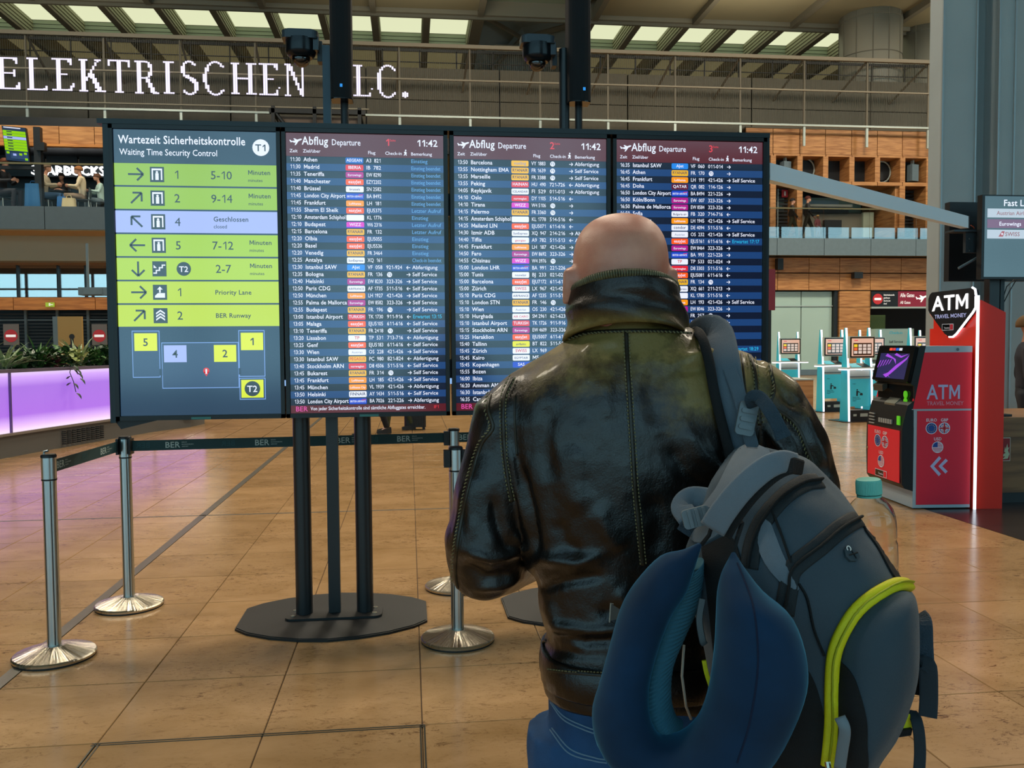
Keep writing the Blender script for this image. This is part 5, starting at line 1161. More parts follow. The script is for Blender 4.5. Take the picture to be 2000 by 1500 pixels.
# pylon
pyl = thing('cash_pylon', 'tall red pylon with glowing white edge and black cash sign', 'pylon', (4.45, 7.25, 0), radians(-5))
PA([(.56, .0), (.80, 0), (.80, 1.75), (.58, 1.86), (.56, 1.86)], -.02, .76, M_PRED, 'body', pyl)
PA([(.535, 0), (.56, 0), (.56, 1.62), (.535, 1.62)], -.03, .78, M_PRED, 'front_panel', pyl)
M_EDGE = mat('led_edge', 'ffffff', .5, emit=1.8, ecol='f0f4ff')
PA([(.530, .0), (.55, .0), (.55, 1.90), (.530, 1.90)], -.045, -.03, M_EDGE, 'light_strip', pyl)
def FP(u, v, o=0.): return Vector((.535-o, .78-u*.81, v))    # u 0 (far) .. 1 (near)
sh = [(0, 1.80), (.0, 1.91), (.03, 1.95), (.08, 1.97), (.92, 1.97), (.98, 1.95), (1.0, 1.91), (1.0, 1.80), (.95, 1.76), (.62, 1.57), (.55, 1.545), (.45, 1.545), (.38, 1.57), (.05, 1.76)]
MB().loft([[FP(u, v, -.02) for u, v in sh], [FP(u, v, .02) for u, v in sh]]).build('sign_head', mat('sign_black', '161c24', .3), pyl)
pts = [(1.0, 1.9), (1.0, 1.80), (.95, 1.76), (.62, 1.57), (.55, 1.545), (.47, 1.545)]
MB().tube([FP(u, v-.006, .012) for u, v in pts], .010, 8).build('light_strip', M_EDGE, pyl)
MB().tube([FP(.93, 1.973, .012), FP(.985, 1.955, .012), FP(1.004, 1.9, .012)], .010, 8).build('light_strip', M_EDGE, pyl)
MB().tube([FP(.4, 1.555, .005), FP(.02, 1.765, .005)], .006, 8).build('light_strip', mat('led_edge_warm', 'ff8a70', .5, emit=.8), pyl)
_b = MB(); _b.text('ATM', .135, lambda x, y: FP(.5, 1.79+y, .0235)+Vector((0, -x, 0)), True, 0, 'c', 1.55); _b.build('sign_letters', mat('sign_glow', 'ffffff'), pyl, recalc=False)
_b = MB(); _b.text('TRAVEL MONEY', .036, lambda x, y: FP(.5, 1.715+y, .0235)+Vector((0, -x, 0)), False, 0, 'c', 1.45); _b.build('sign_letters', mat('sign_lilac', 'b4bcf0', .5, emit=.4), pyl, recalc=False)
F_ = FB_(lambda u, v, l: FP(u, v, .0225+.001*l)); F_.rect(.33, .58, 1.60, 1.66, M_FW, 0); F_.rect(.34, .5, 1.605, 1.655, M_BLKG, 1); F_.rect(.505, .57, 1.605, 1.655, M_FR, 1); F_.text('Travelex', .016, lambda x, y: FP(.38, 1.615+y, .0245)+Vector((0, -x, 0)), False, F_.mi(M_FW), 'l', 1.2); F_.done('maker_badge', pyl, False)

# ================================================================ CHECK-IN KIOSKS
M_TEAL = mat('kiosk_teal', '38b6cc', .4, emit=.12); M_KW = mat('kiosk_white', 'b9c9c4', .4); M_GLOW = mat('kiosk_glow', 'ffffff', .5, emit=1.1, ecol='e8ecff'); M_KS = emat('kiosk_screen', 'e8b8a0', .9)
def make_kiosk(loc, rz, lab):
    k = thing('checkin_kiosk', lab, 'check-in kiosk', loc, rz, 'self check-in kiosks')
    MB().prism(rrect(-.42, .42, -.3, .35, .12), lambda u, v, d: (u, v, d), 0, .012).build('floor_plate', M_DKFL, k)
    MB().prism([(-.23, .012), (.23, .012), (.21, .21), (-.21, .21)], lambda u, v, d: (u, d, v), -.12, .12).build('base_box', M_BLK, k); MB().box(-.15, -.08, -.125, -.12, .1, .14).box(0, .16, -.125, -.12, .09, .15).build('base_label', M_RAIL, k)
    for s_ in (-1, 1):
        MB().loft([[Vector((s_*.25+a, b_, z)) for a, b_ in ((-.018, -.13*w), (.018, -.13*w), (.018, .13*w), (-.018, .13*w))] for z, w in ((0, 1), (.9, .75), (1.35, .45), (1.76, .12))]).build('side_fin', M_TEAL, k)
        MB().loft([[Vector((s_*.25+a, -.13*w-c_, z)) for a, c_ in ((-.019, .0), (.019, .0), (.019, .012), (-.019, .012))] for z, w in ((0, 1), (.9, .75), (1.35, .45), (1.76, .12))]).build('light_strip', M_GLOW, k)
    MB().box(-.23, .23, -.09, -.07, .28, .80).build('poster_panel', M_TEAL, k); MB().box(-.23, .23, -.08, -.06, .80, .96).build('upper_panel', M_KW, k); MB().box(-.23, .23, -.095, -.088, .83, .85).build('slot', M_SLATE, k)
    F_ = FB_(lambda u, v, l: Vector((u, -.091-.001*l, v))); dkk = mat('print_dark', '14303a')
    F_.disc(-.05, .595, .015, dkk); F_.poly([(-.07, .48), (-.035, .48), (-.03, .55), (.02, .535), (.02, .545), (-.03, .575), (-.07, .575)], dkk); F_.rect(.01, .07, .49, .525, dkk); F_.rect(.02, .06, .525, .535, dkk)
    for t, y, s_ in (('Koffer', .70, .018), ('Gepäck bitte', .445, .02), ('am Automaten', .415, .02), ('aufgeben', .385, .016)): F_.text(t, s_, lambda x, yy, y=y: Vector((-.15+x, -.093, y+yy)), False, F_.mi(dkk))
    F_.done('poster_print', k, False)
    out = [(-.46, -.1), (-.45, -.2), (-.38, -.24), (-.28, -.2), (-.15, -.17), (.15, -.17), (.28, -.2), (.38, -.24), (.45, -.2), (.46, -.1), (.38, .02), (.26, .08), (-.26, .08), (-.38, .02)]
    MB().prism(out, lambda u, v, d: (u, v, d), .995, 1.02).build('shelf', M_KW, k); MB().prism([(u*1.01, v*1.01-.002) for u, v in out], lambda u, v, d: (u, v, d), .970, .995).build('shelf_glow', M_GLOW, k)
    MB().loft([[Vector((a, -.14, z0)), Vector((b2, -.14, z0)), Vector((b2, .04, z1)), Vector((a, .04, z1))] for a, b2, z0, z1 in ((-.2, -.0, 1.021, 1.08), (-.2, -.0, 1.03, 1.09))]).build('scanner_plate', M_TEAL, k)
    MB().loft([[Vector((a, -.14, z0)), Vector((b2, -.14, z0)), Vector((b2, .04, z1)), Vector((a, .04, z1))] for a, b2, z0, z1 in ((.02, .2, 1.021, 1.08), (.02, .2, 1.03, 1.09))]).build('printer_slot', M_BLK, k)
    MB().box(-.275, .275, -.16, -.10, 1.19, 1.60).build('monitor', M_KW, k); MB().box(-.262, .262, -.165, -.16, 1.205, 1.585).build('bezel', M_BLKG, k)
    F_ = FB_(lambda u, v, l: Vector((u, -.166-.001*l, v))); F_.rect(-.235, .235, 1.23, 1.56, M_KS, 0); F_.rect(-.20, .20, 1.245, 1.475, emat('kiosk_dark', '2a1c18'), 1); F_.rect(-.18, -.1, 1.515, 1.53, M_RED_ if False else emat('red_text', 'dc3040'), 1)
    for r_ in range(3):
        for c_ in range(4): F_.rect(-.185+c_*.097, -.11+c_*.097, 1.40-r_*.062, 1.45-r_*.062, emat('kiosk_yellow', 'f0cc30') if (r_, c_) == (0, 0) else (emat('kiosk_orange', 'e86a3c') if (r_, c_) == (1, 0) else emat('kiosk_cell', 'd8c4b8')), 2)
    F_.done('screen_picture', k, False)
    return k
k3 = make_kiosk(onZ(1672, 822), radians(8), 'self check-in kiosk standing nearest, directly beside the cash machine')
p = onZ(1622, 803); k2 = dup(k3, p, radians(6), 'self check-in kiosk between the wooden desk and the nearest kiosk')
p = onZ(1538, 783); k1 = dup(k3, p, radians(0), 'self check-in kiosk rising behind the wooden desk next to the boards')
p = onZ(1697, 797); k4 = dup(k3, p, radians(2), 'self check-in kiosk mostly hidden behind the nearest kiosk')
p = onZ(1795, 815); k5 = dup(k3, p, radians(8), 'self check-in kiosk hidden behind the cash machine, only its screen showing')
p = onZ(1775, 790); k6 = dup(k3, p, radians(2), 'self check-in kiosk at the back behind the cash machine, a screen edge showing')
ip = thing('info_pillar', 'pale green information pillar behind the cash machine screen', 'pillar', onZ(1748, 795)); zt_ = onY(1748, 642, ip.location.y).z
MB().prism(rrect(-.48, .48, 0, .3, .1), lambda u, v, d: (u, v, d), 0, zt_).build('body', M_MILK, ip)
F_ = FB_(lambda u, v, l: Vector((u, -.003-.001*l, v))); dkk = mat('print_dark', '14303a')
for t, y, s_ in (('Check-in', zt_-.12, .06), ('Self Service', zt_-.32, .05), ('Bitte hier einchecken', zt_-.42, .04)): F_.text(t, s_, lambda x, yy, y=y: Vector((x, -.004, y+yy)), False, F_.mi(M_TEAL if y > zt_-.2 else dkk), 'c')
for k in range(3): F_.disc(-.2+k*.2, zt_-.58, .045, dkk)
F_.done('print', ip, False)
# wooden desk
a, b_ = onZ(1440, 826), onZ(1588, 822); dk = thing('wooden_desk', 'low wood veneer desk in front of the farthest kiosk, touching the man\'s sleeve in view', 'desk', (a.x, b_.y, 0)); zt_ = onY(1590, 742, b_.y).z
MB().box(0, b_.x-a.x, 0, .8, .16, zt_).build('body', M_WOOD, dk); MB().box(-.01, b_.x-a.x+.01, -.01, .8, zt_, zt_+.02).build('top', M_RAIL, dk); MB().box(.03, b_.x-a.x-.06, .04, .8, 0, .16).build('plinth', M_BLK, dk)

# ================================================================ FIGURES
def voxmesh(mb, size, smooth=6, fac=.5):
    me = bpy.data.meshes.new('v'); me.from_pydata([tuple(p) for p in mb.v], [], mb.f)
    bm = bmesh.new(); bm.from_mesh(me); bmesh.ops.recalc_face_normals(bm, faces=bm.faces); bm.to_mesh(me); bm.free()
    o = bpy.data.objects.new('v', me); COL.objects.link(o)
    r = o.modifiers.new('r', 'REMESH'); r.mode = 'VOXEL'; r.voxel_size = size; r.use_smooth_shade = True
    if smooth: s_ = o.modifiers.new('s', 'SMOOTH'); s_.iterations = smooth; s_.factor = fac
    dg = bpy.context.evaluated_depsgraph_get(); out = bpy.data.meshes.new_from_object(o.evaluated_get(dg)); bpy.data.objects.remove(o); bpy.data.meshes.remove(me); return out
def meshobj(me, name, m, parent=None, world=False, label=None):
    me.name = name; me.materials.clear(); me.materials.append(m); me.polygons.foreach_set('use_smooth', [True]*len(me.polygons)); o = bpy.data.objects.new(name, me); COL.objects.link(o)
    if parent is not None:
        o.parent = parent
        if world: o.location = -Vector(parent.location)
    if label: o['label'] = label
    return o
def hand(b, w, d, pn, side, k=1.):
    """w wrist, d direction of the palm, pn palm normal (fingers curl that way), side +1/-1: which way the thumb lies"""
    w, d, pn = Vector(w), Vector(d).normalized(), Vector(pn); pn = (pn-d*pn.dot(d)).normalized(); s_ = d.cross(pn)*side
    e = w+d*.085*k
    b.loft([[c+s_*x*hw+pn*y*hh for x, y in ((-1, -.6), (-.5, -1), (.5, -1), (1, -.6), (1, .6), (.5, 1), (-.5, 1), (-1, .6))] for c, hw, hh in ((w, .026*k, .017*k), (w+d*.03*k, .036*k, .016*k), (w+d*.065*k, .040*k, .014*k), (e, .037*k, .012*k))])
    for i, (x, ln) in enumerate(((.030, .068), (.010, .076), (-.010, .071), (-.030, .056))):
        p = e+s_*x*k-d*.012*k; dd = d.copy(); pts = [p]
        for q, a in enumerate((.35, .55, .45)):
            dd = (dd*cos(a)+pn*sin(a)).normalized(); p = p+dd*ln*k*(.42, .33, .27)[q]; pts.append(p)
        b.tube(pts, [.0095*k, .009*k, .008*k, .0065*k], 8)
    t0_ = w+d*.022*k+s_*.026*k; t1 = t0_+(d*.5+s_*.75+pn*.3).normalized()*.038*k; t2 = t1+(d*.9+s_*.2+pn*.4).normalized()*.03*k; b.tube([t0_, t1, t2, t2+(d+pn*.5).normalized()*.02*k], [.014*k, .012*k, .010*k, .007*k], 8)
def headmesh(b, c, fwd, k=1.):
    """c: head centre, fwd horizontal unit vector"""
    c, f = Vector(c), Vector(fwd).normalized(); r = f.cross(Vector((0, 0, 1))); rings = []
    for z, hw, hb, hf in ((-.118, .02, .0, .075), (-.112, .038, .01, .088), (-.09, .052, .055, .092), (-.06, .062, .078, .09), (-.02, .07, .092, .093), (.02, .076, .1, .096), (.055, .077, .1, .092), (.085, .067, .088, .078), (.105, .048, .062, .055), (.116, .022, .03, .025), (.119, .004, .005, .005)):
        rings.append([c+Vector((0, 0, z*k))+r*hw*k*cos(a)+f*(hf if sin(a) > 0 else hb)*k*sin(a) for a in [2*pi*i/20 for i in range(20)]])
    b.loft(rings)
    b.tube([c+f*.085*k+Vector((0, 0, .012*k)), c+f*.108*k+Vector((0, 0, -.028*k)), c+f*.09*k+Vector((0, 0, -.038*k))], [.008*k, .014*k, .010*k], 8)
    for s_ in (-1, 1):
        b.loft([[c+r*s_*(.072+o)*k+f*(x-.005)*k+Vector((0, 0, z*k-.008)) for x, z in ((-.012, -.03), (.006, -.022), (.014, .005), (.008, .03), (-.012, .033), (-.022, .01))] for o in (0, .012)])
        b.tube([c+f*.088*k+r*s_*.015*k+Vector((0, 0, .028*k)), c+f*.082*k+r*s_*.05*k+Vector((0, 0, .03*k))], [.009*k, .006*k], 6)
    b.tube([c+f*.094*k-r*.02*k+Vector((0, 0, -.062*k)), c+f*.098*k+Vector((0, 0, -.062*k)), c+f*.094*k+r*.02*k+Vector((0, 0, -.062*k))], .007*k, 6)
M_SKIN = mat('skin', 'c08a70', .5, vary=.08, vscale=20)
def person(lab, loc, rz, pose, top, legs, hair, shoes='22201e', k=1., skin='b98a72', bag=None, hat=False):
    """pose: stand, walk or sit; local frame faces -Y"""
    o = thing('person', lab, 'person', loc, rz); f = Vector((0, -1, 0)); V = lambda x, y, z: Vector((x, y, z))*k
    if pose == 'sit':
        hip, chest, nk, hd = V(0, 0, .52), V(0, -.03, .95), V(0, -.06, 1.10), V(0, -.12, 1.28); knees = [V(s_*.12, -.45, .55) for s_ in (-1, 1)]; ank = [V(s_*.11, -.40, .09) for s_ in (-1, 1)]
        elb = [V(s_*.26, -.12, .78) for s_ in (-1, 1)]; wr = [V(s_*.10, -.38, .82) for s_ in (-1, 1)]
    else:
        st = .22 if pose == 'walk' else .04
        hip, chest, nk, hd = V(0, 0, .93), V(0, 0, 1.30), V(0, 0, 1.47), V(0, -.03, 1.62); knees = [V(s_*.1, -s_*st*.7-.03, .5) for s_ in (-1, 1)]; ank = [V(s_*.1, -s_*st, .09) if s_ > 0 else V(s_*.1, st*1.1, .10) for s_ in (-1, 1)]
        elb = [V(s_*.27, .03+s_*st*.3, 1.1) for s_ in (-1, 1)]; wr = [V(s_*.25, -.1+s_*st*.5, .88) for s_ in (-1, 1)]
    sh_ = [chest+V(s_*.17, 0, .1) for s_ in (-1, 1)]; hp = [hip+V(s_*.085, 0, -.02) for s_ in (-1, 1)]
    def parts(b, g, arms=True, legs_=True, tors=True):
        if tors: b.tube([hip, (hip+chest)/2, chest, chest+V(0, 0, .11), nk], [(.13+g)*k, (.125+g)*k, (.15+g)*k, (.11+g)*k, .05*k+g*.5], 12, flat=.72, up=Vector((0, 1, 0)))
        for i in (0, 1):
            if arms: b.tube([sh_[i], (sh_[i]+elb[i])/2, elb[i], wr[i]], [(.055+g)*k, (.048+g)*k, (.04+g)*k, (.03+g*.8)*k], 8)
            if legs_: b.tube([hp[i], (hp[i]+knees[i])/2, knees[i], (knees[i]+ank[i])/2, ank[i]], [(.088+g)*k, (.075+g)*k, (.056+g)*k, (.05+g)*k, (.036+g)*k], 8)
    b = MB(); parts(b, 0); b.tube([nk-V(0, 0, .05), nk, hd], [.06*k, .05*k, .05*k], 10); headmesh(b, hd, f, k*.95)
    for i in (0, 1): hand(b, wr[i], (wr[i]-elb[i]), (1 if i == 0 else -1, 0, .2), 1, k); b.tube([ank[i], ank[i]+V(0, -.1, -.06)], [.035*k, .03*k], 8)
    meshobj(voxmesh(b, .016*k, 2), 'body', mat('skin_'+skin, skin, .5), o)
    b = MB(); parts(b, .018, legs_=False); meshobj(voxmesh(b, .025*k, 4), 'top', mat('cloth_'+top, top, .8), o)
    b = MB(); parts(b, .014, arms=False, tors=False); b.tube([hip+V(0, 0, -.08), hip+V(0, 0, .06)], [.15*k, .14*k], 12, flat=.72, up=Vector((0, 1, 0))); meshobj(voxmesh(b, .022*k, 3), 'trousers', mat('cloth_'+legs, legs, .85), o)
    for i in (0, 1):
        a = ank[i]; b = MB().loft([[a+V(x*w, y, z-.045*1) for x, z in ((-1, -.045), (1, -.045), (.8, .03*h), (-.8, .03*h))] for y, w, h in ((.07, .03, 1.2), (0, .042, 1.6), (-.1, .045, .6), (-.17, .03, .1))]); b.build('shoe', mat('shoe_'+shoes, shoes, .5), o)
    b = MB(); c = hd+V(0, .012, .02); rr = .104*k
    rings = []
    for t in range(0, 8): a = t/7*pi*.58; rings.append([c+Vector((rr*.86*sin(a)*cos(q)+0, rr*1.08*sin(a)*sin(q)+(.02*k if sin(q) > 0 else .0), rr*1.04*cos(a)+(.02*k if sin(q) < 0 and t > 4 else 0))) for q in [2*pi*i/16 for i in range(16)]])
    rings[0] = [c+Vector((.002*cos(q), .002*sin(q), rr*1.04)) for q in [2*pi*i/16 for i in range(16)]]
    b.loft(rings).build('cap' if hat else 'hair', mat('hair_'+hair, hair, .8), o, smooth=True)
    return o
# gallery guests on the left café terrace (floor z = 5.71)
zf = fz1-.05
def LG(v, yy): return Vector((onY(v, 400, yy).x, yy, zf))
def chair(p, rz, lab):
    c = thing('cafe_chair', lab, 'chair', p, rz, 'café terrace chairs')
    MB().box(-.21, .21, -.2, .2, .44, .47).build('seat', M_BLK, c); MB().box(-.2, .2, .19, .215, .55, .85).build('backrest', M_BLK, c)
    for x in (-.19, .19):
        for y in (-.18, .18): MB().tube([(x, y, .44), (x*1.1, y*1.15, 0)], .012, 6).build('leg', M_RAIL, c)
        MB().tube([(x, .19, .46), (x, .21, .7)], .012, 6).build('back_post', M_RAIL, c)
def ctable(p, lab):
    c = thing('cafe_table', lab, 'table', p, 0, 'café terrace tables'); MB().lathe([(.34, .73), (.34, .76), (0, .76)], n=28).build('top', M_BLK, c); MB().lathe([(.03, .02), (.03, .73)], n=12).build('column', M_SLATE, c); MB().lathe([(.24, 0), (.22, .02), (0, .02)], n=24).build('foot', M_BLK, c)
guests = [(4, 29.2, 75, '1e2228', '22242a', '6a3a24', 'seated person in a black top with auburn hair at the terrace edge', 1.22),
          (86, 29.4, 95, 'b0a890', '3c5a78', '6a5a48', 'seated person in a beige pullover and jeans bending over the table', 1.15), (124, 30.3, 0, '1c1e20', '2c2c2c', '2a1c16', 'dark-clad seated person facing out behind the terrace table', 1.05),
          (163, 29.4, -80, 'c4b89a', '7a6a58', '8a5a30', 'seated person in a cream jumper with a ponytail at the table', 1.1), (198, 29.9, -60, '9cb8b0', '5a6a70', '5a3a28', 'seated person with a pale green vest near the boards', 1.0)]
for v, yy, rz, tp, lg, hr, lab, k in guests:
    p = LG(v, yy); person(lab, p, radians(rz), 'sit', tp, lg, hr, k=k); chair(p+Vector((0, 0, 0)), radians(rz), 'black café chair under '+lab.replace('seated ', 'the ', 1).replace(' at the terrace edge', '').replace(' bending over the table', '').replace(' facing out behind the terrace table', '').replace(' with a ponytail at the table', '').replace(' near the boards', ''))
ctable(LG(122, 29.6), 'round black café table between the beige and the cream pullovers'); ctable(LG(-25, 29.5), 'round black café table cut by the photo edge')
def bagobj(name, lab, p, sx, sy, sz, col_):
    t = thing(name, lab, 'bag', p); MB().prism(rrect(-sx/2, sx/2, -sy/2, sy/2, min(sx, sy)*.3), lambda u, v, d: (u*(1-.15*d/sz), v*(1-.2*d/sz), d), 0, sz).build('body', mat('cloth_'+col_, col_, .8), t); MB().tube([(-sx*.2, 0, sz-.01), (-sx*.12, 0, sz+.09), (sx*.12, 0, sz+.09), (sx*.2, 0, sz-.01)], .012, 6).build('handle', mat('cloth_'+col_, col_), t)
bagobj('travel_backpack', 'blue travel backpack leaning by the beige pullover guest', LG(66, 28.8), .5, .35, .85, '1f5a86'); bagobj('travel_backpack', 'small blue backpack under the café table', LG(121, 28.7), .28, .25, .45, '245f96'); bagobj('paper_bag', 'cream paper bag on the terrace floor below the table', LG(135, 28.4), .42, .25, .36, 'b8ad86')
# distant board of the same kind, seen beside the terrace
fbd = thing('distant_board', 'distant green waiting time screen hanging at the photo edge above the terrace', 'information board', LG(26, 28.6))
A, B = onY(3, 245, 28.6), onY(52, 314, 28.6); O_ = Vector(fbd.location)
def Q(u, v, l): # skewed like the photo: the screen is turned, its top tilts away
    return Vector((A.x+u*(B.x-A.x)*.86+v*(B.x-A.x)*.14, 28.6-.02*l+u*.25, A.z+v*(B.z-A.z)))-O_
MB().loft([[Q(0, 0, 0), Q(1, 0, 0), Q(1, 1, 0), Q(0, 1, 0)], [Q(0, 0, -6), Q(1, 0, -6), Q(1, 1, -6), Q(0, 1, -6)]]).build('housing', M_BEZ, fbd)
F_ = FB_(Q); F_.rect(.04, .98, .02, .99, M_SLT2, 1); g2 = emat('far_green', '8fd000')
for k in range(7): F_.rect(.04, .98, .13+k*.083, .205+k*.083, M_LAV if k == 2 else g2, 2); F_.rect(.2, .42, .15+k*.083, .18+k*.083, M_TXD, 3)
for u, v in ((.1, .74), (.62, .77), (.82, .74), (.84, .9)): F_.rect(u, u+.12, v, v+.06, g2, 3)
F_.rect(.25, .95, .76, .93, M_MAPB, 2); F_.rect(.36, .5, .79, .85, M_LAV, 3); F_.rect(.1, .8, .035, .06, M_WT, 3); F_.done('picture', fbd, False)
MB().box(-1.1, -.62, .05, .15, Q(0, 1, 0).z, Q(0, 0, 0).z).build('side_screen', emat('far_navy', '0c1e38'), fbd)
x_ = onY(70, 300, 28.6).x-O_.x; MB().box(x_-.1, x_+.1, .1, .3, 0, onY(70, 246, 28.6).z-O_.z).build('post', M_BLK, fbd); MB().box(x_, x_+.25, 0, .2, 1.85, 2.1).build('camera_head', M_BLK, fbd); MB().box(-.6, x_, .2, .3, 1.3, 1.4).build('mount_arm', M_BLK, fbd)
# walkers on the right gallery (floor z about 6.0)
def RG(v, yy): return Vector((onY(v, 440, yy).x, yy, 6.03))
person('person in a black cap and dark coat walking behind the gallery glass', RG(1547, 37.0), radians(70), 'walk', '2a2622', '4a4a38', '1a1616', hat=True, k=1.04)
person('person in a brown hood and dark coat walking second on the gallery', RG(1577, 37.0), radians(70), 'walk', '262626', '38362c', '4a2018', k=1.1)
person('small person with colourful top and light trousers by the gallery counter', RG(1597, 36.95), radians(20), 'stand', 'b06a70', 'b8bcc8', 'c09a5c', k=.62)
# traveller pair with suitcase seen below the boards
person('person in olive trousers walking with a suitcase below the boards', onZ(779, 842), radians(-80), 'walk', '3a3a30', '3c4028', '3a2a20', k=1.0)
person('person in black with bare ankles stepping behind the board pole', onZ(731, 850), radians(-75), 'walk', '1c1c1e', '1a1a1c', '4a3020', k=1.0)
p = onZ(811, 839); sc_ = thing('suitcase', 'dark ribbed rolling suitcase beside the olive trousers', 'suitcase', p)
b = MB().prism(rrect(-.19, .19, -.12, .12, .05), lambda u, v, d: (u, v, d), .05, .62); b.build('shell', mat('suitcase_black', '15181c', .4), sc_)
for k in range(8): MB().box(-.16+k*.043, -.145+k*.043, -.126, -.12, .08, .58).build('rib', M_BLKG, sc_)
for x in (-.15, .15):
    for y in (-.08, .08): MB().lathe([(.025, -.012), (.025, .012)], (x, y, .025), axis='y', n=12).build('wheel', M_BLK, sc_)
    MB().tube([(x*.5, .1, .6), (x*.5, .1, 1.0)], .008, 6).build('handle_tube', M_SLATE, sc_)
MB().tube([(-.08, .1, 1.0), (.08, .1, 1.0)], .014, 8).build('grip', M_BLK, sc_)
person('person in a dark coat with curly hair behind the walnut counter at the photo edge', (onY(2005, 700, 8.9).x, 8.9, 0), radians(60), 'stand', '262a34', '20242a', '6a5030', k=1.02)

# ================================================================ THE MAN IN THE LEATHER JACKET
RH = _R.copy(); FH = Vector((sin(YAW), cos(YAW), 0)); UZ = Vector((0, 0, 1))
man = thing('person', 'bald man seen from behind in a worn dark leather jacket and jeans facing the boards', 'person', (0, 0, 0))
man.location = (at(1235, 1200, 1.5).x, at(1235, 1200, 1.5).y, 0); MO = Vector(man.location)
def ring(py, l, r, hd, dep=1.5, p=2.4, n=40, tilt=0.):
    """horizontal ring whose silhouette spans photo columns l..r at row py"""
    A, B = at(l, py, dep), at(r, py, dep); c = (A+B)/2; hw = (B-A).length/2; o = []
    for i in range(n):
        a = 2*pi*i/n; ca, sa = cos(a), sin(a); q = (abs(ca)**p+abs(sa)**p)**(-1/p)
        o.append(c+RH*hw*q*ca+FH*hd*q*sa+UZ*(tilt*q*sa))
    return o
def T(pts): return [at(x, y, d) for x, y, d, r in pts], [r for *_, r in pts]
torso = [(1352, 1064, 1418, .122), (1330, 1060, 1420, .125), (1290, 1058, 1424, .128), (1262, 1060, 1426, .128), (1240, 1070, 1424, .122), (1200, 1060, 1428, .124), (1136, 1048, 1438, .126), (1060, 1020, 1450, .130), (980, 1002, 1462, .137), (900, 990, 1476, .142), (820, 978, 1486, .140), (770, 985, 1482, .132), (735, 1008, 1470, .124), (705, 1046, 1450, .114), (680, 1080, 1420, .102), (660, 1108, 1380, .094), (640, 1128, 1340, .086), (615, 1124, 1325, .078)]
LA = [(1034, 790, 1.49, .066), (1000, 826, 1.49, .070), (982, 890, 1.49, .066), (960, 980, 1.49, .067), (944, 1060, 1.49, .066), (945, 1098, 1.51, .066), (978, 1092, 1.60, .062), (1068, 1068, 1.72, .054), (1125, 1050, 1.80, .046)]
RA = [(1438, 762, 1.49, .070), (1488, 798, 1.49, .076), (1524, 870, 1.49, .077), (1556, 970, 1.49, .072), (1580, 1060, 1.49, .066), (1572, 1100, 1.51, .064), (1535, 1092, 1.60, .060), (1450, 1068, 1.72, .054), (1390, 1050, 1.80, .046)]
# -- body: one continuous skin surface under the clothes
b = MB(); b.loft([ring(y, l+26, r-26, hd-.028) for y, l, r, hd in torso]+[ring(600, 1140, 1298, .062, 1.49, 2)])
for A_ in (LA, RA): P_, R_ = T(A_); b.tube(P_, [r-.025 for r in R_], 14)
hc = at(1211, 520, 1.50)
sk = [(417.5, 1203, 1221, .006), (419, 1190, 1235, .020), (424, 1172, 1253, .040), (433, 1153, 1271, .058), (446, 1139, 1285, .073), (463, 1128, 1295, .086), (482, 1122, 1301, .094), (503, 1119, 1304, .098), (525, 1119, 1304, .098), (548, 1121, 1302, .094), (570, 1126, 1297, .086), (592, 1132, 1291, .076), (620, 1138, 1286, .068), (650, 1138, 1290, .066), (690, 1120, 1310, .07)]
b.loft([ring(y, l, r, hd, 1.495-(.006 if y > 560 else 0), 2.05) for y, l, r, hd in sk])
hz = at(1211, 503, 1.5)
# face (turned to the boards): jaw, nose, brow, lips
b.loft([[hz+RH*w*x+FH*y+UZ*z for x, y in ((-1, .03), (-.85, .07), (0, f_), (.85, .07), (1, .03), (0, -.02))] for z, w, f_ in ((.03, .068, .100), (-.03, .066, .100), (-.075, .058, .098), (-.105, .045, .096), (-.125, .028, .088))])
b.tube([hz+FH*.092+UZ*.012, hz+FH*.118-UZ*.030, hz+FH*.098-UZ*.040], [.008, .014, .011], 10)
for s_ in (-1, 1): b.tube([hz+FH*.094+RH*s_*.014+UZ*.028, hz+FH*.086+RH*s_*.048+UZ*.030], [.009, .007], 8)
b.tube([hz+FH*.099-RH*.022-UZ*.066, hz+FH*.104-UZ*.064, hz+FH*.099+RH*.022-UZ*.066], [.005, .008, .005], 8)
for s_, cx_ in ((-1, 1115), (1, 1306)):      # ears
    e0 = at(cx_, 560, 1.475)
    b.loft([[e0+RH*s_*(o_+(.006 if x < 0 else 0))+FH*x+UZ*z for x, z in ((.012, -.028), (-.004, -.030), (-.016, -.008), (-.020, .012), (-.014, .028), (.004, .033), (.016, .022), (.016, 0))] for o_ in (-.010, .004, .010)])
for A_, sgn in ((LA, -1), (RA, 1)):
    P_, _ = T(A_); w = P_[-1]; d = (P_[-1]-P_[-2]).normalized(); hand(b, w+d*.01, d, -RH*sgn*.4-UZ, -sgn, 1.0)
hipc = at(1240, 1400, 1.5); gx, gy = hipc.x, hipc.y
def HP(dx, dy, z): return Vector((gx, gy, 0))+RH*dx+FH*dy+UZ*z
legs = []
for s_ in (-1, 1): legs.append([HP(s_*.085, 0, .84), HP(s_*.09, .0, .70), HP(s_*.10, .01, .48), HP(s_*.105, -.01, .28), HP(s_*.11, -.02, .10)])
LR = [.080, .074, .055, .052, .038]
for lg in legs: b.tube(lg, LR, 14); b.tube([lg[-1], lg[-1]+FH*.12-UZ*.065], [.038, .03], 10)
b.loft([[HP(x*w*cos(0), y*w2, z) for x, y in [(cos(2*pi*i/24), sin(2*pi*i/24)) for i in range(24)]] for z, w, w2 in ((.80, .13, .09), (.88, .125, .09), (.95, .12, .09))])
M_MSKIN = mat('man_skin', 'c48a74', .42, spec=.5, bump=.12, bscale=500)
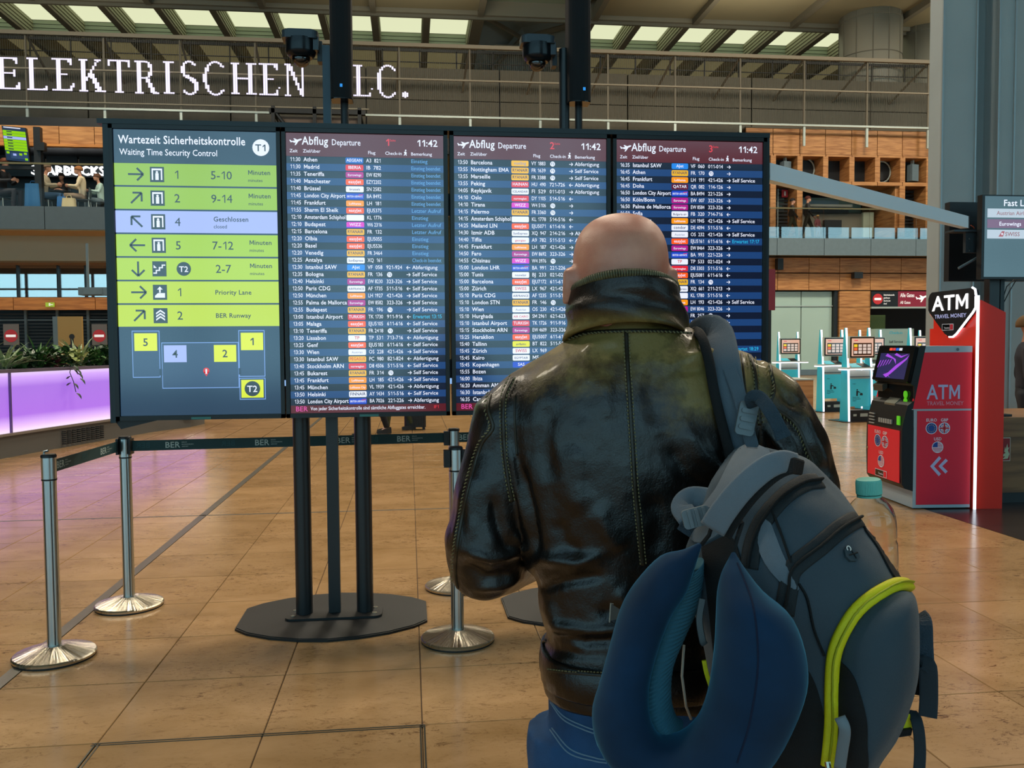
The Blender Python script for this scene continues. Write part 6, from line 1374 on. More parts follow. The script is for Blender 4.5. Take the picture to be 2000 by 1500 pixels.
def _skin():
    m = M_MSKIN; n = m.node_tree; b_ = n.nodes['Principled BSDF']; t = node(m, 'ShaderNodeTexCoord'); a = node(m, 'ShaderNodeTexNoise', Scale=18., Detail=4.); n.links.new(t.outputs['Object'], a.inputs['Vector'])
    r = node(m, 'ShaderNodeValToRGB'); n.links.new(a.outputs['Fac'], r.inputs[0]); e = r.color_ramp.elements; e[0].position = .3; e[0].color = (*lin('c47c66'), 1); e[1].position = .7; e[1].color = (*lin('da9c82'), 1); n.links.new(r.outputs[0], b_.inputs['Base Color'])
    b_.inputs['Subsurface Weight'].default_value = .08; b_.inputs['Subsurface Radius'].default_value = (.02, .008, .004)
_skin()
b.v = [tuple(Vector(v)-MO) for v in b.v]
body = meshobj(voxmesh(b, .0055, 5), 'body', M_MSKIN, man)
for s_ in (-1, 1):
    c = hz+RH*s_*.031+FH*.086+UZ*.008-MO
    MB().lathe([(.0115*cos(radians(a)), .0115*sin(radians(a))) for a in range(-90, 91, 18)], c, n=14).build('eye', mat('eye_white', 'd8d4cc', .2), man, smooth=True)
    MB().tube([c+FH*.010, c+FH*.0125], [.005, .004], 10).build('iris', mat('iris_brown', '3a2a1c', .2), man)
    MB().tube([c+FH*.012+UZ*.018-RH*s_*.014, c+FH*.012+UZ*.021, c+FH*.004+UZ*.018+RH*s_*.016], [.003, .004, .002], 6).build('eyebrow', mat('brow_hair', '5a4434', .8), man)

# -- jacket
M_LEA = mat('worn_leather', '1d1814', .33, spec=.55, coat=.15)
def _lea():
    m = M_LEA; n = m.node_tree; b_ = n.nodes['Principled BSDF']; g = node(m, 'ShaderNodeNewGeometry'); s_ = node(m, 'ShaderNodeSeparateXYZ'); n.links.new(g.outputs['Position'], s_.inputs[0])
    def ns(scale, det=5., rough=.6, sc=(1, 1, 1)):
        mp = node(m, 'ShaderNodeMapping', Scale=sc); n.links.new(g.outputs['Position'], mp.inputs[0]); a = node(m, 'ShaderNodeTexNoise', Scale=scale, Detail=det, Roughness=rough); n.links.new(mp.outputs[0], a.inputs['Vector']); return a.outputs['Fac']
    def math_(op, a, b2, cl=False):
        q = node(m, 'ShaderNodeMath', operation=op, use_clamp=cl)
        for i, v in enumerate((a, b2)):
            if isinstance(v, (int, float)): q.inputs[i].default_value = v
            else: n.links.new(v, q.inputs[i])
        return q.outputs[0]
    # the dye is rubbed off over the shoulders and yoke: khaki wear, a stain of its own
    mr = node(m, 'ShaderNodeMapRange'); n.links.new(s_.outputs['Z'], mr.inputs[0]); mr.inputs[1].default_value = 1.31; mr.inputs[2].default_value = 1.50
    n1, n2 = ns(6, 7, .66), ns(40, 6, .7)
    wear = math_('ADD', mr.outputs[0], math_('MULTIPLY', math_('SUBTRACT', n1, .5), 3.2)); wear = math_('ADD', wear, math_('MULTIPLY', math_('SUBTRACT', n2, .5), .5))
    mr2 = node(m, 'ShaderNodeMapRange'); n.links.new(s_.outputs['Z'], mr2.inputs[0]); mr2.inputs[1].default_value = 1.28; mr2.inputs[2].default_value = 1.37; wear = math_('MULTIPLY', wear, mr2.outputs[0]); mr4 = node(m, 'ShaderNodeMapRange'); n.links.new(s_.outputs['Z'], mr4.inputs[0]); mr4.inputs[1].default_value = 1.525; mr4.inputs[2].default_value = 1.56; mr4.inputs[3].default_value = 1.; mr4.inputs[4].default_value = .28; wear = math_('MULTIPLY', wear, mr4.outputs[0])
    el = node(m, 'ShaderNodeVectorMath', operation='DISTANCE'); n.links.new(g.outputs['Position'], el.inputs[0]); el.inputs[1].default_value = tuple(at(950, 1130, 1.44)); mr3 = node(m, 'ShaderNodeMapRange'); n.links.new(el.outputs['Value'], mr3.inputs[0]); mr3.inputs[1].default_value = .11; mr3.inputs[2].default_value = .02
    wear = math_('ADD', wear, math_('MULTIPLY', math_('MULTIPLY', mr3.outputs[0], ns(45, 7, .75)), .8), True)
    r = node(m, 'ShaderNodeValToRGB'); n.links.new(wear, r.inputs[0]); e = r.color_ramp.elements; e[0].position = .12; e[0].color = (*lin('100d0b'), 1); e[1].position = 1; e[1].color = (*lin('806c3a'), 1)
    for p_, c_ in ((.38, '1f1610'), (.62, '4a3a1c'), (.82, '625329')): q = e.new(p_); q.color = (*lin(c_), 1)
    fl = node(m, 'ShaderNodeValToRGB'); n.links.new(ns(95, 3, .5), fl.inputs[0]); fl.color_ramp.elements[0].position = .765; fl.color_ramp.elements[0].color = (0, 0, 0, 1); fl.color_ramp.elements[1].position = .79; fl.color_ramp.elements[1].color = (1, 1, 1, 1)
    mx = node(m, 'ShaderNodeMix', data_type='RGBA'); n.links.new(math_('MULTIPLY', fl.outputs[0], .6), mx.inputs[0]); n.links.new(r.outputs[0], mx.inputs[6]); mx.inputs[7].default_value = (*lin('8f8660'), 1); n.links.new(mx.outputs[2], b_.inputs['Base Color'])
    rr = node(m, 'ShaderNodeMapRange'); n.links.new(wear, rr.inputs[0]); rr.inputs[3].default_value = .30; rr.inputs[4].default_value = .55; n.links.new(math_('ADD', rr.outputs[0], math_('MULTIPLY', math_('SUBTRACT', n1, .5), .25)), b_.inputs['Roughness'])
    bp = node(m, 'ShaderNodeBump', Strength=.6, Distance=.003); n.links.new(math_('ADD', math_('MULTIPLY', ns(330, 3), .3), math_('MULTIPLY', ns(34, 6, .68, (1, 1, .6)), 1.2)), bp.inputs['Height']); n.links.new(bp.outputs[0], b_.inputs['Normal'])
_lea()
b = MB(); b.loft([ring(y, l, r, hd, p=2.5 if y > 700 else 2.2) for y, l, r, hd in torso])
for A_ in (LA, RA): P_, R_ = T(A_); b.tube(P_, R_, 18); b.tube([P_[0], at(1126 if A_ is LA else 1336, 716, 1.49)], [R_[0], .05], 14)
jm = voxmesh(b, .0055, 14)
# folds pressed into the leather: (photo polyline, half width px, height mm)
FO = [([(1000, 1130), (1060, 1092), (1130, 1100), (1180, 1078)], 12, 5), ([(1052, 1150), (1110, 1135), (1190, 1122)], 11, -5), ([(1060, 1160), (1090, 1230), (1150, 1270)], 13, 5), ([(1075, 1235), (1140, 1255), (1230, 1250)], 9, -5), ([(1070, 1215), (1150, 1232), (1240, 1225)], 9, 4),
      ([(1015, 900), (1035, 1000), (1052, 1100)], 9, -7), ([(990, 850), (1015, 960), (1035, 1060)], 9, 4), ([(930, 900), (920, 980), (925, 1060)], 16, 4), ([(960, 960), (975, 1040), (1000, 1090)], 11, -5), ([(900, 1100), (950, 1130), (1010, 1120)], 10, -5), ([(905, 1075), (960, 1092), (1030, 1075)], 9, 5), ([(920, 1150), (980, 1145), (1040, 1120)], 8, 4), ([(1000, 1030), (1025, 1080), (1030, 1120)], 7, 5),
      ([(1080, 780), (1060, 860), (1075, 950)], 22, -4), ([(1130, 860), (1115, 940), (1140, 1010)], 26, 4), ([(1340, 830), (1370, 890), (1420, 930)], 16, 6), ([(1300, 860), (1340, 930), (1400, 970)], 14, -5), ([(1330, 700), (1390, 690), (1440, 675)], 10, 5), ([(1320, 725), (1380, 720), (1430, 705)], 9, -4), ([(1130, 690), (1180, 668), (1215, 665)], 12, 3),
      ([(1160, 980), (1190, 1040), (1220, 1080)], 20, 4), ([(1270, 960), (1290, 1020), (1280, 1090)], 22, -4), ([(1090, 1010), (1100, 1060), (1140, 1085)], 14, -4), ([(1520, 800), (1560, 870), (1580, 960)], 12, -5), ([(1490, 830), (1530, 880), (1545, 960)], 11, 5), ([(1560, 780), (1590, 860), (1620, 930)], 9, 4), ([(1500, 730), (1530, 770), (1560, 800)], 9, -4), ([(1120, 640), (1160, 628), (1200, 632)], 7, -3), ([(1260, 632), (1310, 628), (1345, 640)], 7, -3),
      ([(1200, 1150), (1230, 1180), (1300, 1200)], 16, 4), ([(1160, 1190), (1230, 1205), (1300, 1225)], 13, -4), ([(1070, 1290), (1110, 1288), (1200, 1296)], 10, 2), ([(905, 950), (895, 1010), (890, 1060)], 8, 3), ([(1120, 730), (1180, 760), (1190, 830)], 24, 3), ([(1290, 700), (1270, 770), (1300, 840)], 22, -3)]
n_ = len(jm.vertices); co = np.empty(n_*3); jm.vertices.foreach_get('co', co); co = co.reshape(-1, 3); no = np.empty(n_*3); jm.vertices.foreach_get('normal', no); no = no.reshape(-1, 3)
q_ = co-np.array(EYE); dd_ = q_@np.array(CF); PXs = 1000+FL*(q_@np.array(CR))/dd_; PYs = 750-FL*(q_@np.array(CU))/dd_; back = (no@np.array(FH)) < .15
disp = np.zeros(n_)
for pts, w, amp in FO:
    dm = np.full(n_, 1e9); tt = np.zeros(n_); k = len(pts)-1
    # smooth the polyline
    P2 = [Vector((*p, 0)) for p in pts]
    for (a, c, i) in zip(pts, pts[1:], range(k)):
        ax, ay = a; dx, dy = c[0]-ax, c[1]-ay; t = np.clip(((PXs-ax)*dx+(PYs-ay)*dy)/(dx*dx+dy*dy), 0, 1); d = np.hypot(PXs-ax-t*dx, PYs-ay-t*dy); sel = d < dm; dm[sel] = d[sel]; tt[sel] = (i+t[sel])/k
    disp += amp*.0016*np.exp(-(dm/w)**2)*np.clip(np.sin(pi*np.clip(tt, .04, .96))*1.6, 0, 1)*back
nz = np.array([noise.fractal(Vector(p)*9, .9, 2.1, 4) for p in co]); disp += nz*.003
arm = (PXs < 1010) | (PXs > 1500); rdg = np.array([noise.noise(Vector((p[0]*5, p[1]*5, p[2]*24))) for p in co]); disp += np.where(arm, rdg*.0042, rdg*.0012)
co = co+no*disp[:, None]; jm.vertices.foreach_set('co', (co-np.array(MO)).ravel()); jm.update()
jacket = meshobj(jm, 'jacket', M_LEA, man)
def bvh_of(obj, off): me = obj.data; return BVHTree.FromPolygons([tuple(v.co+off) for v in me.vertices], [tuple(p.vertices) for p in me.polygons])
JB = bvh_of(jacket, MO)
def proj(B_, x, y, off=0.):
    d = ray(x, y).normalized(); h = B_.ray_cast(EYE, d)
    if h[0] is None: return None
    return h[0]+h[1]*off*(1 if h[1].dot(d) < 0 else -1), h[1]*(1 if h[1].dot(d) < 0 else -1)
def smoothline(pts, step=4):
    """Catmull-Rom through photo points"""
    o = []; P2 = [Vector(p) for p in pts]; P2 = [P2[0]*2-P2[1]]+P2+[P2[-1]*2-P2[-2]]
    for i in range(1, len(P2)-2):
        a, b2, c, d = P2[i-1:i+3]; k = max(2, int((c-b2).length/step))
        for j in range(k):
            t = j/k; o.append(.5*((2*b2)+(c-a)*t+(2*a-5*b2+4*c-d)*t*t+(3*b2-a-3*c+d)*t**3))
    o.append(P2[-2]); return o
def on_strip(B_, pts, w, h, base=0., step=4, prof=5):
    """raised ribbon lying on a surface; w half width (m), h height (m)"""
    hits = [proj(B_, p.x, p.y) for p in smoothline(pts, step)]; hits = [x for x in hits if x]
    # drop jumps to other surfaces
    keep = [hits[0]]
    for x in hits[1:]:
        if (x[0]-keep[-1][0]).length < .05: keep.append(x)
    hits = keep; rings = []
    for i, (p, nn) in enumerate(hits):
        t = (hits[min(i+1, len(hits)-1)][0]-hits[max(i-1, 0)][0])
        if t.length < 1e-6: t = UZ
        t.normalize(); s_ = t.cross(nn).normalized(); r = []
        for k in range(prof+1): a = pi*k/prof; r.append(p+s_*w*cos(a)+nn*(base+h*sin(a)**.6))
        r += [p-s_*w-nn*.003, p+s_*w-nn*.003]; rings.append(r)
    return MB().loft(rings), hits
M_STI = mat('pale_stitch', '76704e', .8); M_PIP = mat('leather_piping', '2a2418', .4, vary=.4, vscale=60)
def shift(mb): mb.v = [tuple(Vector(v)-MO) for v in mb.v]; return mb
def stitches(B_, pts, off_px, step=7, ln=.5, th=.0011, base=.0035, zig=0.):
    L_ = smoothline(pts, step); b = MB()
    for i in range(len(L_)-1):
        a, c = L_[i], L_[i+1]; t = (c-a); m_ = Vector((-t.y, t.x)).normalized()*off_px; z0 = Vector((-t.y, t.x)).normalized()*zig
        A, C_ = proj(B_, *(a+m_-z0), base), proj(B_, *(a+m_+t*ln+z0), base)
        if A and C_ and (A[0]-C_[0]).length < .02: b.tube([A[0], C_[0]], th, 5)
    return b
seams = [('centre', [(1223, 648), (1226, 720), (1231, 800), (1236, 880), (1241, 960), (1249, 1040), (1256, 1104)], 2), ('left_armhole', [(1003, 738), (985, 780), (984, 850), (990, 920), (1000, 980)], 2), ('left_yoke', [(958, 770), (953, 800), (962, 836), (940, 868), (920, 930), (904, 1000), (892, 1070), (889, 1120), (896, 1160)], 1),
         ('right_armhole', [(1462, 686), (1474, 726), (1478, 770), (1484, 830)], 2), ('right_sleeve', [(1503, 712), (1512, 760), (1508, 792), (1556, 832), (1585, 900), (1612, 950)], 1), ('yoke', [(1110, 662), (1150, 650), (1222, 646), (1290, 646), (1350, 650)], 1), ('left_panel', [(1006, 770), (1006, 830), (1010, 890)], 0), ('right_panel', [(1448, 690), (1452, 730), (1458, 780)], 0)]
for nm, pts, k in seams:
    r_, _ = on_strip(JB, pts, .0035 if k else .0018, .0022); shift(r_).build('seam', M_PIP, jacket, smooth=True)
    if k:
        b = MB()
        for o_ in ((-5.5, 5.5) if k == 2 else (4,)):
            q_ = stitches(JB, pts, o_, 7, .55, zig=0 if k == 2 else 1.5); b.add(q_.v, q_.f)
        shift(b).build('stitching', M_STI, jacket, kind='stuff')
# stand-up collar
def cring(rows, off=0.):
    o = []
    for i in range(49):
        a = -pi/2+2*pi*i/48*.94+pi*.06-pi*.0  # from the back round both sides, open at the throat
        o.append(a)
    return o
def collar_pt(a, t):
    """a: angle from the back (0) +-; t: 0 bottom .. 1 top"""
    s_, c_ = sin(a), cos(a)
    lw = (1-t)*.104+t*.0925; dp_b = (1-t)*.102+t*.100; dp_f = .085; lean = .0
    c0 = at(1222-t*4, 600, 1.485)
    z = (1.500+.030*c_*(c_ > 0)+.004)*(1-t)+t*(1.585+.027*max(0, c_)**1.0-(.03 if c_ < 0 else 0)*abs(c_))
    bulge = .004*sin(pi*t)
    return Vector((c0.x, c0.y, 0))+RH*s_*(lw+bulge)-FH*c_*((dp_b if c_ > 0 else dp_f)+bulge)+UZ*z
N_A, N_T = 64, 12
def cgrid(th): return [[collar_pt(-2.75+5.5*i/N_A, j/N_T)-((collar_pt(-2.75+5.5*i/N_A, j/N_T)-Vector((at(1220, 600, 1.485).x, at(1220, 600, 1.485).y, collar_pt(0, j/N_T).z))).normalized()*th) for j in range(N_T+1)] for i in range(N_A+1)]
rings = []
for i in range(N_A+1):
    a = -2.75+5.5*i/N_A; o_ = []; c0 = at(1220, 600, 1.485)
    for j in range(N_T+1):
        p = collar_pt(a, j/N_T); nrm = (p-Vector((c0.x, c0.y, p.z))).normalized(); p = p+nrm*(noise.noise(Vector((p.x*14, p.y*14, p.z*22)))*.006+(.004*sin(a*3+j*.7) if j < 8 else 0)); o_.append((p, nrm))
    rings.append([p for p, _ in o_]+[p-nn*.011 for p, nn in reversed(o_)])
shift(MB().loft(rings)).build('collar', M_LEA, man, smooth=True)
tp = [collar_pt(-2.7+5.4*i/120, 1.0) for i in range(121)]; c0 = at(1220, 600, 1.485)
b = MB()
for i in range(120):
    p, q = tp[i], tp[i+1]; nn = (p-Vector((c0.x, c0.y, p.z))).normalized(); m_ = (p+q)/2; b.tube([p-nn*.005, p+(q-p)*.72-nn*.005], .0075, 8)
shift(b).build('collar_piping', mat('piping_olive', '57553a', .5, vary=.3, vscale=80), man, smooth=True, kind='stuff')
# waistband with strap and buckle loop
bt = [(1258, 1057, 1426, .134), (1262, 1055, 1428, .137), (1290, 1054, 1430, .138), (1318, 1056, 1428, .137), (1322, 1058, 1426, .134)]
def inner(y, l, r, hd): return ring(y, l+8, r-8, hd-.006, p=2.5)
b = MB(); b.loft([ring(y, l, r, hd, p=2.5) for y, l, r, hd in bt]+[inner(*bt[-1]), inner(*bt[0])], closed=True)
shift(b).build('waistband', M_LEA, man, smooth=True); WB = BVHTree.FromPolygons([tuple(Vector(v)+MO) for v in b.v], b.f)
for yy in (1268, 1312):
    r_, _ = on_strip(WB, [(1072, yy-2), (1120, yy+3), (1200, yy+8), (1300, yy+8)], .0022, .0015); shift(r_).build('seam', M_PIP, man)
    q_ = stitches(WB, [(1072, yy-6), (1120, yy-1), (1200, yy+4), (1300, yy+4)], 0, 6, .6); shift(q_).build('stitching', M_STI, man, kind='stuff')
lp = [at(1066+9*cos(a), 1287+36*sin(a), 1.50-.02*cos(a)) for a in [2*pi*i/20 for i in range(21)]]
shift(MB().tube(lp, .004, 8, cap=False)).build('buckle_loop', M_PIP, man, smooth=True)
# little brand-less tag on the hem seam
p = proj(JB, 1196, 1197, .003)
if p:
    s_ = RH; MBt = MB().loft([[p[0]+s_*x+UZ*z+p[1]*o_ for x, z in ((-.004, -.016), (.016, -.012), (.016, .014), (-.002, .016))] for o_ in (0, .002)]); shift(MBt).build('hem_tag', mat('tag_grey', '5a5a56', .7), man)
    shift(MB().tube([p[0]+s_*-.004-UZ*.016+p[1]*.002, p[0]-s_*.002+UZ*.016+p[1]*.002, p[0]+s_*.016+UZ*.014+p[1]*.002], .0012, 6)).build('tag_piping', mat('pale_piping', 'b8b4a8', .6), man)
# jeans and shoes
M_JEAN = mat('blue_denim', '214c78', .85, vary=.25, vscale=14, bump=.3, bscale=700)
b = MB(); b.loft([ring(y, l, r, hd, p=2.4) for y, l, r, hd in ((1300, 1076, 1408, .118), (1345, 1072, 1412, .122), (1420, 1070, 1414, .126), (1500, 1070, 1416, .124))]+[[HP(.17*cos(a)*(1), .11*sin(a), .80) for a in [2*pi*i/40 for i in range(40)]]])
for lg in legs: b.tube(lg, [r+.022 for r in LR], 16)
b.v = [tuple(Vector(v)-MO) for v in b.v]; jn = voxmesh(b, .007, 5)
for v in jn.vertices: v.co += v.normal*noise.noise(Vector((v.co.x*10, v.co.y*10, v.co.z*18)))*.004
jeans = meshobj(jn, 'jeans', M_JEAN, man); NB = bvh_of(jeans, MO); M_JS = mat('denim_thread', '6d8aa0', .8)
for pts in ([(1073, 1365), (1100, 1398), (1140, 1418), (1175, 1430)], [(1075, 1372), (1100, 1405), (1140, 1425), (1175, 1437)], [(1074, 1425), (1110, 1470), (1160, 1486), (1185, 1490)], [(1078, 1422), (1114, 1463), (1162, 1480), (1185, 1484)]):
    r_, _ = on_strip(NB, pts, .0012, .0012); shift(r_).build('jeans_seam', M_JS, jeans)
for lg in legs:
    a = lg[-1]; b = MB().loft([[a+RH*x*w+FH*y+UZ*(z*h-.098) for x, z in ((-1, 0), (1, 0), (1.02, .3), (.8, .85), (.35, 1), (-.35, 1), (-.8, .85), (-1.02, .3))] for y, w, h in ((-.085, .028, .06), (-.06, .040, .085), (0, .043, .10), (.07, .047, .075), (.14, .05, .055), (.19, .042, .04), (.215, .02, .025))])
    shift(b).build('shoe', mat('shoe_brown', '2c211a', .45), man, smooth=True)

# ================================================================ BACKPACK on his right shoulder
pk = thing('backpack', 'grey and black backpack with yellow zip arch hanging on the man\'s right shoulder', 'backpack', at(1560, 1250, 1.24)); PO = Vector(pk.location)
def pshift(mb): mb.v = [tuple(Vector(v)-PO) for v in mb.v]; return mb
def pring(py, l, r, hd, dep, p=2.5, n=48, roll=-.10):
    A, B = at(l, py, dep+roll*-.5), at(r, py, dep+roll*.5-.0); c = (A+B)/2; ax = (B-A)/2; hw = ax.length; axn = ax.normalized(); nn = axn.cross(UZ).normalized(); o = []
    for i in range(n):
        a = 2*pi*i/n; ca, sa = cos(a), sin(a); q = (abs(ca)**p+abs(sa)**p)**(-1/p); o.append(c+axn*hw*q*ca+nn*hd*q*sa)
    return o
prs = [(868, 1448, 1492, .012, 1.30), (885, 1432, 1530, .035, 1.295), (905, 1415, 1568, .055, 1.285), (935, 1402, 1594, .075, 1.275), (975, 1390, 1634, .092, 1.265), (1020, 1372, 1674, .102, 1.26), (1070, 1345, 1710, .110, 1.25), (1130, 1350, 1752, .116, 1.245), (1170, 1362, 1790, .118, 1.24), (1230, 1378, 1797, .120, 1.24), (1300, 1388, 1796, .122, 1.24), (1370, 1398, 1782, .120, 1.24), (1440, 1408, 1750, .115, 1.24), (1500, 1420, 1714, .108, 1.24), (1560, 1440, 1668, .09, 1.24), (1600, 1470, 1620, .05, 1.24), (1612, 1500, 1590, .01, 1.24)]
M_PK = mat('pack_slate', '3c4b55', .75, bump=.25, bscale=900, vary=.08, vscale=10, sheen=.2); M_PKL = mat('pack_grey', '6a7680', .75, bump=.25, bscale=900, sheen=.2); M_PKD = mat('pack_black', '0e1214', .8, bump=.3, bscale=700); M_ZIP = mat('zip_tape', '1a2226', .7, bump=.2, bscale=600); M_YEL2 = mat('zip_yellow', 'e2da12', .55, bump=.2, bscale=600); M_YELD = mat('zip_yellow_teeth', 'a8ac14', .5)
M_PK2 = mat('pack_pocket', '324550', .7, bump=.25, bscale=900, sheen=.2)
b = MB(); b.loft([pring(*r) for r in prs]); pmesh = voxmesh(b, .007, 8)
for v in pmesh.vertices: p = v.co; v.co += v.normal*(noise.noise(Vector((p.x*9, p.y*9, p.z*6)))*.010+noise.noise(Vector((p.x*22, p.y*22, p.z*12)))*.004)
for v in pmesh.vertices: v.co -= PO
shell = meshobj(pmesh, 'shell', M_PK, pk); PB = bvh_of(shell, PO)
def patch(B_, poly, off, bulge, m, name, par, sh, bw=40., grid=9., label=None):
    """panel cut to a photo outline, laid on the pack and cushioned; real thickness"""
    P2 = smoothline(poly+[poly[0]], 8)[:-1]; bm = bmesh.new(); vs = [bm.verts.new((p.x, p.y, 0)) for p in P2]; bm.faces.new(vs)
    xs, ys = [p.x for p in P2], [p.y for p in P2]
    for axis, lo, hi in ((0, min(xs), max(xs)), (1, min(ys), max(ys))):
        v = lo+grid
        while v < hi:
            co_ = [0, 0, 0]; nn = [0, 0, 0]; co_[axis] = v; nn[axis] = 1
            bmesh.ops.bisect_plane(bm, geom=bm.verts[:]+bm.edges[:]+bm.faces[:], plane_co=co_, plane_no=nn, dist=1e-4); v += grid
    bm.verts.index_update(); n0 = len(bm.verts); segs = list(zip(P2, P2[1:]+P2[:1]))
    top, bot, ok = [], [], []
    for v in bm.verts:
        x, y = v.co.x, v.co.y; dm = 1e9
        for a, c in segs:
            d = c-a; t = max(0, min(1, ((x-a.x)*d.x+(y-a.y)*d.y)/max(1e-9, d.length_squared))); dm = min(dm, sqrt((x-a.x-t*d.x)**2+(y-a.y-t*d.y)**2))
        h = proj(B_, x, y)
        if h is None:
            nr = B_.find_nearest(at(x, y, 1.2)); h = (nr[0], nr[1])
        e = min(1, dm/bw); top.append(h[0]+h[1]*(off+bulge*sin(e*pi/2))); bot.append(h[0]-h[1]*.004)
    fs = [tuple(v.index for v in f.verts) for f in bm.faces]; bd = [(e.verts[0].index, e.verts[1].index) for e in bm.edges if e.is_boundary]; bm.free()
    mb = MB(); mb.add(top+bot, fs+[tuple(reversed([i+n0 for i in f])) for f in fs]+[(a, c, c+n0, a+n0) for a, c in bd]); sh(mb); return mb.build(name, m, par, smooth=False, autosm=50, label=label)
# coloured fabric panels
patch(PB, [(1400, 958), (1440, 885), (1470, 872), (1505, 890), (1470, 950), (1430, 1010), (1398, 1050), (1360, 1060), (1350, 1030)], .004, .006, M_PKL, 'top_panel', pk, pshift, label='light grey top panel')
patch(PB, [(1486, 1022), (1500, 1010), (1530, 1085), (1560, 1150), (1540, 1150), (1500, 1110), (1478, 1060)], .003, .004, M_PKL, 'side_gusset', pk, pshift)
patch(PB, [(1372, 1070), (1430, 1050), (1460, 1130), (1510, 1180), (1545, 1260), (1590, 1330), (1612, 1420), (1610, 1500), (1430, 1510), (1400, 1300)], .003, .004, M_PKD, 'black_flank', pk, pshift)
patch(PB, [(1690, 1025), (1716, 1052), (1760, 1125), (1764, 1133), (1745, 1128), (1712, 1070), (1688, 1036)], .003, .004, M_PKD, 'black_edge', pk, pshift)
fp = patch(PB, [(1642, 1300), (1655, 1245), (1690, 1195), (1730, 1165), (1765, 1158), (1784, 1175), (1790, 1240), (1786, 1330), (1760, 1410), (1712, 1490), (1680, 1520), (1640, 1520), (1636, 1420)], .004, .022, M_PK2, 'front_pocket', pk, pshift, 60)
FPB = bvh_of(fp, PO)
class Multi:
    def __init__(s, *b): s.b = b
    def ray_cast(s, o, d):
        hs = [x.ray_cast(o, d) for x in s.b]; hs = [h for h in hs if h[0] is not None]
        return min(hs, key=lambda h: h[3]) if hs else (None,)*4
    def find_nearest(s, p): return min((x.find_nearest(p) for x in s.b), key=lambda h: h[3])
MP = Multi(PB, FPB)
patch(MP, [(1638, 1290), (1652, 1300), (1672, 1330), (1692, 1400), (1694, 1450), (1690, 1500), (1640, 1500), (1632, 1420), (1634, 1330)], .003, .003, M_PKD, 'pocket_side', pk, pshift)
def zipper(pts, w, m1, m2, B_=PB, base=.002, nm='zip'):
    r_, _ = on_strip(B_, pts, w, .004 if m1 is M_YEL2 else .0016, base, step=5); pshift(r_).build(nm+'_tape', m1, pk, smooth=True)
    r_, h_ = on_strip(B_, pts, w*.16, .003, base+.0045, step=5); pshift(r_).build(nm+'_teeth', m2, pk)
    return h_
zipper([(1615, 1492), (1622, 1410), (1624, 1330), (1632, 1265), (1662, 1205), (1700, 1168), (1745, 1144), (1775, 1148), (1793, 1172)], .0088, M_YEL2, M_YELD, MP, .006, 'yellow_zip')
zipper([(1463, 1110), (1472, 1060), (1492, 1016), (1530, 972), (1570, 945), (1600, 940)], .0125, M_ZIP, M_PKD, nm='upper_zip')
zipper([(1532, 1200), (1540, 1150), (1548, 1112), (1600, 1068), (1640, 1034), (1676, 1014), (1692, 1020)], .0125, M_ZIP, M_PKD, nm='middle_zip')
for pts in ([(1560, 1140), (1576, 1170), (1590, 1230), (1610, 1280)], [(1505, 990), (1525, 1040), (1545, 1100)], [(1450, 880), (1420, 940), (1400, 985)], [(1530, 1290), (1560, 1360), (1580, 1450)]):
    r_, _ = on_strip(PB, pts, .0016, .002, .003); pshift(r_).build('piping', M_PKD, pk)
# cable port with its headphone mark
h = proj(PB, 1662, 1084, .002)
if h:
    c, nn = h; ux = (CR-nn*CR.dot(nn)).normalized(); uy = nn.cross(ux)*-1
    if uy.dot(UZ) < 0: uy = -uy
    M_RUB = mat('rubber_grey', '39464d', .5)
    out = [(-15, 8), (-9, 15), (2, 12), (14, 3), (15, -5), (5, -14), (-7, -15), (-15, -6)]; k = 1.15/FL
    pshift(MB().loft([[c+ux*x*k+uy*y*k+nn*o_ for x, y in out] for o_ in (-.003, .002)])).build('cable_port', M_RUB, pk)
    b = MB()
    for a in (.35, 1.95): b.tube([c+nn*.0025+(ux*cos(a)+uy*sin(a))*-10*k+ux*2*k, c+nn*.0025+(ux*cos(a)+uy*sin(a))*10*k+ux*2*k], .0009, 5)
    pshift(b).build('port_slit', M_PKD, pk)
    pshift(MB().tube([c+nn*.003+ux*(-6+4*cos(a))*k+uy*(10+5*sin(a))*k for a in [radians(q) for q in range(-50, 240, 20)]], .0008, 6)).build('headphone_mark', mat('print_white', 'e6e6e0', .5), pk)
# straps --------------------------------------------------------------
def ribbon(pts, w, th=.004, wdir=None, n2=4):
    """pts: world points; flat band whose face looks towards the viewer's side"""
    P2 = []
    L3 = [Vector(p) for p in pts]; E = [L3[0]*2-L3[1]]+L3+[L3[-1]*2-L3[-2]]
    for i in range(1, len(E)-2):
        a, b2, c, d = E[i-1:i+3]
        for j in range(5): t = j/5; P2.append(.5*((2*b2)+(c-a)*t+(2*a-5*b2+4*c-d)*t*t+(3*b2-a-3*c+d)*t**3))
    P2.append(L3[-1]); R_ = []; k = len(P2)
    for i, p in enumerate(P2):
        t = (P2[min(i+1, k-1)]-P2[max(i-1, 0)]).normalized(); v = (p-EYE).normalized() if wdir is None else Vector(wdir); s_ = t.cross(v).normalized(); nn = s_.cross(t).normalized(); ww = w if not hasattr(w, '__len__') else w[0]+(w[1]-w[0])*i/(k-1)
        R_.append([p+s_*ww+nn*th*.3, p+s_*ww*.8+nn*th*.5, p-s_*ww*.8+nn*th*.5, p-s_*ww+nn*th*.3, p-s_*ww-nn*th*.3, p-s_*ww*.8-nn*th*.5, p+s_*ww*.8-nn*th*.5, p+s_*ww-nn*th*.3])
    return MB().loft(R_)
def onj(x, y, off): h = proj(JB, x, y, off); return h[0] if h else at(x, y, 1.38)
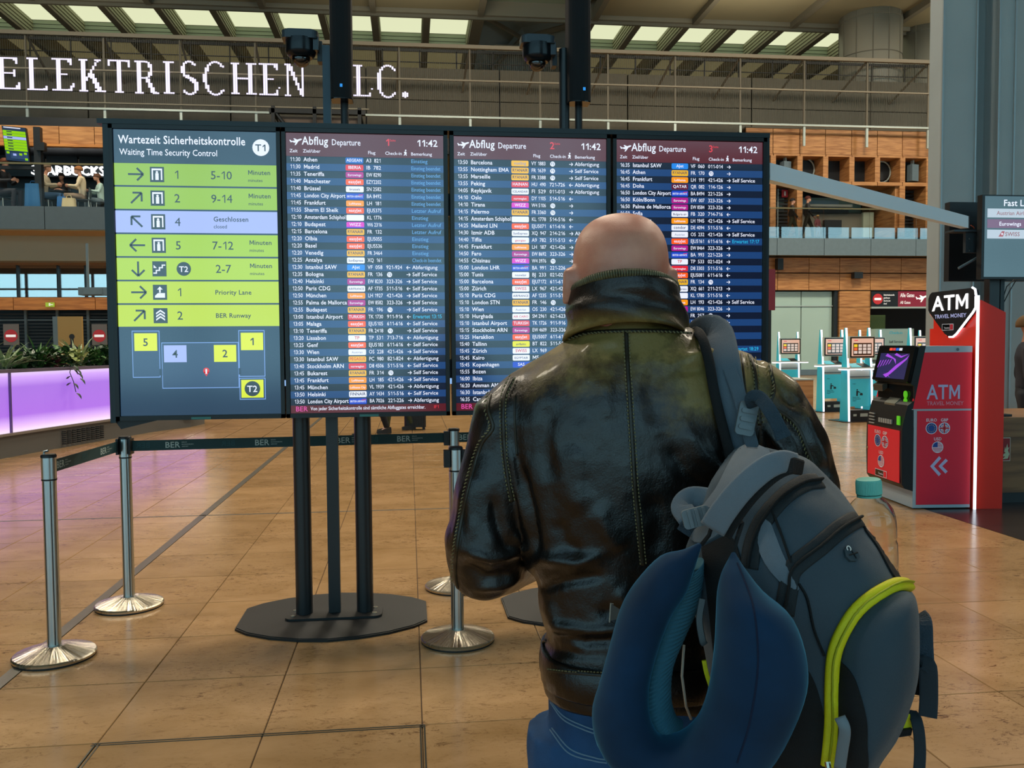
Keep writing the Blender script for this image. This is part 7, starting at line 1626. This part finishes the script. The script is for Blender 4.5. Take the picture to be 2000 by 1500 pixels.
M_STR = mat('strap_grey', '56646f', .75, bump=.3, bscale=800); M_WEB = mat('webbing_blue_grey', '2c3f4c', .7, bump=.4, bscale=500); M_BUC = mat('buckle_grey', '6f7a80', .4)
sp = [at(1352, 700, 1.60), at(1368, 655, 1.54), onj(1390, 662, .012), onj(1400, 700, .012), onj(1415, 770, .012), onj(1432, 840, .012), onj(1444, 900, .014), at(1452, 950, 1.335)]
ss_ = pshift(ribbon(sp, [.030, .022], .012)).build('shoulder_strap', M_STR, pk, smooth=True); SB = Multi(bvh_of(ss_, PO), JB)
def ons(x, y, off): h = proj(SB, x, y, off); return h[0] if h else at(x, y, 1.34)
sp2 = [at(1340, 700, 1.602), at(1352, 652, 1.543), onj(1363, 664, .010), onj(1376, 700, .010), onj(1390, 770, .010), onj(1412, 860, .010), onj(1424, 910, .010)]
pshift(ribbon(sp2, .008, .012)).build('strap_mesh_edge', M_PKD, pk, smooth=True)
sp3 = [ons(1424, 720, .002), ons(1436, 750, .005), ons(1447, 784, .008), ons(1456, 820, .010), ons(1466, 860, .010), ons(1474, 885, .012)]
pshift(ribbon(sp3, .010, .004)).build('load_webbing', M_STR, pk)
c = ons(1457, 815, .018); ux = (CR*cos(-.2)+CU*sin(-.2)).normalized(); uy = (CU*cos(-.2)-CR*sin(-.2)).normalized(); vn_ = -CF
def plate(c, pts, o0, o1, m, nm, par=pk): return pshift(MB().loft([[c+ux*x+uy*y+vn_*o_ for x, y in pts] for o_ in (o0, o1)])).build(nm, m, par, autosm=40)
B_ = plate(c, rrect(-.0145, .0145, -.026, .026, .006), -.003, .003, M_BUC, 'ladder_buckle')
for y in (-.013, -.001, .012): plate(c, rrect(-.011, .011, y-.0035, y+.0035, .003), .003, .0065, M_BUC, 'buckle_bar')
sp4 = [ons(1460, 795, .022), at(1468, 778, 1.325), at(1482, 776, 1.315), at(1500, 796, 1.30), at(1516, 824, 1.295), at(1530, 852, 1.29)]
pshift(ribbon(sp4, .0105, .004)).build('loose_webbing', M_WEB, pk); pshift(ribbon([at(1525, 843, 1.285), at(1531, 856, 1.283)], .0115, .006)).build('webbing_fold', M_WEB, pk)
# padded haul handle and lapel
sp5 = [at(1392, 1032, 1.12), at(1412, 1000, 1.11), at(1448, 955, 1.10), at(1490, 918, 1.10), at(1525, 902, 1.105), at(1550, 905, 1.13)]
pshift(ribbon(sp5, [.017, .014], .010)).build('grab_handle', M_PKL, pk, smooth=True)
pshift(ribbon([p+Vector((0, .006, -.006))+CR*.012 for p in sp5], [.016, .010], .008)).build('handle_lining', M_PKD, pk)
pshift(ribbon([at(1345, 1012, 1.25), at(1332, 990, 1.27), at(1350, 972, 1.28), at(1385, 975, 1.27), at(1400, 985, 1.24)], .016, .010)).build('side_strap', M_PKL, pk, smooth=True)
pshift(ribbon([at(1335, 1040, 1.20), at(1350, 1020, 1.19), at(1385, 1006, 1.18), at(1405, 1004, 1.18)], .010, .004)).build('side_webbing', M_WEB, pk)
c = at(1360, 1010, 1.175); ux = (CR*cos(.25)+CU*sin(.25)).normalized(); uy = (CU*cos(.25)-CR*sin(.25)).normalized(); plate(c, rrect(-.019, .019, -.013, .013, .005), -.003, .003, M_BUC, 'side_buckle')
for x in (-.009, .001, .011): plate(c, rrect(x-.0025, x+.0025, -.012, .012, .002), .003, .006, M_BUC, 'buckle_bar')
# compression straps and buckles on the far flank
pshift(ribbon([at(1797, 1200, 1.22), at(1806, 1215, 1.19), at(1808, 1260, 1.18), at(1810, 1300, 1.18), at(1812, 1350, 1.18), at(1812, 1398, 1.18)], .0095, .004)).build('flank_webbing', M_WEB, pk)
pshift(ribbon([at(1800, 1300, 1.175), at(1812, 1302, 1.17), at(1814, 1360, 1.17), at(1812, 1400, 1.17)], .0115, .004)).build('flank_webbing', mat('webbing_dark', '243038', .8), pk)
c = at(1797, 1322, 1.19); ux, uy = CR, CU; plate(c, [(-.014, -.022), (.008, -.026), (.012, 0), (.008, .02), (-.008, .02), (-.014, .005), (-.006, .003), (-.004, -.012)], -.004, .004, M_PKD, 'side_release_buckle')
pshift(ribbon([at(1770, 1408, 1.20), at(1785, 1398, 1.19), at(1794, 1425, 1.18), at(1797, 1470, 1.18), at(1794, 1520, 1.18)], .0075, .004)).build('flank_webbing', mat('webbing_dark', '243038'), pk)
plate(at(1772, 1412, 1.195), [(-.012, -.010), (.012, -.004), (.008, .012), (-.004, .014)], -.003, .003, M_YEL2, 'yellow_tab'); plate(at(1757, 1430, 1.19), [(-.018, -.008), (.014, -.003), (.016, .006), (-.010, .002)], -.004, .004, M_PKD, 'hook_buckle')
pshift(ribbon([at(1640, 1400, 1.08), at(1650, 1425, 1.075), at(1645, 1465, 1.08), at(1640, 1500, 1.085)], .007, .006)).build('zip_pull', M_BUC, pk, smooth=True)
pshift(MB().tube([at(1616, 1488, 1.095), at(1618, 1500, 1.092)], .004, 8)).build('zip_slider', M_CHROME, pk)
# things seen inside the pillow ring
pshift(ribbon([at(1372, 1170, 1.15), at(1366, 1210, 1.145), at(1372, 1250, 1.14), at(1376, 1258, 1.14)], .0045, .006)).build('chest_clip', mat('clip_dark', '3c4448', .4), pk)
pshift(ribbon([at(1375, 1290, 1.15), at(1380, 1315, 1.15), at(1388, 1340, 1.15)], .003, .004)).build('yellow_edge', M_YEL2, pk)
pshift(MB().tube([at(1336, 1260, 1.22), at(1332, 1320, 1.22), at(1340, 1380, 1.22), at(1350, 1405, 1.22)], .002, 6)).build('back_piping', mat('pale_piping', 'b8b4a8'), pk)

# ================================================================ NECK PILLOW clipped to the pack
np_ = thing('neck_pillow', 'navy velvet neck pillow with ribbed teal inner side hanging from the backpack', 'pillow', at(1370, 1300, 1.12)); NO_ = Vector(np_.location)
outl = [((1366, 1058), (1372, 1062), 1.14), ((1335, 1072), (1363, 1090), 1.15), ((1290, 1088), (1352, 1122), 1.16), ((1242, 1138), (1338, 1158), 1.17), ((1213, 1188), (1308, 1206), 1.17), ((1192, 1260), (1282, 1276), 1.16), ((1172, 1332), (1266, 1345), 1.15), ((1156, 1400), (1270, 1400), 1.14), ((1176, 1475), (1290, 1436), 1.13), ((1250, 1548), (1318, 1440), 1.12), ((1350, 1575), (1344, 1428), 1.10), ((1440, 1550), (1370, 1395), 1.085), ((1512, 1482), (1388, 1340), 1.075), ((1566, 1370), (1396, 1270), 1.07), ((1574, 1290), (1398, 1210), 1.07), ((1545, 1206), (1402, 1160), 1.075), ((1490, 1155), (1410, 1122), 1.085), ((1450, 1105), (1421, 1096), 1.10), ((1434, 1078), (1430, 1078), 1.115)]
R_ = []
for (o_, i_, dep) in outl:
    A, B = at(*o_, dep), at(*i_, dep); c = (A+B)/2; ax = (B-A)/2; hw = ax.length; vn_ = -CF; th = min(.050, max(.002, hw*1.1)); R_.append([c+ax*cos(a)+vn_*th*sin(a) for a in [2*pi*k/24 for k in range(24)]])
# refine by interpolation along the horseshoe
def densify(R_, m=4):
    o = []
    for i in range(len(R_)-1):
        a, b2, c, d = R_[max(i-1, 0)], R_[i], R_[i+1], R_[min(i+2, len(R_)-1)]
        for j in range(m): t = j/m; o.append([.5*((2*q)+(r-p)*t+(2*p-5*q+4*r-s)*t*t+(3*q-p-3*r+s)*t**3) for p, q, r, s in zip(a, b2, c, d)])
    o.append(R_[-1]); return o
M_VEL = mat('navy_velvet', '062c4a', .9, vary=.25, vscale=12, sheen=.45); M_VEL.node_tree.nodes['Principled BSDF'].inputs['Sheen Tint'].default_value = (.08, .5, .8, 1)
b = MB().loft(densify(R_)); b.v = [tuple(Vector(v)-NO_+Vector((1, 1, 1))*noise.noise(Vector(v)*16)*.002) for v in b.v]; vel = b.build('velvet_cover', M_VEL, np_, smooth=True)
inn = [((1345, 1118), (1372, 1090), 1.17), ((1325, 1156), (1372, 1130), 1.185), ((1298, 1204), (1364, 1182), 1.19), ((1276, 1268), (1338, 1240), 1.19), ((1258, 1345), (1314, 1300), 1.18), ((1260, 1400), (1310, 1362), 1.165), ((1282, 1440), (1320, 1398), 1.15), ((1312, 1448), (1332, 1408), 1.14)]
R_ = []
for (o_, i_, dep) in inn:
    A, B = at(*o_, dep), at(*i_, dep+.02); c = (A+B)/2; ax = (B-A)/2; R_.append([c+ax*cos(a)+(-CF)*.022*sin(a) for a in [2*pi*k/24 for k in range(24)]])
D_ = densify(R_, 14)
for i, r in enumerate(D_):
    c = sum(r, Vector())/len(r)
    for j in range(len(r)): r[j] = r[j]+(r[j]-c).normalized()*(.0012 if i % 2 else 0)
b = MB().loft(D_); b.v = [tuple(Vector(v)-NO_) for v in b.v]; b.build('ribbed_side', mat('ribbed_teal', '35697c', .85), np_, label='ribbed teal inner side')
VB = bvh_of(vel, NO_)
r_, _ = on_strip(VB, [(1440, 1100), (1470, 1180), (1480, 1260), (1478, 1330), (1462, 1420), (1440, 1490)], .0012, .0012); r_.v = [tuple(Vector(v)-NO_) for v in r_.v]; r_.build('seam', mat('navy_seam', '081c38', .9), np_)
b = MB().tube([at(1370, 1064, 1.14), at(1385, 1045, 1.13), at(1395, 1010, 1.13)], .003, 6).tube([at(1432, 1080, 1.115), at(1440, 1050, 1.12), at(1450, 1020, 1.13)], .003, 6).tube([at(1395, 1010, 1.13), at(1420, 1030, 1.12), at(1450, 1020, 1.13)], .003, 6)
b.v = [tuple(Vector(v)-NO_) for v in b.v]; b.build('hanging_cord', M_PKD, np_)
# stretch pocket on the far flank that holds the bottle
k_ = 1.33/FL; b0 = at(1697, 956, 1.33); rr = []
for z, w in ((-158, 54), (-164, 56), (-200, 57), (-240, 58), (-272, 54), (-285, 40)): rr.append([b0+RH*(w*k_*cos(a)-(.03 if cos(a) < -.2 else 0))+FH*w*k_*1.05*sin(a)+UZ*z*k_ for a in [2*pi*i/32 for i in range(32)]])
ri = [[p+(b0+UZ*(p.z-b0.z)-p).normalized()*.003 for p in r] for r in reversed(rr[:-1])]
pshift(MB().loft(ri[::-1][::-1]+rr)).build('side_pocket', M_PKD, pk, smooth=True)

# ================================================================ BOTTLE in the side pocket
bc = at(1697, 956, 1.33); bo = thing('water_bottle', 'clear plastic bottle with turquoise cap in the backpack side pocket', 'bottle', bc); ax_ = Vector((-.02, 0, 1)).normalized()
k = 1.33/FL; tl = Matrix.Rotation(radians(-4), 4, 'Y')
M_PET = bpy.data.materials.new('clear_plastic'); M_PET.use_nodes = True; q_ = M_PET.node_tree.nodes['Principled BSDF']; q_.inputs['Transmission Weight'].default_value = 1; q_.inputs['Roughness'].default_value = .03; q_.inputs['IOR'].default_value = 1.30; q_.inputs['Base Color'].default_value = (.93, .98, .98, 1)
pf = [(17*k, -4*k), (18*k, -8*k), (21*k, -14*k), (32*k, -24*k), (42*k, -38*k), (46*k, -54*k), (47*k, -72*k), (47*k, -95*k), (45*k, -100*k), (47*k, -106*k), (47*k, -150*k), (45*k, -158*k), (47*k, -165*k), (47*k, -250*k), (40*k, -262*k), (10*k, -256*k)]
inn_ = [(r-.0006, z) for r, z in reversed(pf)]
MB().lathe(pf+inn_, n=48, M=tl).build('plastic_body', M_PET, bo, smooth=True)
ridg = []
for i in range(96): a = 2*pi*i/96; ridg.append((a, 23.5*k+(.0006 if i % 2 else 0)))
b = MB(); b.loft([[tl @ Vector((r*s_*cos(a), r*s_*sin(a), z*k)) for a, r in ridg] for z, s_ in ((-8, 1.0), (14, 1.0), (20, .93), (21.5, .8))]); b.build('cap', mat('cap_turquoise', '6fc4b4', .45), bo, autosm=35)
MB().lathe([(19*k, -14*k), (23*k, -14*k), (23*k, -10*k), (19*k, -10*k)], n=36, M=tl).build('neck_ring', mat('cap_turquoise', '6fc4b4'), bo)
